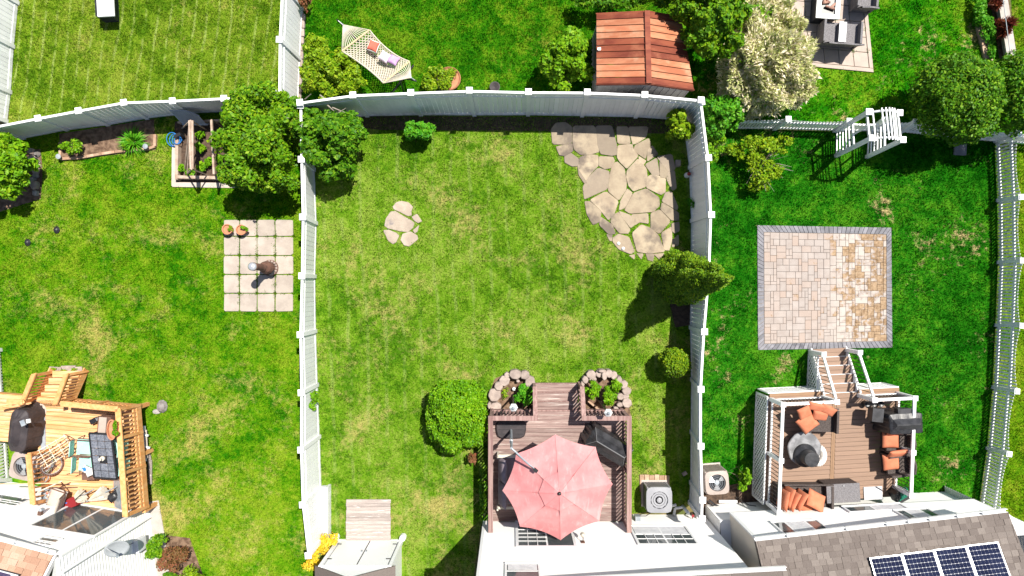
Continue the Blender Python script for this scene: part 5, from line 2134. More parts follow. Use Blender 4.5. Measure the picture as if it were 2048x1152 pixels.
bq = thing("covered_barbecue", "large barbecue under a faded brown-black cover on the cedar deck", "barbecue", P(66, 850, CZ))
cover_mesh("cover", P(70, 852, CZ), math.radians(84), 1.36, .60, .92, M['brown_cover'], bq, ridge=.10, flare=.12, seed=9, pw=.28, rl=.45)
MB().box(P(46, 846, 2.00), (.14, .18, .04), rotz(.4)).build("tool_tray", M['grey_metal'], bq)
MB().box(P(57, 842, 2.00), (.12, .12, .04), rotz(.2)).build("jar_lid", M['white_tile'], bq)
gm = thing("grill_mat", "dark grey mat strip on the cedar deck beside the barbecue", "mat", P(86, 872, CZ))
putbar("strip", M['grey_metal'], P(86, 834, CZ + .012), P(87, 908, CZ + .012), .16, .012, gm)
fs = thing("folding_cover", "round beige groundsheet on the cedar deck by the steps", "mat", P(80, 820, CZ))
MB().prism([tuple(P(80 + 14 * math.cos(t) * R.uniform(.9, 1.05), 822 + 15 * math.sin(t), CZ)[:2]) for t in [2 * math.pi * k / 12 for k in range(12)]], CZ + .002, CZ + .02, .006).build("sheet", M['beige'], fs)


def patio_table():
    z = 1.64
    q = [P(178.5, 866.5, z), P(222, 868.5, z), P(234, 958, z), P(188.5, 955, z)]
    root = thing("patio_table", "black framed patio table with grey tiles on the cedar deck", "table", P(203, 912, CZ))
    fr = MB()
    for k in range(4):
        fr.bar(q[k] - Z * .01, q[(k + 1) % 4] - Z * .01, .055, .05)
    fr.build("frame", M['black_metal'], root)
    UVq = lambda u, v: q[0].lerp(q[1], u).lerp(q[3].lerp(q[2], u), v)
    for i in range(3):
        for j in range(6):
            a, b, c, d = UVq((i + .03) / 3, (j + .03) / 6), UVq((i + .97) / 3, (j + .03) / 6), UVq((i + .97) / 3, (j + .97) / 6), UVq((i + .03) / 3, (j + .97) / 6)
            dark = (i == 1 and j in (3,))
            MB().prism([tuple(p[:2]) for p in (d, c, b, a)], z - .012, z + .008, .004).build("tile", M['black_metal'] if dark else TILE, root)
    for p in q:
        c = UVq(.5, .5)
        l = p.lerp(c, .06)
        putbar("leg", M['black_metal'], Vector((l.x, l.y, CZ)), l - Z * .03, .05, .05, root)
    c = UVq(.5, .55)
    MB().lathe([(.075, 0), (.075, .05), (.03, .07), (.03, .16), (.045, .18), (.001, .2)], c + Z * .01, 12).build("parasol_socket", M['cream_cloth'], root)


TILE = mat("slate_tile", (.085, .095, .12), (.17, .18, .21), 14, .55, rand=.15, bump=.3, fine=.2)
patio_table()


def sling_chair(label, c, rot, m, group):
    root = thing("patio_chair", label, "chair", c, group)
    x, y, z = rotz(rot)
    c = Vector(c)
    put("seat", m, c + Z * .43, (.48, .50, .02), root, (x, y, z))
    bx = (x * .26 + Z * .97).normalized()
    put("backrest", m, c - x * .27 + Z * .64, (.40, .50, .02), root, (bx, y, bx.cross(y)))
    f = MB()
    for s in (-.27, .27):
        f.tube([c + x * .26 + y * s, c + x * .24 + y * s + Z * .62, c - x * .24 + y * s + Z * .64, c - x * .33 + y * s + Z * .86], .016)
        f.tube([c - x * .28 + y * s, c - x * .22 + y * s + Z * .44, c + x * .25 + y * s + Z * .43], .016)
    f.build("frame", M['clay'], root)


G1 = "mint sling chairs round the tiled table"
sling_chair("mint green sling chair left of the table, upper one", P(186, 888, CZ), math.radians(-4), M['teal'], G1)
sling_chair("mint green sling chair left of the table, lower one", P(190, 919, CZ), math.radians(-4), M['teal'], G1)
sling_chair("mint green sling chair tucked between table and right railing, upper", P(252, 886, CZ), math.radians(176), M['teal'], G1)
sling_chair("mint green sling chair tucked between table and right railing, lower", P(255, 922, CZ), math.radians(176), M['teal'], G1)
bg_ = thing("plastic_bag", "crumpled white plastic bag with blue print at the table's lower corner", "bag", P(185, 945, CZ))
b0 = P(184, 943, CZ + .62)
pillow_mesh("sack", b0, rotz(.3), .42, .30, .22, M['white_cloth'], bg_, pinch=.25, flat=.8)
pillow_mesh("sack_corner", b0 + Vector((-.18, .08, .02)), rotz(1.1), .26, .22, .16, M['white_cloth'], bg_, pinch=.3, flat=.8)
put("print", M['blue'], b0 + Vector((-.17, .10, .11)), (.10, .12, .006), bg_, rotz(.4))
MB().box(P(186, 944, CZ + .25), (.40, .38, .5)).build("crate", M['clay'], bg_)
tr = thing("planter_trough", "oval terracotta trough with bright green herb on the railing corner", "planter", P(231, 857, 1.93))
tc = P(230.5, 857, 1.93)
MB().lathe([(.12, 0), (.155, .16), (.17, .17), (.17, .20), (.145, .20), (.14, .12), (.001, .12)], tc, 20, .9, 1.9).build("pot", M['terracotta'], tr)
sbx = thing("storage_bench", "brown wooden storage bench with grey lid in the deck's upper corner", "bench", P(215, 842, CZ))
put("box", M['clay'], P(217, 846, CZ + .23), (.42, .50, .46), sbx, rotz(-.09))
put("lid", M['slab_ne'], P(205, 850, CZ + .49), (.24, .50, .03), sbx, rotz(-.09))
spk = thing("speaker_box", "small black box lying on the cedar deck near the top railing", "box", P(191, 840, CZ))
put("body", M['black_metal'], P(190, 841, CZ + .12), (.20, .16, .24), spk, rotz(.5))
put("front", M['grey_metal'], P(195, 838, CZ + .13), (.02, .10, .15), spk, rotz(.5))


def drying_rack():
    root = thing("drying_rack", "pale wooden clothes drying rack collapsed on the cedar deck", "rack", P(108, 902, CZ))
    a, b = P(84, 918, CZ + .55), P(140, 884, CZ + .35)
    e = (b - a).normalized()
    y = Vector((-e.y, e.x, 0))
    for k in range(7):
        o = y * (-.30 + .10 * k) + Z * (.10 * (k % 2))
        putbar("dowel", M['pale_wood'] if k % 2 else M['cream_cloth'], a + o - e * .1, b + o * .9, .02, .02, root)
    for s in (.05, .35, .65, .95):
        c = a.lerp(b, s)
        putbar("crossbar", M['cream_cloth'], c - y * .34 + Z * .04, c + y * .32 - Z * .02, .022, .022, root)
    for k in range(5):
        c = a.lerp(b, .55 + .1 * k) - y * .25
        putbar("leg", M['clay'], c + Z * .1, c - y * .22 * (1 if k % 2 else -1) + e * .1 - Z * .30, .016, .016, root)
    putbar("leg", M['clay'], b + y * .3, b - e * .05 + y * .05 - Z * .34, .016, .016, root)


drying_rack()


def hoop(name, label, cat, c, r, tube, nrm, m, spokes=0):
    root = thing(name, label, cat, c - Z * r)
    x, y, z = axes(Vector((nrm.y, -nrm.x, 0)) if abs(nrm.z) < .99 else Vector((1, 0, 0)), nrm)
    n = 28
    pts = [c + x * r * math.cos(2 * math.pi * k / n) + y * r * math.sin(2 * math.pi * k / n) for k in range(n + 1)]
    MB().tube(pts, tube, 8).build("tyre", m, root, True)
    rp = [c + (p - c) * .88 for p in pts]
    MB().tube(rp, tube * .45, 6).build("rim", M['silver'], root)
    s = MB()
    for k in range(spokes):
        a = 2 * math.pi * k / spokes
        s.cyl(c, c + (x * math.cos(a) + y * math.sin(a)) * r * .88, .004, n=4)
    s.cyl(c - z * .05, c + z * .05, .03, n=8)
    s.build("spokes", M['silver'], root)


OLIVE = mat("olive_rubber", (.12, .105, .05), (.16, .14, .075), 6, .8)
hoop("bicycle_wheel", "olive tyred bicycle wheel leaning against the deck's inner rail", "wheel", P(81, 927, CZ + .36), .36, .03, Vector((.72, .10, .68)).normalized(), OLIVE, 16)
hoop("bicycle_wheel", "brown tyred bicycle wheel behind the olive one on cedar deck", "wheel", P(104, 931, CZ + .30), .32, .026, Vector((.80, -.10, .58)).normalized(), M['clay'], 14)
hoop("wire_ring", "small grey wire ring hanging low on the deck's inner rail", "ring", P(86, 955, CZ + .30), .16, .012, Vector((.8, .2, .55)).normalized(), M['grey_metal'], 6)


def beige_chair():
    root = thing("camp_chair", "beige folding camp chair facing the house on the cedar deck", "chair", P(130, 990, CZ))
    c = P(133, 988, CZ)
    x, y, z = rotz(math.radians(-18))
    pillow_mesh("seat", c + Z * .45, (x, y, z), .55, .62, .10, M['beige'], root, pinch=.02, flat=.3)
    bx = (x * .30 + Z * .95).normalized()
    pillow_mesh("backrest", c + x * .30 + Z * .76, (bx, y, bx.cross(y)), .60, .62, .08, M['beige'], root, pinch=.02, flat=.3)
    f = MB()
    for s in (-.32, .32):
        f.tube([c - x * .28 + y * s, c + x * .30 + y * s + Z * .62, c + x * .42 + y * s + Z * 1.06], .016)
        f.tube([c + x * .28 + y * s, c - x * .26 + y * s + Z * .60, c + x * .30 + y * s + Z * .62], .016)
    f.build("frame", M['clay'], root)


beige_chair()
bk = thing("fire_basket", "round wire basket full of odds and ends below the drying rack", "basket", P(112, 982, CZ))
bc = P(112, 983, CZ)
MB().lathe([(.16, 0), (.20, .38), (.215, .40), (.195, .40), (.185, .30), (.001, .30)], bc, 18).build("bowl", M['grey_metal'], bk)
for k in range(9):
    a = R.uniform(0, 6.28)
    r = R.uniform(0, .13)
    put("scrap", M[R.choice(['coral', 'grey_metal', 'timber', 'white_tile'])], bc + Vector((math.cos(a) * r, math.sin(a) * r, .33)), (.08, .05, .05), bk, rotz(a))


def folded_parasol(label, p, q, m):
    root = thing("folded_parasol", label, "parasol", p, "folded cream parasols on the cedar deck")
    d = (q - p).normalized()
    x, y, z = axes(d)
    b = MB()
    N = 20
    prof = [(0, .03), (.15, .06), (.6, .15), (.95, .21)]
    L = (q - p).length
    rings = []
    for s, r in prof:
        ring = []
        for k in range(N):
            a = 2 * math.pi * k / N
            rr = r * (1 + .16 * (1 if k % 2 else -1))
            ring.append(p + d * L * s + y * math.cos(a) * rr + z * math.sin(a) * rr * .7)
        rings.append(ring)
    for j in range(len(rings) - 1):
        for k in range(N):
            b.face([rings[j][k], rings[j][(k + 1) % N], rings[j + 1][(k + 1) % N], rings[j + 1][k]])
    b.face(rings[0][::-1])
    b.face(rings[-1])
    b.build("canopy", m, root)
    MB().cyl(p - d * .12, q + d * .45, .02, n=8).build("pole", M['grey_metal'], root)


folded_parasol("folded cream parasol lying on the deck, left of the pair", P(142, 1004, 1.15), P(167, 990, 1.25), M['cream_cloth'])
folded_parasol("folded cream parasol lying on the deck, right of the pair", P(178, 1001, 1.2), P(212, 984, 1.3), M['cream_cloth'])
rc = thing("red_cooler", "dark red wagon with blue wheel in front of the sliding door", "wagon", P(137, 1010, CZ))
put("tub", M['red_plastic'], P(139, 1006, CZ + .28), (.55, .30, .24), rc, rotz(.35))
for x, y, m_ in ((136, 1003, 'blue'), (127, 1013, 'grey_metal')):
    c = P(x, y, CZ + .30)
    MB().cyl(c - Vector((0, .03, 0)), c + Vector((0, .03, .02)), .10, n=14).build("wheel", M[m_], rc)
putbar("handle", M['black_metal'], P(150, 1000, CZ + .45), P(172, 980, CZ + .6), .025, .025, rc)
gp = thing("leaning_tabletop", "grey table top leaning against the right railing near the house", "panel", P(238, 985, CZ))
put("sheet", M['grey_metal'], P(237, 987, CZ + .38), (.78, .95, .03), gp, axes(Vector((.75, .1, .66)), Vector((-.6, 0, .75))))
vk = thing("black_tool_bag", "black tool bag slumped in front of the grey panel", "bag", P(228, 993, CZ))
pillow_mesh("bag", P(228, 992, CZ + .25), rotz(.6), .40, .30, .32, M['black_cover'], vk, pinch=.1, flat=.6)
MB().tube([P(224, 990, CZ + .4), P(229, 985, CZ + .52), P(234, 991, CZ + .4)], .015).build("strap", M['black_cover'], vk)
pl = thing("pole_bundle", "two long thin poles leaning over the deck's inner rail", "poles", P(90, 975, CZ))
putbar("pole", M['pale_wood'], P(0, 968, 1.75), P(120, 966, CZ + .9), .03, .03, pl)
putbar("pole", M['cream_cloth'], P(44, 998, 1.7), P(124, 962, CZ + .8), .03, .03, pl)
# things stored outside the right railing
st_ = thing("pipe_stack", "white and blue pipes stacked outside the cedar railing", "pipes", P(292, 890))
for x, m_, y0, y1 in ((284, 'blue', 868, 888), (288, 'white_tile', 852, 922), (291, 'beige', 860, 916)):
    a, b = P(x, y0, .25), P(x + 3, y1, .22)
    MB().cyl(a, b, .045, n=8).build("pipe", M[m_], st_)
putbar("cross_piece", M['white_tile'], P(286, 869, .3), P(297, 871, .3), .06, .06, st_)
putbar("cross_piece", M['white_tile'], P(288, 892, .3), P(300, 896, .3), .06, .06, st_)
lb = thing("wood_offcuts", "grey timber offcuts lying beside the pipes outside the railing", "wood", P(297, 905))
for k in range(4):
    putbar("offcut", M['grey_wood'], P(295 + k * 2, 893 + 9 * k, .08), P(298 + k * 1, 908 + 20 * k, .08), .09, .05, lb)

# rock and stump in the grass
rk = thing("buried_rock", "grey rock with a patch of bare soil in the west lawn", "rock", P(323, 815))
MB().lathe([(.17, 0), (.19, .06), (.13, .16), (.05, .20), (.001, .21)], P(326, 812), 9, 1.0, 1.2).build("rock", M['rock_grey'], rk)
MB().lathe([(.12, 0), (.10, .05), (.001, .08)], P(314, 823), 8, 1.3, .8).build("small_rock", M['rock_grey'], rk)
for x, y, lab in ((115, 460, "small dark clod on the west lawn, upper one"), (57, 485, "small dark clod on the west lawn, lower one")):
    o = MB().lathe([(.09, 0), (.11, .05), (.06, .10), (.001, .12)], P(x, y), 8, 1, 1.2).build("earth_clod", M['black_metal'])
    tag(o, lab, "clod")

# flower pots and clay chimney stove on the slab patio
def flower_pot(label, c, r, h):
    root = thing("flower_pot", label, "flower pot", c, "terracotta pots on the slab patio")
    MB().lathe([(r * .68, 0), (r * .95, h * .8), (r * 1.05, h * .8), (r * 1.08, h), (r * .90, h), (r * .86, h * .82), (.001, h * .82)], c, 22).build("pot", M['terracotta'], root)
    return root


POT1 = flower_pot("terracotta pot with sparse seedling, left of the two", P(461.5, 460, .05), .165, .30)
POT2 = flower_pot("terracotta pot with green plant, right of the two", P(489, 461, .05), .165, .30)


def chimney_stove():
    c = P(541, 536, .05)
    root = thing("clay_chimenea", "brown clay chimney stove with steel cap on the slab patio", "chimenea", c)
    MB().lathe([(.26, 0), (.28, .02), (.28, .07), (.24, .08), (.20, .05), (.001, .05)], c, 22).build("stand_ring", M['clay'], root)
    for k in range(9):
        a = -1.3 + k * .42
        MB().lathe([(.035, 0), (.045, .03), (.02, .06), (.001, .065)], c + Vector((math.cos(a) * .23, math.sin(a) * .23, .06)), 7).build("pebble", M['rock'], root)
    MB().lathe([(.13, .08), (.20, .16), (.225, .34), (.20, .52), (.14, .66), (.115, .72)], c, 22).build("belly", M['clay'], root)
    MB().lathe([(.125, .70), (.13, .78), (.115, .80), (.115, 1.42), (.14, 1.46), (.14, 1.52), (.10, 1.52), (.09, 1.2)], c, 22).build("chimney", M['clay'], root)
    MB().lathe([(.135, 0), (.135, .05), (.10, .09), (.001, .11)], c + Z * 1.55, 18).build("cap", M['silver'], root)
    m = MB()
    for k in range(3):
        a = k * 2.09
        m.cyl(c + Vector((math.cos(a) * .10, math.sin(a) * .10, 1.50)), c + Vector((math.cos(a) * .11, math.sin(a) * .11, 1.58)), .012, n=6)
    m.build("cap_leg", M['silver'], root)
    mo = MB()
    d = Vector((.6, -.8, 0))
    mo.lathe([(.10, 0), (.12, .02), (.12, .05)], c + d * .19 + Z * .24, 12)
    mo.build("mouth", M['black_metal'], root)


chimney_stove()


# long flower bed
fb = thing("flower_bed_edging", "narrow brick-coloured edging round the long flower bed", "edging", P(215, 312))
pts = [(122, 285), (122, 318), (160, 316), (205, 308), (232, 304), (300, 297), (311, 293), (311, 268)]
for a, b in zip(pts[:-1], pts[1:]):
    n = max(1, int(math.hypot(b[0] - a[0], b[1] - a[1]) / 14))
    for k in range(n):
        p, q = lerp2(a, b, k / n), lerp2(a, b, (k + .95) / n)
        putbar("edging_brick", M['timber'], P(*p, .05 + R.uniform(-.01, .01)), P(*q, .05), .085, .12, fb)
for x, y, lab in ((127, 316, "dark solar light at the flower bed's left corner"), (299, 296, "dark solar light at the flower bed's right corner")):
    r_ = thing("solar_light", lab, "light", P(x, y))
    MB().cyl(P(x, y), P(x, y) + Z * .22, .015, n=6).build("stake", M['black_metal'], r_)
    MB().lathe([(.06, 0), (.09, .05), (.09, .07), (.001, .09)], P(x, y) + Z * .2, 10).build("head", M['grey_metal'], r_)


# vegetable bed with stake frame
def veg_bed():
    root = thing("raised_bed", "timber framed vegetable bed beside the large tree", "garden bed", P(415, 308))
    putbar("side_board", M['stake'], P(357, 277, .12), P(356, 360, .12), .10, .24, root)
    putbar("side_board", M['stake'], P(357, 355, .13), P(476, 357, .13), .10, .26, root)
    putbar("side_board", M['stake'], P(358, 246, .12), P(470, 240, .12), .06, .22, root)
    putbar("walk_board", M['beige'], P(349, 290, .03), P(348, 372, .03), .16, .03, root)
    putbar("walk_board", M['beige'], P(345, 369, .035), P(400, 370, .035), .16, .03, root)
    putbar("walk_board", M['beige'], P(402, 370, .03), P(478, 371, .03), .17, .03, root)
    fr = thing("stake_trellis", "two tall stake frames standing in the vegetable bed", "trellis", P(395, 300))
    # left frame: A shaped pairs joined by long bars
    zt = 1.55
    a, b = P(381, 241, zt), P(383, 338, zt)
    for o in (-2.5, 1.5, 4.5):
        putbar("ridge_pole", M['stake'], P(381 + o, 241, zt), P(383 + o * .6, 338, zt - .02), .045, .045, fr)
    for px, py, t in ((364, 257, a), (412, 259, a), (373, 350, b), (420, 352, b)):
        putbar("stake", M['stake'], P(px, py, .0) if py > 300 else P(px, py, .0), t, .04, .04, fr)
    putbar("brace", M['stake'], P(369, 350, .05), P(379, 252, zt), .045, .045, fr)
    putbar("brace", M['stake'], P(375, 346, .4), P(380, 262, zt), .04, .04, fr)
    c, d = P(423, 240, zt), P(428, 348, 1.35)
    putbar("ridge_pole", M['stake'], c, d, .06, .06, fr)
    for px, py, t in ((446, 254, c), (446, 352, d), (425, 262, c), (432, 352, d)):
        putbar("stake", M['stake'], P(px, py, 0), t, .04, .04, fr)


veg_bed()
hs = thing("hose_coil", "coiled bright blue garden hose by the vegetable bed", "hose", P(350, 279))
m = MB()
for k in range(4):
    c = P(345 + k * 3.5, 279 + (k % 2) * 1.2, .10 + .05 * k)
    r = .20 - .025 * k
    m.tube([c + Vector((math.cos(t) * r, math.sin(t) * r * 1.15, .04 * math.sin(t + k))) for t in [2 * math.pi * j / 20 for j in range(21)]], .014, 6)
m.tube([P(353, 270, .3), P(357, 272, .35), P(362, 276, .3), P(366, 282, .12)], .014)
m.build("coil", M['blue'], hs)
MB().box(P(359, 272, .25), (.22, .10, .30), rotz(.4)).build("reel", M['black_metal'], hs)


def slat_bench():
    root = thing("slatted_headboard", "curved grey slatted panel leaning on the fence by the vegetable bed", "panel", P(387, 242))
    a, b = P(366, 249, .25), P(414, 249, .25)
    u = (b - a)
    n = 12
    for k in range(n):
        s = (k + .5) / n
        h = .70 - .26 * (max(0, (s - .55)) / .45) ** 2
        p = a + u * s
        q = p + Vector((-.13, .30, .62)) * h / .7
        putbar("slat", M['dark_blue_slat'], p, q, .045, .02, root, Vector((0, -.7, .4)))
    pts = [a + u * s + Vector((-.13, .30, .62)) * (.70 - .26 * (max(0, (s - .55)) / .45) ** 2) / .7 for s in [k / 10 for k in range(11)]]
    m = MB()
    for p, q in zip(pts[:-1], pts[1:]): m.bar(p, q, .04, .04)
    m.bar(a, b, .05, .05)
    m.bar(a, Vector((a.x, a.y + .1, 0)), .05, .05).bar(b, Vector((b.x, b.y + .1, 0)), .05, .05)
    m.build("frame", M['dark_blue_slat'], root)


slat_bench()

# rocks under the shrub at the west edge
RL = [(66, 303, 9, 7, 'rock'), (76, 308, 8, 7, 'rock_grey'), (70, 317, 10, 6, 'rock'), (77, 324, 6, 5, 'rock_grey'), (74, 341, 7, 9, 'rock'), (74, 352, 6, 6, 'rock_grey'), (74, 371, 8, 10, 'rock'), (74, 387, 6, 7, 'rock_grey'), (68, 360, 6, 5, 'rock_grey'), (80, 332, 5, 4, 'rock')]
root = thing("rock_border", "row of grey boulders edging the shrub at the west side", "rocks", P(73, 345))
for x, y, a, b, m_ in RL:
    c = P(x, y)
    pts = chaikin([(c.x + math.cos(t) * a / 58 * R.uniform(.85, 1.1), c.y + math.sin(t) * b / 58 * R.uniform(.85, 1.1)) for t in [2 * math.pi * k / 7 + R.uniform(-.2, .2) for k in range(7)]])
    MB().prism(pts, 0, R.uniform(.10, .22), .05).build("boulder", M[m_], root)

# storage box on the north-west lawn
wb = thing("deck_box", "white storage box standing on the striped lawn, top edge of photo", "box", P(213, 14))
put("body", M['fan_dark'], P(214, 10, .28), (.48, .95, .56), wb, rotz(.05))  # near-black body colour paints the shaded front of the white box
MB().box(P(211, 2, .60), (.56, 1.05, .08), rotz(.05)).build("lid", M['vinyl'], wb, bevel=.02)

# stone edging under the fence of the hammock yard
se = thing("stone_edging", "row of beige edging stones along the fence of the hammock yard", "edging", P(605, 90))
y = 28
while y < 214:
    h = R.uniform(13, 18)
    x = 607.5 - (y - 28) * .048
    MB().box(P(x, y + h / 2, .06), (.10, h / 58.5 - .02, .12), rotz(R.uniform(-.06, .06))).build("edging_stone", M['rock'], se, bevel=.02)
    y += h

# ---------------------------------------------------------------- hammock
def hammock():
    root = thing("hammock", "cream rope hammock on a dark stand in the upper middle yard", "hammock", P(752, 107))
    L1, R1 = P(684, 102, .98), P(739, 60, .98)          # west spreader bar ends
    L2, R2 = P(766.7, 165.8, .98), P(819, 123, .98)      # east spreader bar ends
    e1, e2 = P(686, 49.5, 1.12), P(822, 155, 1.12)
    putbar("spreader_bar", M['pale_wood'], L1, R1, .05, .035, root)
    putbar("spreader_bar", M['pale_wood'], L2, R2, .05, .035, root)
    sag = lambda s, t: -.42 * 4 * s * (1 - s) * (.55 + .45 * (4 * t * (1 - t)))
    def bed(s, t):
        p = L1.lerp(R1, t).lerp(L2.lerp(R2, t), s)
        c = L1.lerp(R1, .5).lerp(L2.lerp(R2, .5), s)
        p = p.lerp(c, .16 * 4 * s * (1 - s))
        return p + Z * sag(s, t)
    net = MB()
    NT, NSg = 18, 34
    for i in range(NT + 1):
        r = .022 if i in (0, NT) else .011
        for k in range(NSg):
            # diamond weave: cords wander side to side
            w0 = (.42 / NT) * (1 if (k + i) % 2 else -1) if i not in (0, NT) else 0
            w1 = -w0
            net.cyl(bed(k / NSg, min(1, max(0, i / NT + w0))), bed((k + 1) / NSg, min(1, max(0, i / NT + w1))), r, n=4, cap=False)
    for k in range(2, NSg - 1):
        pts = [bed((k + .5) / NSg, t / 8) for t in range(9)]
        for a, b in zip(pts[:-1], pts[1:]): net.cyl(a, b, .008, n=4, cap=False)
    tag(net.build("rope_bed", M['rope'], root), kind='stuff')
    fan = MB()
    for e, a, b in ((e1, L1, R1), (e2, L2, R2)):
        for k in range(15):
            fan.cyl(e, a.lerp(b, k / 14), .012, n=4, cap=False)
    fan.build("rope_fan", M['rope'], root)
    d = (e2 - e1).normalized()
    for e, s in ((e1, -1), (e2, 1)):
        h = MB().cyl(e, e + d * s * .20 + Z * .06, .014, n=6)
        h.lathe([(.025, -.02), (.03, 0), (.025, .02)], e, 8)
        h.build("hook", M['silver'], root)
    st = MB()
    y = Vector((-d.y, d.x, 0))
    for e, s in ((e1, -1), (e2, 1)):
        t = e + d * s * .22 + Z * .08
        f = Vector((t.x, t.y, 0)) - d * s * .75 + Z * .05
        st.cyl(t, f, .028, n=8)
        st.cyl(f - y * .55, f + y * .55, .03, n=8)
    f1 = e1 - d * .22 + d * .75
    f2 = e2 + d * .22 - d * .75
    st.cyl(Vector((f1.x, f1.y, .05)), Vector((f2.x, f2.y, .05)), .028, n=8)
    st.cyl(P(801, 162, .9), P(782, 186, .03), .022, n=6)
    st.cyl(P(801, 162, .9), P(808, 184, .03), .022, n=6)
    st.build("stand", M['black_metal'], root)
    return bed


bed = hammock()


def lay_pillow(label, px, py, w, l, a, m, z, border=None, tilt=(0, 0)):
    c = P(px, py, z)
    x, y, zz = rotz(a)
    zz = (zz + x * tilt[0] + y * tilt[1]).normalized()
    x = (x - zz * x.dot(zz)).normalized()
    y = zz.cross(x)
    o = thing("pillow", label, "pillow", c, "pillows on the hammock")
    if border:
        pillow_mesh("piping", c - zz * .01, (x, y, zz), w * 1.08, l * 1.08, .05, border, o, pinch=.03)
    pillow_mesh("cushion", c, (x, y, zz), w, l, .17, m, o, pinch=.10)
    return o


lay_pillow("coral pillow with white piping on the hammock", 746.5, 92, .34, .34, math.radians(-22), M['coral'], .86, M['white_cloth'])
lay_pillow("pale pink pillow on the hammock between the coral and lilac ones", 769, 113.5, .36, .34, math.radians(-32), M['lilac_pale'], .84)
o = lay_pillow("lilac pillow with a pale stripe at the hammock's lower end", 787, 120, .34, .32, math.radians(-28), M['lilac'], .90, tilt=(-.15, .1))

# ---------------------------------------------------------------- terrace furniture, north-east
def fire_table():
    c = P(1652, 5, .0)
    root = thing("fire_table", "white tiled fire pit table with logs on the slab terrace", "fire pit", c)
    a = math.radians(-4)
    x, y, z = rotz(a)
    h = .60
    w, l, b = .78, 1.15, .15
    cc = P(1657, 3, h)
    put("base", M['fan_dark'], Vector((cc.x, cc.y, h / 2 - .03)), (w - .10, l - .10, h - .06), root, (x, y, z))
    n = 0
    for i in range(4):
        for s in (-1, 1):
            put("tile", M['white_tile'], cc + x * s * (w / 2 - b / 2) + y * (l / 2 - l / 8 - l / 4 * i), (b, l / 4 - .008, .05), root, (x, y, z))
    for i in range(2):
        for s in (-1, 1):
            put("tile", M['white_tile'], cc + y * s * (l / 2 - b / 2) + x * ((w - 2 * b) / 4 * (1 if i else -1)) + Z * .002, ((w - 2 * b) / 2 - .008, b, .05), root, (x, y, z))
    put("burner_tray", M['black_metal'], cc - Z * .06, (w - 2 * b, l - 2 * b, .04), root, (x, y, z))
    for k in range(7):
        p = cc + x * R.uniform(-.16, .16) + y * R.uniform(-.36, .3) + Z * R.uniform(.0, .03)
        t = R.uniform(0, 3.1)
        v = Vector((math.cos(t), math.sin(t), R.uniform(-.15, .15))) * R.uniform(.10, .17)
        MB().cyl(p - v, p + v, .045, .04, 8).build("log", M['log'], root)


fire_table()


def wicker_seat(label, c, rot, width, m, arms=True, console=False, back=.42, name="wicker_chair", cat="chair", depth=.72, hseat=.42, slant=.22):
    root = thing(name, label, cat, c)
    c = Vector(c)
    x, y, z = rotz(rot)                  # x points forward
    put("seat", m, c + Z * (hseat - .05), (depth, width, .09), root, (x, y, z))
    put("skirt", m, c + Z * (hseat / 2 - .06), (depth - .06, width - .06, hseat - .14), root, (x, y, z))
    bx = (-x * slant + Z).normalized()
    b = MB()
    nb = 8
    bc = c - x * (depth / 2 - .02) + Z * hseat
    for k in range(nb):
        s0, s1 = -width / 2 + width * k / nb, -width / 2 + width * (k + 1) / nb
        hk = lambda s: back * (1 + .10 * math.cos(6.28 * s / width * (2 if width > 1 else 1)))
        q0, q1 = bc + y * s0, bc + y * s1
        t0, t1 = q0 + bx * hk(s0), q1 + bx * hk(s1)
        o = x * .05
        b.face([q0, q1, t1, t0])
        b.face([q0 - o, t0 - o, t1 - o, q1 - o])
        b.face([t0, t1, t1 - o, t0 - o])
    b.build("backrest", m, root)
    if arms:
        for s in (-1, 1):
            put("armrest", m, c + y * s * (width / 2 + .03) + Z * (hseat + .06), (depth, .07, .34), root, (x, y, z))
            put("side_panel", m, c + y * s * (width / 2 + .03) + Z * (hseat / 2 - .06), (depth, .06, hseat - .14), root, (x, y, z))
    for sx in (-1, 1):
        for sy in (-1, 1):
            put("leg", m, c + x * sx * (depth / 2 - .04) + y * sy * (width / 2 - .0) + Z * .05, (.05, .05, .10), root, (x, y, z))
    if console:
        put("console_table", M['grey_metal'], c + Z * (hseat + .16), (depth - .06, .24, .03), root, (x, y, z))
        put("console_side", m, c + y * .10 + Z * (hseat + .07), (depth - .1, .03, .16), root, (x, y, z))
        put("console_side", m, c - y * .10 + Z * (hseat + .07), (depth - .1, .03, .16), root, (x, y, z))
    return root


wicker_seat("grey wicker double seat with a middle console on the slab terrace", P(1668, 77), math.radians(86), 1.16, M['wicker_grey'], console=True, back=.50, name="wicker_loveseat", cat="sofa", slant=.30)
wicker_seat("grey wicker armchair at the top right of the slab terrace", P(1717, 7), math.radians(86), .56, M['wicker_grey'], back=.5, slant=.30)

# ---------------------------------------------------------------- east yard: composite deck
EZ = 1.05


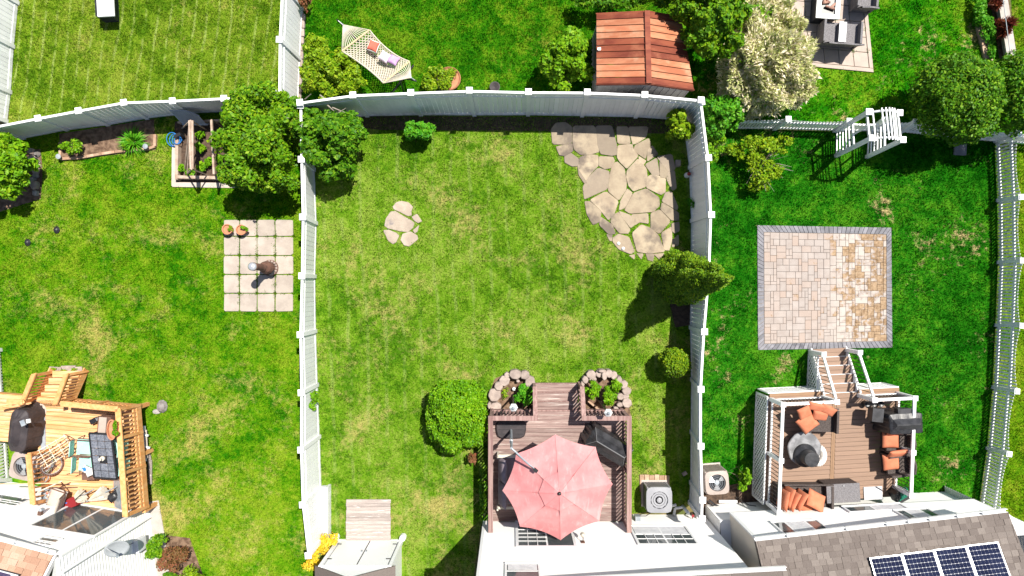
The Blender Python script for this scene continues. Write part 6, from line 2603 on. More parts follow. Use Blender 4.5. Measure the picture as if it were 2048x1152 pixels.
def tan_deck():
    m, mt, mv = M['deck_tan'], M['deck_trim'], M['vinyl']
    root = thing("composite_deck", "tan composite deck with white railings and lattice skirt in the east yard", "deck", P(1650, 880))
    FL, FR = Vector((8.40, -3.56, EZ)), Vector((12.62, -3.36, EZ))
    BL, BR = Vector((8.27, -7.05, EZ)), Vector((12.50, -6.80, EZ))
    U = lambda u, v: FL.lerp(FR, u).lerp(BL.lerp(BR, u), v)
    n = 24
    d0, d1 = .488, .518
    for k in range(n):
        v0, v1 = (k + .04) / n, (k + .96) / n
        for u0, u1 in ((0, d0 - .002), (d1 + .002, 1)):
            p, q = U(u0, (v0 + v1) / 2), U(u1, (v0 + v1) / 2)
            putbar("plank", m, p - Z * .016, q - Z * .016, (U(.5, v0) - U(.5, v1)).length, .032, root)
    for u in (d0 + .0075, d1 - .0075):
        putbar("divider_plank", mt, U(u, 0) - Z * .015, U(u, 1) - Z * .015, .058, .034, root)
    ed = MB()
    for a, b in ((FL, FR), (FL, BL), (FR, BR)):
        ed.bar(a - Z * .14, b - Z * .14, .045, .24)
    ed.build("rim_board", mt, root)
    for u in (.02, .5, .98):
        for v in (.03, .5, .97):
            p = U(u, v)
            put("pier", mt, (p.x, p.y, .45), (.12, .12, .9), root)
    # front ledge outside the railing
    yf = (FL - BL).normalized()
    ex = (FR - FL).normalized()
    xg0, xg1 = 10.12, 11.30
    fu = lambda x: (x - FL.x) / (FR.x - FL.x)
    for a, b in ((U(0, 0), U(fu(xg0), 0)), (U(fu(xg1), 0), U(1, 0))):
        putbar("ledge_board", mt, a + yf * .06 - Z * .018, b + yf * .06 - Z * .018, .10, .034, root)
    # railings
    RZ = EZ + 1.0

    def rail(a, b, nb, posts):
        a, b = Vector(a), Vector(b)
        e = (b - a).normalized()
        putbar("top_rail", mv, a + Z * .92, b + Z * .92, .09, .06, root)
        putbar("bottom_rail", mv, a + Z * .10, b + Z * .10, .05, .05, root)
        balusters(root, a + Z * .10, b + Z * .10, a + Z * .90, b + Z * .90, nb, M['black_metal'], .018, .018)
        for s in posts:
            p = a.lerp(b, s)
            o = put("post", mv, p + Z * .46, (.115, .115, .98), root, (e, Vector((-e.y, e.x, 0)), Z))
            MB().box(p + Z * .965, (.16, .16, .035), (e, Vector((-e.y, e.x, 0)), Z)).lathe([(.02, 0), (.02, .006), (.001, .007)], p + Z * .983, 8).build("post_cap", mv, root)
            put("cap_screw", M['black_metal'], p + Z * .992, (.025, .025, .006), root)
    i = .02
    rail(U(.012, i), U(.012, .985), 27, (0, .52, 1))
    rail(U(.985, i), U(.985, .90), 25, (0, .56, 1))
    rail(U(.012, i), U(fu(xg0), i), 15, (1,))
    rail(U(fu(xg1), i), U(.985, i), 12, (0,))
    # steps
    S0 = U(fu(xg0), 0) + yf * .02
    S1 = U(fu(xg1), 0) + yf * .02
    for k in range(5):
        z = EZ - .175 * (k + 1)
        for j in range(2):
            o = yf * (.07 + .14 * j + .275 * k)
            putbar("tread", m, S0 + o + Z * (z - EZ - .016), S1 + o + Z * (z - EZ - .016), .132, .032, root)
        o = yf * (.005 + .275 * k)
        putbar("riser", mv, S0 + o + Z * (z - EZ + .07), S1 + o + Z * (z - EZ + .07), .015, .14, root)
    for q in (S0, S1):
        e = yf
        a, b = q + Z * (-.16), q + yf * 1.36 + Z * (-EZ + .06)
        putbar("stringer", mv, a, b, .04, .22, root)
        lo = q + yf * 1.30
        lo.z = 0
        put("post", mv, lo + Z * .52, (.115, .115, 1.04), root, (ex, yf, Z))
        MB().box(lo + Z * 1.05, (.16, .16, .035), (ex, yf, Z)).build("post_cap", mv, root)
        put("cap_screw", M['black_metal'], lo + Z * 1.07, (.025, .025, .006), root)
        putbar("stair_rail", mv, q + Z * .88, lo + Z * .96, .07, .06, root)
        putbar("stair_rail", mv, q + Z * .12, lo + Z * .20, .05, .05, root)
        balusters(root, q + yf * .05 + Z * .12, lo + Z * .20 - yf * .05, q + yf * .05 + Z * .86, lo + Z * .94 - yf * .05, 10, M['black_metal'], .018, .018)

    def lattice(a, b, z0, z1, skirt=.0):
        """Diagonal strips crossing, held in a frame."""
        a, b = Vector((a.x, a.y, 0)), Vector((b.x, b.y, 0))
        L = (b - a).length
        e = (b - a).normalized()
        nrm = Vector((-e.y, e.x, 0))
        h = z1 - z0
        lat = MB()
        step = .165
        for sgn, off in ((1, .006), (-1, -.006)):
            k = -h
            while k < L + h:
                s0, s1 = (k, k + h) if sgn > 0 else (k + h, k)
                t0, t1 = 0.0, 1.0
                # clip to 0..L
                ds = s1 - s0
                lo = max(0, min((0 - s0) / ds, (L - s0) / ds))
                hi = min(1, max((0 - s0) / ds, (L - s0) / ds))
                if hi > lo + .02:
                    p = a + e * (s0 + ds * lo) + Z * (z0 + h * lo) + nrm * off
                    q = a + e * (s0 + ds * hi) + Z * (z0 + h * hi) + nrm * off
                    lat.bar(p, q, .012, .036, e.cross(Z)) if False else lat.box((p + q) / 2, ((q - p).length, .010, .036), axes(q - p, (q - p).cross(nrm)))
                k += step
        lat.build("lattice", mv, root)
        f = MB()
        f.bar(a + Z * z1, b + Z * z1, .04, .06).bar(a + Z * z0, b + Z * z0, .04, .06)
        f.bar(a + Z * z0, a + Z * z1, .04, .06, e).bar(b + Z * z0, b + Z * z1, .04, .06, e)
        f.build("lattice_frame", mv, root)
    o = -ex * .06
    lattice(BL + o, FL + o, .04, EZ - .04)
    lattice(FL + yf * .12, S0 + yf * .10 - ex * .05, .04, EZ - .08)
    lattice(S1 + yf * .10 + ex * .05, FR + yf * .12, .04, EZ - .08)
    lattice(S0 - ex * .04, S0 - ex * .04 + yf * 1.2, .03, .72)


tan_deck()
og = "orange cushions on the tan deck"


def cushion(label, px, py, z, w, l, t, ax, grp=og):
    return tag(pillow_mesh("cushion", P(px, py, z), ax, w, l, t, M['orange'], None, pinch=.03, flat=.35), label, "cushion", grp)


def facing(yaw, tilt):
    """axes of a slab standing on edge: thin axis horizontal along yaw, leaning back by tilt"""
    n = Vector((math.cos(yaw) * math.cos(tilt), math.sin(yaw) * math.cos(tilt), math.sin(tilt)))
    x = Vector((-math.sin(yaw), math.cos(yaw), 0))
    return (x, n.cross(x), n)


# corner armchair heaped with cushions
wicker_seat("dark wicker chair in the deck's corner buried under orange cushions", P(1630, 836, EZ), math.radians(-92), .80, M['wicker'], back=.38)
cushion("square orange cushion tipped forward on the corner chair", 1615, 846, EZ + .72, .56, .62, .15, axes(Vector((.72, .60, .1)), Vector((.15, -.25, .95))))
cushion("round-edged orange cushion at the corner chair's left end", 1609, 825, EZ + .86, .42, .38, .14, axes(Vector((1, .45, 0)), Vector((.1, -.25, .95))))
cushion("dark orange throw pillow in the middle of the corner chair", 1640, 831, EZ + .80, .50, .36, .16, axes(Vector((1, -.1, 0)), Vector((0, -.5, .85))))
cushion("long orange cushion along the corner chair's back", 1638, 815, EZ + .90, .72, .30, .13, axes(Vector((1, -.22, 0)), Vector((0, -.55, .83))))
cushion("orange cushion slipping off the corner chair's right end", 1655, 820, EZ + .92, .50, .30, .12, axes(Vector((1, -.5, 0)), Vector((.1, -.5, .8))))

# round table, covered fire bowl and pet bed
rt = thing("round_table", "round table under a crinkled grey see-through cover by the left railing", "table", P(1594, 892, EZ))
tc = P(1598, 892, EZ)
N = 36
pts = [(tc.x + math.cos(t) * .53 * (1 + .02 * math.sin(7 * t)), tc.y + math.sin(t) * .55) for t in [2 * math.pi * k / N for k in range(N)]]
COVER = mat("grey_crinkled_cover", (.13, .13, .135), (.26, .26, .27), 3.5, .35, bump=.9, detail=5, spec=.5)
MB().prism(pts, EZ + .36, EZ + .42, .02).build("top", COVER, rt)
MB().lathe([(.40, 0), (.44, .36)], tc, 24).build("base", M['brown_cover'], rt)
fbw = thing("covered_fire_bowl", "black round fabric covered fire bowl on the grey round table", "fire bowl", P(1596, 905, EZ))
MB().lathe([(.38, 0), (.36, .08), (.25, .18), (.245, .50), (.23, .53), (.001, .54)], Vector((tc.x + .0, tc.y - .20, EZ + .42)), 28).build("cover", M['black_cover'], fbw)
pb = thing("pet_bed", "cream round fluffy pet bed beside the round table", "pet bed", P(1636, 910, EZ))
pc = P(1633, 909, EZ)
b = MB()
for k in range(24):
    a0, a1 = 2 * math.pi * k / 24, 2 * math.pi * (k + 1) / 24
    p0 = pc + Vector((math.cos(a0) * .19, math.sin(a0) * .27, .12))
    p1 = pc + Vector((math.cos(a1) * .19, math.sin(a1) * .27, .12))
    b.cyl(p0, p1, .095, n=8, cap=False)
b.build("rim", M['white_cloth'], pb, True)
MB().lathe([(.18, 0), (.18, .06), (.001, .07)], pc, 20, 1, 1.4).build("pad", M['white_cloth'], pb)

# covered barbecue and two armchairs along the right railing
bq2 = thing("covered_barbecue", "boxy black covered barbecue at the tan deck's right railing", "barbecue", P(1775, 836, EZ))
cover_mesh("cover", P(1779, 836, EZ), math.radians(3), 1.05, .64, 1.05, M['black_cover'], bq2, ridge=.02, flare=.10, shoulder=.86, seed=12)
put("shelf_cover", M['black_cover'], P(1806, 832, EZ + .78), (.42, .50, .22), bq2, rotz(.05))
put("shelf_cover", M['black_cover'], P(1751, 829, EZ + .62), (.35, .42, .30), bq2, rotz(-.1))
for lab, px, py, a, l1, l2 in (("dark wicker armchair beside the black barbecue cover, orange cushions", 1779, 878, 180, "orange seat cushion of the armchair next to the barbecue", "orange back cushion of the armchair next to the barbecue"),
                               ("dark wicker armchair nearest the house at the right railing, orange cushions", 1780, 922, 186, "orange seat cushion of the armchair nearest the house", "orange back cushion of the armchair nearest the house")):
    wicker_seat(lab, P(px, py, EZ), math.radians(a), .56, M['wicker'], depth=.66, back=.34, slant=.10)
    cushion(l1, px + 2, py + 2, EZ + .50, .52, .50, .15, rotz(math.radians(a)))
    cushion(l2, px + 16, py - 15, EZ + .68, .62, .34, .13, axes(Vector((1, .12, 0)), Vector((.0, -.75, .66))))

# sofa with upright cushions against the house
wicker_seat("dark wicker sofa below the left railing filled with upright orange cushions", P(1597, 986, EZ), math.radians(-90), 1.55, M['wicker'], name="wicker_sofa", cat="sofa", depth=.80, back=.34)
for k, (px, py, yaw, w, lab) in enumerate((
        (1566, 998, 170, .62, "upright orange cushion hard against the left railing on the sofa"),
        (1575, 992, 165, .60, "second upright orange cushion from the left railing on the sofa"),
        (1584, 1000, 160, .60, "third upright orange cushion from the left railing on the sofa"),
        (1598, 999, 160, .60, "fourth upright orange cushion from the left railing on the sofa"))):
    cushion(lab, px, py, EZ + .72, w, .56, .14, facing(math.radians(yaw - 3 * k), math.radians(12)))
cushion("flat orange cushion on the sofa under the tilted one", 1615, 1008, EZ + .58, .46, .52, .14, axes(Vector((1, -.35, 0)), Vector((.1, .1, 1))))
cushion("large tilted orange cushion at the sofa's right end", 1632, 1001, EZ + .74, .62, .56, .15, axes(Vector((1, -.55, -.1)), Vector((.35, .35, .85))))
wc = thing("wicker_storage_box", "dark wicker storage box at the right end of the sofa", "storage box", P(1684, 988, EZ))
c0 = Vector((P(1686, 986, EZ + .6).x, P(1686, 986, EZ + .6).y, EZ))
put("body", M['wicker'], c0 + Z * .29, (1.02, .56, .58), wc, rotz(math.radians(3)))
MB().box(c0 + Z * .605, (1.06, .60, .05), rotz(math.radians(3))).build("lid", M['wicker_grey'], wc, bevel=.01)
put("lid_knob", M['silver'], c0 + Z * .64 + Vector((.0, .24, 0)), (.05, .03, .03), wc)
dm = thing("door_mat", "light grey board lying on the tan deck by the house", "mat", P(1747, 985, EZ))
put("board", M['path'], P(1746, 986, EZ + .02), (.60, .42, .03), dm, rotz(math.radians(3)))
hr = thing("hose_reel", "black hose reel with green hose in the deck's lower right corner", "hose reel", P(1795, 985, EZ))
hc = P(1790, 984, EZ)
put("frame", M['black_metal'], hc + Z * .22, (.42, .34, .44), hr, rotz(.5))
m = MB()
for k in range(5):
    cc = hc + Vector((-.10 + .05 * k, -.02 + .03 * k, .36))
    m.tube([cc + Vector((.05 * math.cos(t) * .5, .16 * math.cos(t), .16 * math.sin(t))) for t in [2 * math.pi * j / 14 for j in range(15)]], .016, 5)
m.tube([hc + Vector((.05, .2, .5)), hc + Vector((.25, 0, .4)), hc + Vector((.30, -.1, .2)), hc + Vector((.1, -.2, .05))], .016)
m.build("hose", M['green_hose'], hr)
putbar("handle", M['black_metal'], hc + Vector((-.45, .40, .65)), hc + Vector((-.1, .1, .45)), .03, .03, hr)
gl = thing("paint_can", "small dark pots behind the railing next to the barbecue", "pots", P(1760, 806, EZ))
for x in (1728, 1741, 1755):
    MB().lathe([(.09, 0), (.10, .22), (.08, .22), (.001, .20)], P(x, 806, EZ), 12).build("pot", M['black_metal'], gl)
cs = thing("grey_stone_plaque", "flat dark grey slab on the grass under the round tree", "slab", P(1920, 296))
MB().box(P(1920, 297, .04), (.42, .46, .08), rotz(-.05)).build("slab", M['border'], cs, bevel=.02)
# low wall and wire at the north-east corner
lw = thing("garden_wall", "low pale garden wall beside the red shrubs, top right", "wall", P(2010, 50))
putbar("coping", M['concrete'], P(1999, -20, .35), P(2020, 112, .35), .24, .06, lw)
putbar("wall_body", M['concrete'], P(1999, -20, .16), P(2020, 112, .16), .20, .32, lw)
bl = thing("bed_edging", "rotten timber edging boards by the ivy, top right", "edging", P(1965, 80))
putbar("board", M['timber'], P(1956, 52, .06), P(1972, 118, .06), .14, .12, bl)
putbar("board", M['timber'], P(1970, 70, .06), P(1982, 122, .06), .08, .10, bl)
wr = thing("wire_fence", "thin wire fence with slim posts along the low wall", "fence", P(2014, 50))
MB().tube([P(2004, -20, .9), P(2021, 112, .9)], .012).tube([P(2004, -20, .6), P(2021, 112, .6)], .008).build("wire", M['grey_metal'], wr)
for y in (5, 58, 108):
    x = 2003.5 + (y + 20) * .129
    putbar("stake", M['grey_metal'], P(x, y, 0), P(x, y, .95), .03, .03, wr)

# ---------------------------------------------------------------- plants
def leaves(lobes, n, size, elong=.6, shell=.5, up=.35, rag=.12, spiky=0.0, bottom=-.55, seed=0, clump=8):
    """Leaf quads spread through and over a union of ellipsoid lobes (cx, cy, cz, rx, ry, rz), each broken into clumps."""
    g = np.random.default_rng(100 + seed)
    if clump:
        sub = []
        for l in lobes:
            for q in range(clump + 2):
                d = g.normal(size=3)
                d /= np.linalg.norm(d)
                d[2] = abs(d[2]) if q % 4 else d[2]
                t = g.uniform(.45, .86)
                f = g.uniform(.30, .46)
                sub.append((l[0] + d[0] * l[3] * t, l[1] + d[1] * l[4] * t, l[2] + d[2] * l[5] * t, l[3] * f, l[4] * f, l[5] * f))
        lobes = sub
    lb = np.array(lobes, float)
    wt = (lb[:, 3] * lb[:, 4] + lb[:, 4] * lb[:, 5] + lb[:, 3] * lb[:, 5])
    wt = wt / wt.sum()
    out = []
    m = int(n * 1.7)
    k = g.choice(len(lb), m, p=wt)
    d = g.normal(size=(m, 3))
    d /= np.linalg.norm(d, axis=1)[:, None]
    d[:, 2] = np.where(d[:, 2] < bottom, -d[:, 2], d[:, 2])
    L = lb[k]
    bump = 1 + rag * (np.sin(d[:, 0] * 5 + k * 1.7) * np.sin(d[:, 1] * 6 + k * 2.3) + .7 * np.sin(d[:, 2] * 7 + d[:, 0] * 4 + k))
    r = (1 - shell * g.random(m) ** 1.8) * bump + g.normal(0, .03, m)
    c = L[:, :3] + d * L[:, 3:6] * r[:, None]
    # drop most leaves lying deep inside another lobe
    keep = np.ones(m, bool)
    for j in range(len(lb)):
        q = (c - lb[j, :3]) / lb[j, 3:6]
        deep = (np.linalg.norm(q, axis=1) < .70) & (k != j)
        keep &= ~(deep & (g.random(m) < .8))
    keep &= c[:, 2] > .03
    c, d, k = c[keep][:n], d[keep][:n], k[keep][:n]
    n = len(c)
    rv = g.normal(size=(n, 3))
    rv /= np.linalg.norm(rv, axis=1)[:, None]
    nr = d * .55 + rv * .65 + np.array([0, 0, up])
    nr /= np.linalg.norm(nr, axis=1)[:, None]
    t = g.normal(size=(n, 3))
    if spiky:
        t = d * spiky + t * (1 - spiky) * .6 + np.array([0, 0, .1])
        nr = np.cross(t, g.normal(size=(n, 3)))
        nr /= np.linalg.norm(nr, axis=1)[:, None]
    t -= nr * (t * nr).sum(1)[:, None]
    t /= np.linalg.norm(t, axis=1)[:, None]
    b = np.cross(nr, t)
    s = size * g.uniform(.6, 1.35, n)[:, None]
    fold = nr * s * .12
    v = np.stack([c - t * s * .5, c + b * s * elong * .5 + fold, c + t * s * .5, c - b * s * elong * .5 + fold], 1)
    return v


def trunk_mesh(root, base, tips, r, m, name="trunk"):
    b = MB()
    base = Vector(base)
    fork = base.lerp(sum((Vector(t) for t in tips), Vector()) / len(tips), .35)
    b.cyl(base - Z * .05, fork, r, r * .75, 9)
    for t in tips:
        t = Vector(t)
        mid = fork.lerp(t, .5) + Vector((R.uniform(-.12, .12), R.uniform(-.12, .12), .05))
        b.cyl(fork, mid, r * .55, r * .38, 7)
        b.cyl(mid, t, r * .38, r * .12, 6)
        for _ in range(3):
            e = mid.lerp(t, R.uniform(.1, .8))
            b.cyl(e, e + Vector((R.uniform(-.4, .4), R.uniform(-.4, .4), R.uniform(.0, .35))), r * .18, r * .06, 5)
    return b.build(name, m, root)


PSEED = [0]


def plant(name, label, cat, base, lobes, n, size, m, trunk=.05, stem="stem", crown="foliage", group=None, kind_kw=None, **kw):
    """lobes given as (px, py, z, rx_px, ry_px, rz_m): photo position of the lobe's middle at height z."""
    PSEED[0] += 1
    root = thing(name, label, cat, P(*base), group)
    LB = []
    for px, py, z, rx, ry, rz in lobes:
        c = P(px, py, z)
        k = (H - z) / F
        LB.append((c.x, c.y, c.z, rx * k, ry * k, rz))
    v = leaves(LB, n, size, seed=PSEED[0], **kw)
    o = np_mesh(crown, v, 4, M[m], root, WL[root.name])
    if trunk:
        trunk_mesh(root, P(*base), [(l[0], l[1], l[2] + l[5] * .3) for l in LB[:6]], trunk, M['bark'], stem)
    return root


# the two big ones at the fence corner
plant("broadleaf_tree", "largest bushy green tree left of the fence corner, above the slab patio", "tree", (545, 300, 0),
      [(520, 325, 2.0, 66, 55, 1.0), (515, 215, 1.9, 58, 52, .9), (490, 270, 1.7, 50, 52, .9), (560, 270, 1.9, 42, 52, .9), (560, 350, 1.6, 42, 38, .8), (490, 345, 1.5, 42, 34, .75), (530, 285, 2.5, 46, 50, .7), (575, 215, 1.6, 30, 36, .7), (475, 235, 1.5, 28, 36, .6), (535, 372, 1.3, 40, 20, .5)],
      24000, .12, 'leaf_mid', .10, "trunk", "crown", rag=.18)
plant("broadleaf_tree", "darker glossy tree right of the fence corner in the middle yard", "tree", (655, 300, 0),
      [(660, 270, 1.8, 56, 46, .9), (690, 285, 1.5, 44, 44, .8), (640, 300, 1.5, 40, 42, .8), (665, 320, 1.2, 50, 36, .7), (625, 255, 1.6, 30, 36, .7), (700, 255, 1.2, 34, 30, .6), (640, 235, 1.5, 32, 22, .6)],
      15000, .13, 'leaf_dark', .09, "trunk", "crown", rag=.18)
tw = thing("bare_branches", "bare grey twigs poking out between the two corner trees", "branches", P(575, 225))
b = MB()
for (x, y, z), (x2, y2, z2) in (((560, 210, 2.2), (575, 233, 2.4)), ((545, 232, 2.3), (578, 236, 2.5)), ((560, 222, 2.3), (570, 238, 2.6)), ((610, 198, 1.2), (622, 188, 1.6)), ((640, 190, 1.2), (660, 205, 1.5)), ((665, 215, 1.7), (690, 225, 1.8)), ((670, 230, 1.7), (692, 216, 1.9)), ((655, 210, 1.8), (668, 222, 1.9))):
    b.cyl(P(x, y, z), P(x2, y2, z2), .022, .008, 5)
b.build("twigs", M['twig'], tw)
plant("shrub", "small round green shrub in the shade under the back fence", "shrub", (838, 268, 0), [(838, 258, .6, 28, 22, .5), (848, 266, .5, 20, 16, .4), (826, 262, .5, 18, 18, .4)], 2300, .11, 'leaf_fresh', .03)
plant("shrub", "lime green bush in the upper right corner of the middle yard", "shrub", (1345, 258, 0), [(1357, 248, 1.0, 24, 26, .5), (1348, 262, .8, 20, 22, .5), (1368, 262, .8, 16, 22, .5), (1345, 238, .9, 18, 14, .4)], 2700, .13, 'leaf_lime', .03)


def conifer():
    base = P(1350, 562)
    tip = P(1456, 561, 5.3)
    root = thing("conifer_tree", "tall leaning cone shaped conifer over the white fence", "tree", base)
    lobes = []
    for k in range(11):
        t = k / 10
        z = .45 + 4.5 * t
        c = base.lerp(tip, (z / 5.3) * .98) + Vector((0, .10 * (1 - t), 0))
        r = .78 * (1 - t) ** .60 + .10
        lobes.append((c.x, c.y, z, r * .80, r * .80, .55))
        for q in range(5 if k < 8 else 2):
            a = R.uniform(0, 6.28)
            lobes.append((c.x + math.cos(a) * r * .72, c.y + math.sin(a) * r * .72, z + R.uniform(-.25, .25), r * .36, r * .36, .62))
    v = leaves(lobes, 26000, .075, .45, shell=.28, up=.5, rag=.06, seed=77, bottom=-.9, clump=0)
    np_mesh("crown", v, 4, M['leaf_conifer'], root, WL[root.name])
    b = MB().cyl(base - Z * .05, base.lerp(tip, .9), .11, .02, 9)
    b.build("trunk", M['bark'], root)


conifer()
plant("globe_shrub", "small clipped globe shrub beside the right fence", "shrub", (1343, 732, 0), [(1350, 724, .85, 30, 28, .55), (1340, 734, .7, 20, 18, .45), (1360, 733, .7, 20, 18, .45), (1352, 712, .8, 20, 14, .4)], 5600, .075, 'leaf_conifer', .05, shell=.35, rag=.08, clump=0)
plant("globe_shrub", "big bright green rounded shrub left of the deck", "shrub", (925, 826, 0),
      [(920, 825, 1.25, 50, 48, .8), (890, 800, .95, 32, 34, .6), (945, 800, 1.0, 28, 32, .6), (885, 850, .9, 30, 34, .6), (945, 860, 1.0, 30, 32, .65), (910, 878, .8, 30, 26, .55), (925, 780, .8, 34, 20, .5), (895, 775, .7, 22, 14, .4), (870, 825, .7, 18, 26, .45), (905, 893, .6, 24, 14, .4)],
      22000, .085, 'leaf_globe', .08, shell=.35, rag=.10, clump=0)
plant("shrub", "leafy bright shrub cut by the photo's left edge", "shrub", (20, 362, 0),
      [(12, 340, 1.2, 44, 50, .9), (38, 325, 1.1, 26, 32, .6), (8, 295, 1.2, 30, 26, .6), (40, 365, .9, 22, 26, .6), (-10, 380, 1.0, 44, 30, .8)], 8000, .15, 'leaf_bright', .07, rag=.16)
plant("shrub", "sprawling yellow-green shrub left of the hammock", "shrub", (645, 155, 0),
      [(640, 105, .8, 30, 30, .6), (660, 130, .9, 36, 34, .6), (630, 150, .8, 30, 36, .6), (685, 150, .6, 34, 34, .45), (640, 180, .6, 34, 22, .45), (712, 165, .4, 30, 22, .3), (690, 120, .5, 24, 22, .4)], 9500, .11, 'leaf_lime', .04, rag=.2, shell=.7)
plant("shrub", "low yellow-green bush beside a terracotta ring near the hammock", "shrub", (880, 165, 0), [(872, 160, .5, 30, 24, .4), (892, 158, .4, 22, 22, .35), (860, 168, .35, 20, 14, .3)], 1700, .09, 'leaf_lime', .02)
pr = thing("pot_rim", "terracotta pot rim half hidden in the yellow-green bush", "pot", P(903, 160))
MB().lathe([(.30, 0), (.36, .34), (.40, .38), (.38, .42), (.33, .36), (.001, .30)], P(900, 164), 22).build("pot", M['terracotta'], pr)
pr = thing("flower_pot", "dark empty pot on the grass just behind the back fence", "flower pot", P(990, 178))
MB().lathe([(.14, 0), (.18, .26), (.15, .26), (.001, .2)], P(990, 178), 14).build("pot", M['brown_cover'], pr)
plant("shrub", "green leafy shrub left of the rusty shed", "shrub", (1140, 135, 0),
      [(1135, 105, 1.2, 36, 36, .7), (1110, 125, 1.0, 30, 34, .6), (1160, 140, 1.0, 32, 34, .6), (1120, 160, .8, 34, 24, .5), (1140, 75, .9, 26, 20, .5), (1165, 95, 1.0, 22, 26, .5)], 9000, .12, 'leaf_bright', .05, rag=.2)
plant("broadleaf_tree", "leafy tree overhanging the rusty shed's right side", "tree", (1420, 70, 0),
      [(1420, 30, 2.6, 50, 46, .9), (1385, 60, 2.4, 30, 40, .8), (1440, 75, 2.3, 40, 38, .8), (1400, 95, 2.1, 30, 24, .6), (1350, 5, 2.5, 46, 30, .7), (1460, 25, 2.4, 36, 40, .8), (1400, -15, 2.6, 50, 26, .8), (1330, -12, 2.2, 40, 18, .6)],
      19000, .12, 'leaf_mid', .10, "trunk", "crown", rag=.2)
plant("shrub", "dark green ground shrub behind the rusty shed's top edge", "shrub", (1220, 0, 0), [(1230, -2, .8, 60, 20, .5), (1290, 2, .9, 40, 16, .5), (1180, 5, .7, 40, 22, .4)], 2600, .10, 'leaf_dark', .04)
plant("dappled_willow", "large shrub with cream and pink tipped foliage beside the slab terrace", "shrub", (1525, 140, 0),
      [(1530, 115, 1.9, 66, 58, .9), (1490, 140, 1.6, 44, 54, .9), (1575, 130, 1.6, 44, 56, .9), (1530, 180, 1.4, 58, 40, .8), (1510, 60, 1.6, 40, 40, .7), (1560, 60, 1.6, 46, 36, .7), (1530, 20, 1.4, 44, 28, .6), (1470, 185, 1.0, 30, 30, .6), (1590, 180, 1.0, 30, 32, .6), (1500, 215, .9, 40, 20, .5)],
      34000, .18, 'leaf_dapple', .09, spiky=.5, elong=.30, rag=.24, shell=.5, clump=0, up=.6)
plant("dappled_willow", "green inner growth showing through the cream tipped shrub", "shrub", (1535, 130, 0),
      [(1530, 115, 1.8, 62, 54, .85), (1495, 150, 1.4, 46, 50, .8), (1572, 150, 1.4, 46, 50, .8), (1510, 40, 1.5, 36, 26, .75), (1530, 190, 1.2, 54, 34, .65)], 2000, .12, 'leaf_bright', .05, rag=.2)
plant("shrub", "fresh green shrub at the fence corner beside the picket fence", "shrub", (1432, 228, 0),
      [(1440, 222, 1.2, 38, 34, .6), (1420, 212, 1.1, 18, 24, .5), (1462, 232, 1.0, 26, 26, .5), (1430, 250, .9, 24, 24, .5)], 6000, .11, 'leaf_fresh', .04, rag=.18)
plant("shrub", "light green ground creeper along the east side of the corner fence", "shrub", (1425, 285, 0), [(1428, 275, .5, 20, 26, .35), (1420, 300, .4, 14, 30, .3), (1440, 290, .4, 24, 16, .3)], 1900, .09, 'leaf_bright', .02)
plant("shrub", "sparse yellow-green bush with bare twigs below the picket fence", "shrub", (1515, 325, 0),
      [(1545, 300, .9, 40, 24, .35), (1500, 285, .8, 22, 18, .3), (1530, 345, .7, 36, 30, .3), (1500, 310, .7, 26, 22, .3), (1565, 285, .9, 24, 14, .3), (1515, 375, .5, 22, 16, .25), (1470, 300, .5, 20, 16, .25)], 3600, .10, 'leaf_lime', .035, rag=.3, shell=.9)
b = MB()
rt_ = P(1510, 330)
for k in range(26):
    a = R.uniform(-2.6, .9)
    l = R.uniform(.5, 1.1)
    m_ = rt_ + Vector((math.cos(a) * l * .5, math.sin(a) * l * .5, R.uniform(.3, .7)))
    e = rt_ + Vector((math.cos(a) * l, math.sin(a) * l, R.uniform(.4, 1.0)))
    b.cyl(rt_, m_, .014, .010, 4)
    b.cyl(m_, e, .010, .004, 4)
tw = thing("bare_branches", "bare pale twigs spreading below the sparse yellow-green bush", "branches", rt_)
b.build("twigs", M['twig'], tw)
plant("round_tree", "round clipped green tree right of the white arbor", "tree", (1893, 216, 0),
      [(1915, 195, 2.2, 74, 74, 1.0), (1880, 175, 1.9, 50, 52, .8), (1950, 175, 2.0, 46, 52, .8), (1885, 225, 1.8, 52, 50, .8), (1945, 230, 1.8, 50, 50, .8), (1915, 145, 1.8, 50, 36, .8), (1930, 262, 1.5, 38, 28, .6)],
      20000, .10, 'leaf_dark', .10, "trunk", "crown", rag=.13, shell=.4, clump=0)
plant("round_tree", "round green tree cut by the photo's right edge", "tree", (2015, 200, 0),
      [(2040, 180, 2.1, 56, 66, 1.0), (2020, 150, 1.9, 36, 40, .8), (2025, 225, 1.8, 40, 42, .8), (2070, 200, 2.0, 50, 60, .9)], 11000, .10, 'leaf_dark', .09, "trunk", "crown", rag=.13, shell=.4, clump=0)
plant("ivy_hedge", "strip of dark ivy along the bed at the photo's top right", "hedge", (1962, 45, 0), [(1958, 10, .25, 16, 26, .2), (1966, 38, .3, 18, 26, .25), (1974, 60, .3, 16, 24, .22), (1982, 95, .2, 8, 26, .15)], 2600, .08, 'leaf_fresh', 0)
plant("red_grass", "dark red grass-like shrub leaning over the low wall", "shrub", (2008, 55, 0), [(2010, 55, .5, 17, 18, .35)], 900, .30, 'leaf_red', 0, spiky=.9, elong=.12, shell=.8)
plant("red_grass", "small dark red grass clump above the larger one by the wall", "shrub", (1991, 10, 0), [(1990, 10, .35, 12, 10, .3)], 420, .25, 'leaf_red', 0, spiky=.9, elong=.12, shell=.8)
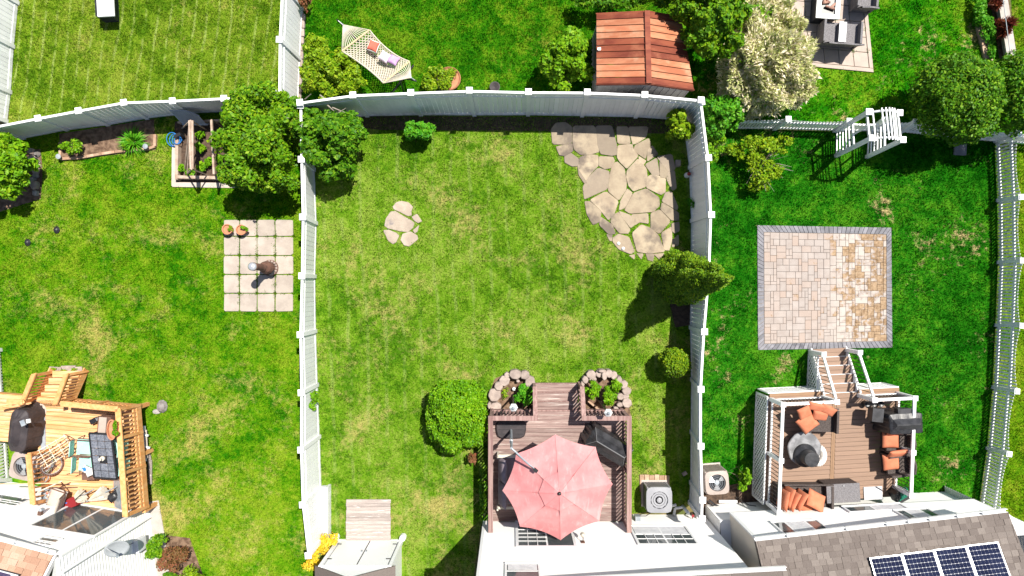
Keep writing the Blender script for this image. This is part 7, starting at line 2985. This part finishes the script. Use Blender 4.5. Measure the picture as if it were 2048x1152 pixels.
# plants by the west house
plant("shrub", "green shrub directly beside the west house's side wall", "shrub", (318, 1086, 0), [(317, 1090, .6, 19, 22, .45), (310, 1100, .5, 14, 14, .35), (323, 1078, .5, 14, 12, .35)], 1800, .075, 'leaf_mid', .02)
plant("shrub", "russet and red rounded shrub by the west house", "shrub", (350, 1112, 0), [(348, 1118, .65, 27, 28, .5), (358, 1108, .55, 18, 18, .4)], 3000, .065, 'leaf_russet', .03, shell=.35)
plant("shrub", "yellow-green shrub below the russet one, bottom edge of photo", "shrub", (385, 1146, 0), [(378, 1150, .6, 28, 18, .45), (392, 1148, .5, 16, 14, .35)], 1800, .07, 'leaf_lime', .02)
plant("shrub", "dark low plant between house wall and yellow-green shrub", "shrub", (338, 1146, 0), [(340, 1148, .3, 16, 8, .25)], 500, .07, 'leaf_dark', 0)
# flower bed and vegetable plants
plant("bedding_plant", "round leafy plant at the left end of the flower bed", "plant", (149, 298, 0), [(150, 295, .35, 17, 16, .3)], 620, .085, 'leaf_bright', .01)
plant("bedding_plant", "small leafy seedling left of the round plant in the flower bed", "plant", (127, 294, 0), [(127, 294, .2, 8, 6, .15)], 160, .07, 'leaf_bright', 0)


def spiky_grass(label, x, y, n, l, m, name="ornamental_grass"):
    c = P(x, y)
    root = thing(name, label, "plant", c)
    V = []
    for k in range(n):
        a = R.uniform(0, 6.283)
        el = R.uniform(.25, 1.35)
        L = l * R.uniform(.6, 1.1)
        d = Vector((math.cos(a) * math.cos(el), math.sin(a) * math.cos(el), math.sin(el)))
        s = Vector((-math.sin(a), math.cos(a), 0)) * .016
        p = c + Vector((math.cos(a) * .05, math.sin(a) * .05, .02))
        mid = p + d * L * .6
        tip = mid + Vector((d.x, d.y, d.z - .7)).normalized() * L * .45
        V.append([p - s, p + s, mid + s, mid - s])
        V.append([mid - s, mid + s, tip, tip])
    np_mesh("blades", np.array([[tuple(q) for q in f] for f in V]), 4, M[m], root, WL[root.name])


spiky_grass("spiky ornamental grass at the right end of the flower bed", 271, 285, 190, .55, 'leaf_fresh')
plant("bedding_plant", "low leafy plants beside the spiky ornamental grass", "plant", (254, 292, 0), [(253, 290, .2, 9, 10, .15)], 220, .08, 'leaf_bright', 0)
for x, y, r, lab in ((402, 297, 10, "squash plant in the middle of the vegetable bed"), (404, 332, 10, "squash plant at the lower end of the vegetable bed"), (421, 325, 8, "small squash plant near the vegetable bed's long stake"),
                     (401, 270, 8, "small seedling at the upper end of the vegetable bed"), (366, 337, 7, "leafy seedling at the vegetable bed's left board"), (381, 345, 7, "leafy seedling under the left stake frame"), (440, 318, 7, "seedling beside the tree in the vegetable bed")):
    plant("vegetable_plant", lab, "plant", (x, y, 0), [(x, y, .18, r, r, .15)], 34 + r * 5, .15, 'leaf_bright', 0, elong=.8, shell=.9)
# planters
plant("leafy_plant", "glossy leafy plant in the planter left of the steps", "plant", (1049, 788, .2), [(1049, 789, .45, 18, 20, .28), (1043, 778, .4, 11, 11, .2)], 560, .125, 'leaf_fresh', 0, elong=.7)
for x, y, rx, lab in ((1183, 778, 14, "left leafy plant in the planter right of the steps"), (1224, 772, 14, "upper right leafy plant in the planter right of the steps"), (1218, 797, 13, "lower right leafy plant in the planter right of the steps")):
    plant("leafy_plant", lab, "plant", (x, y, .2), [(x, y, .45, rx + 3, rx + 4, .26)], 620, .09, 'leaf_bright', 0)
plant("seedling", "tiny pale flowering seedling in the left stone planter", "plant", (1010, 785, .1), [(1010, 786, .15, 9, 12, .1)], 130, .06, 'leaf_lime', 0)
o = MB().lathe([(.045, 0), (.06, .05), (.06, .10), (.02, .12), (.001, .13)], P(1028, 777, .1), 10).build("white_figurine", M['white_tile'])
tag(o, "tiny white ornament on the soil of the left stone planter", "ornament")
# middle yard odds and ends
plant("climbing_weed", "small green climber on the sunny face of the middle left fence", "plant", (636, 802, 0), [(630, 800, .7, 9, 18, .5), (634, 795, .5, 6, 12, .3)], 420, .09, 'leaf_bright', .012)
plant("yellow_bush", "yellow flowering bush between the fence end and white shed", "shrub", (655, 1088, 0), [(655, 1085, .6, 16, 20, .4), (640, 1105, .55, 18, 18, .4), (628, 1125, .5, 20, 16, .35), (668, 1078, .5, 10, 12, .3)], 2000, .075, 'petal_yellow', .02, shell=.7)
plant("vine", "dark green leafy vine below the deck's left railing", "plant", (968, 1000, 0), [(966, 985, .5, 7, 40, .4), (968, 1030, .4, 7, 18, .3), (968, 940, .4, 6, 16, .3)], 900, .10, 'leaf_dark', .015)
plant("flowering_plant", "small plant with pinkish dry flowers between round shrub and deck", "plant", (948, 920, 0), [(946, 915, .4, 10, 16, .3)], 420, .07, 'leaf_russet', .012)
plant("shrub", "light green shrub beside the lattice and tan air conditioner", "shrub", (1490, 955, 0), [(1490, 950, .5, 10, 18, .4), (1484, 970, .4, 10, 12, .3), (1440, 945, .3, 22, 6, .2)], 900, .085, 'leaf_bright', .015)
plant("shrub", "overgrown weeds with a rusty frond beside the hammock yard fence", "plant", (612, 12, 0), [(615, 8, .5, 10, 16, .35), (606, 2, .6, 8, 10, .4)], 600, .09, 'leaf_russet', .015, rag=.3)
plant("seedling", "sparse seedling sprouting in the left terracotta pot", "plant", (461.5, 459, .3), [(461.5, 458, .33, 6.5, 6.5, .08)], 110, .05, 'leaf_lime', 0)
plant("seedling", "bushy green herb growing in the right terracotta pot", "plant", (489, 460, .3), [(488.5, 458, .36, 7.5, 7.5, .12)], 200, .055, 'leaf_bright', 0)
plant("herb", "bright green herb filling the terracotta trough on the railing", "plant", (230.5, 857, 2.06), [(230.5, 850, 2.12, 5, 9, .08), (231, 864, 2.12, 6, 9, .1)], 300, .06, 'leaf_bright', 0)
plant("clover_patch", "leafy weeds at the top of the cedar steps' stone slabs", "plant", (112, 740, 0), [(105, 738, .08, 9, 4, .06), (125, 742, .08, 12, 3, .06), (150, 740, .08, 8, 4, .06)], 320, .06, 'leaf_lime', 0)
plant("weed_clump", "ragged green clump on the lawn right of the flagstones' lower edge", "plant", (1350, 507, 0), [(1350, 505, .25, 9, 7, .2)], 260, .07, 'leaf_bright', 0)
plant("spider_plant", "thin spiky weed against the shaded fence by the flagstones", "plant", (1384, 410, 0), [(1382, 408, .25, 8, 12, .2)], 120, .22, 'leaf_fresh', 0, spiky=.9, elong=.1, shell=.9)
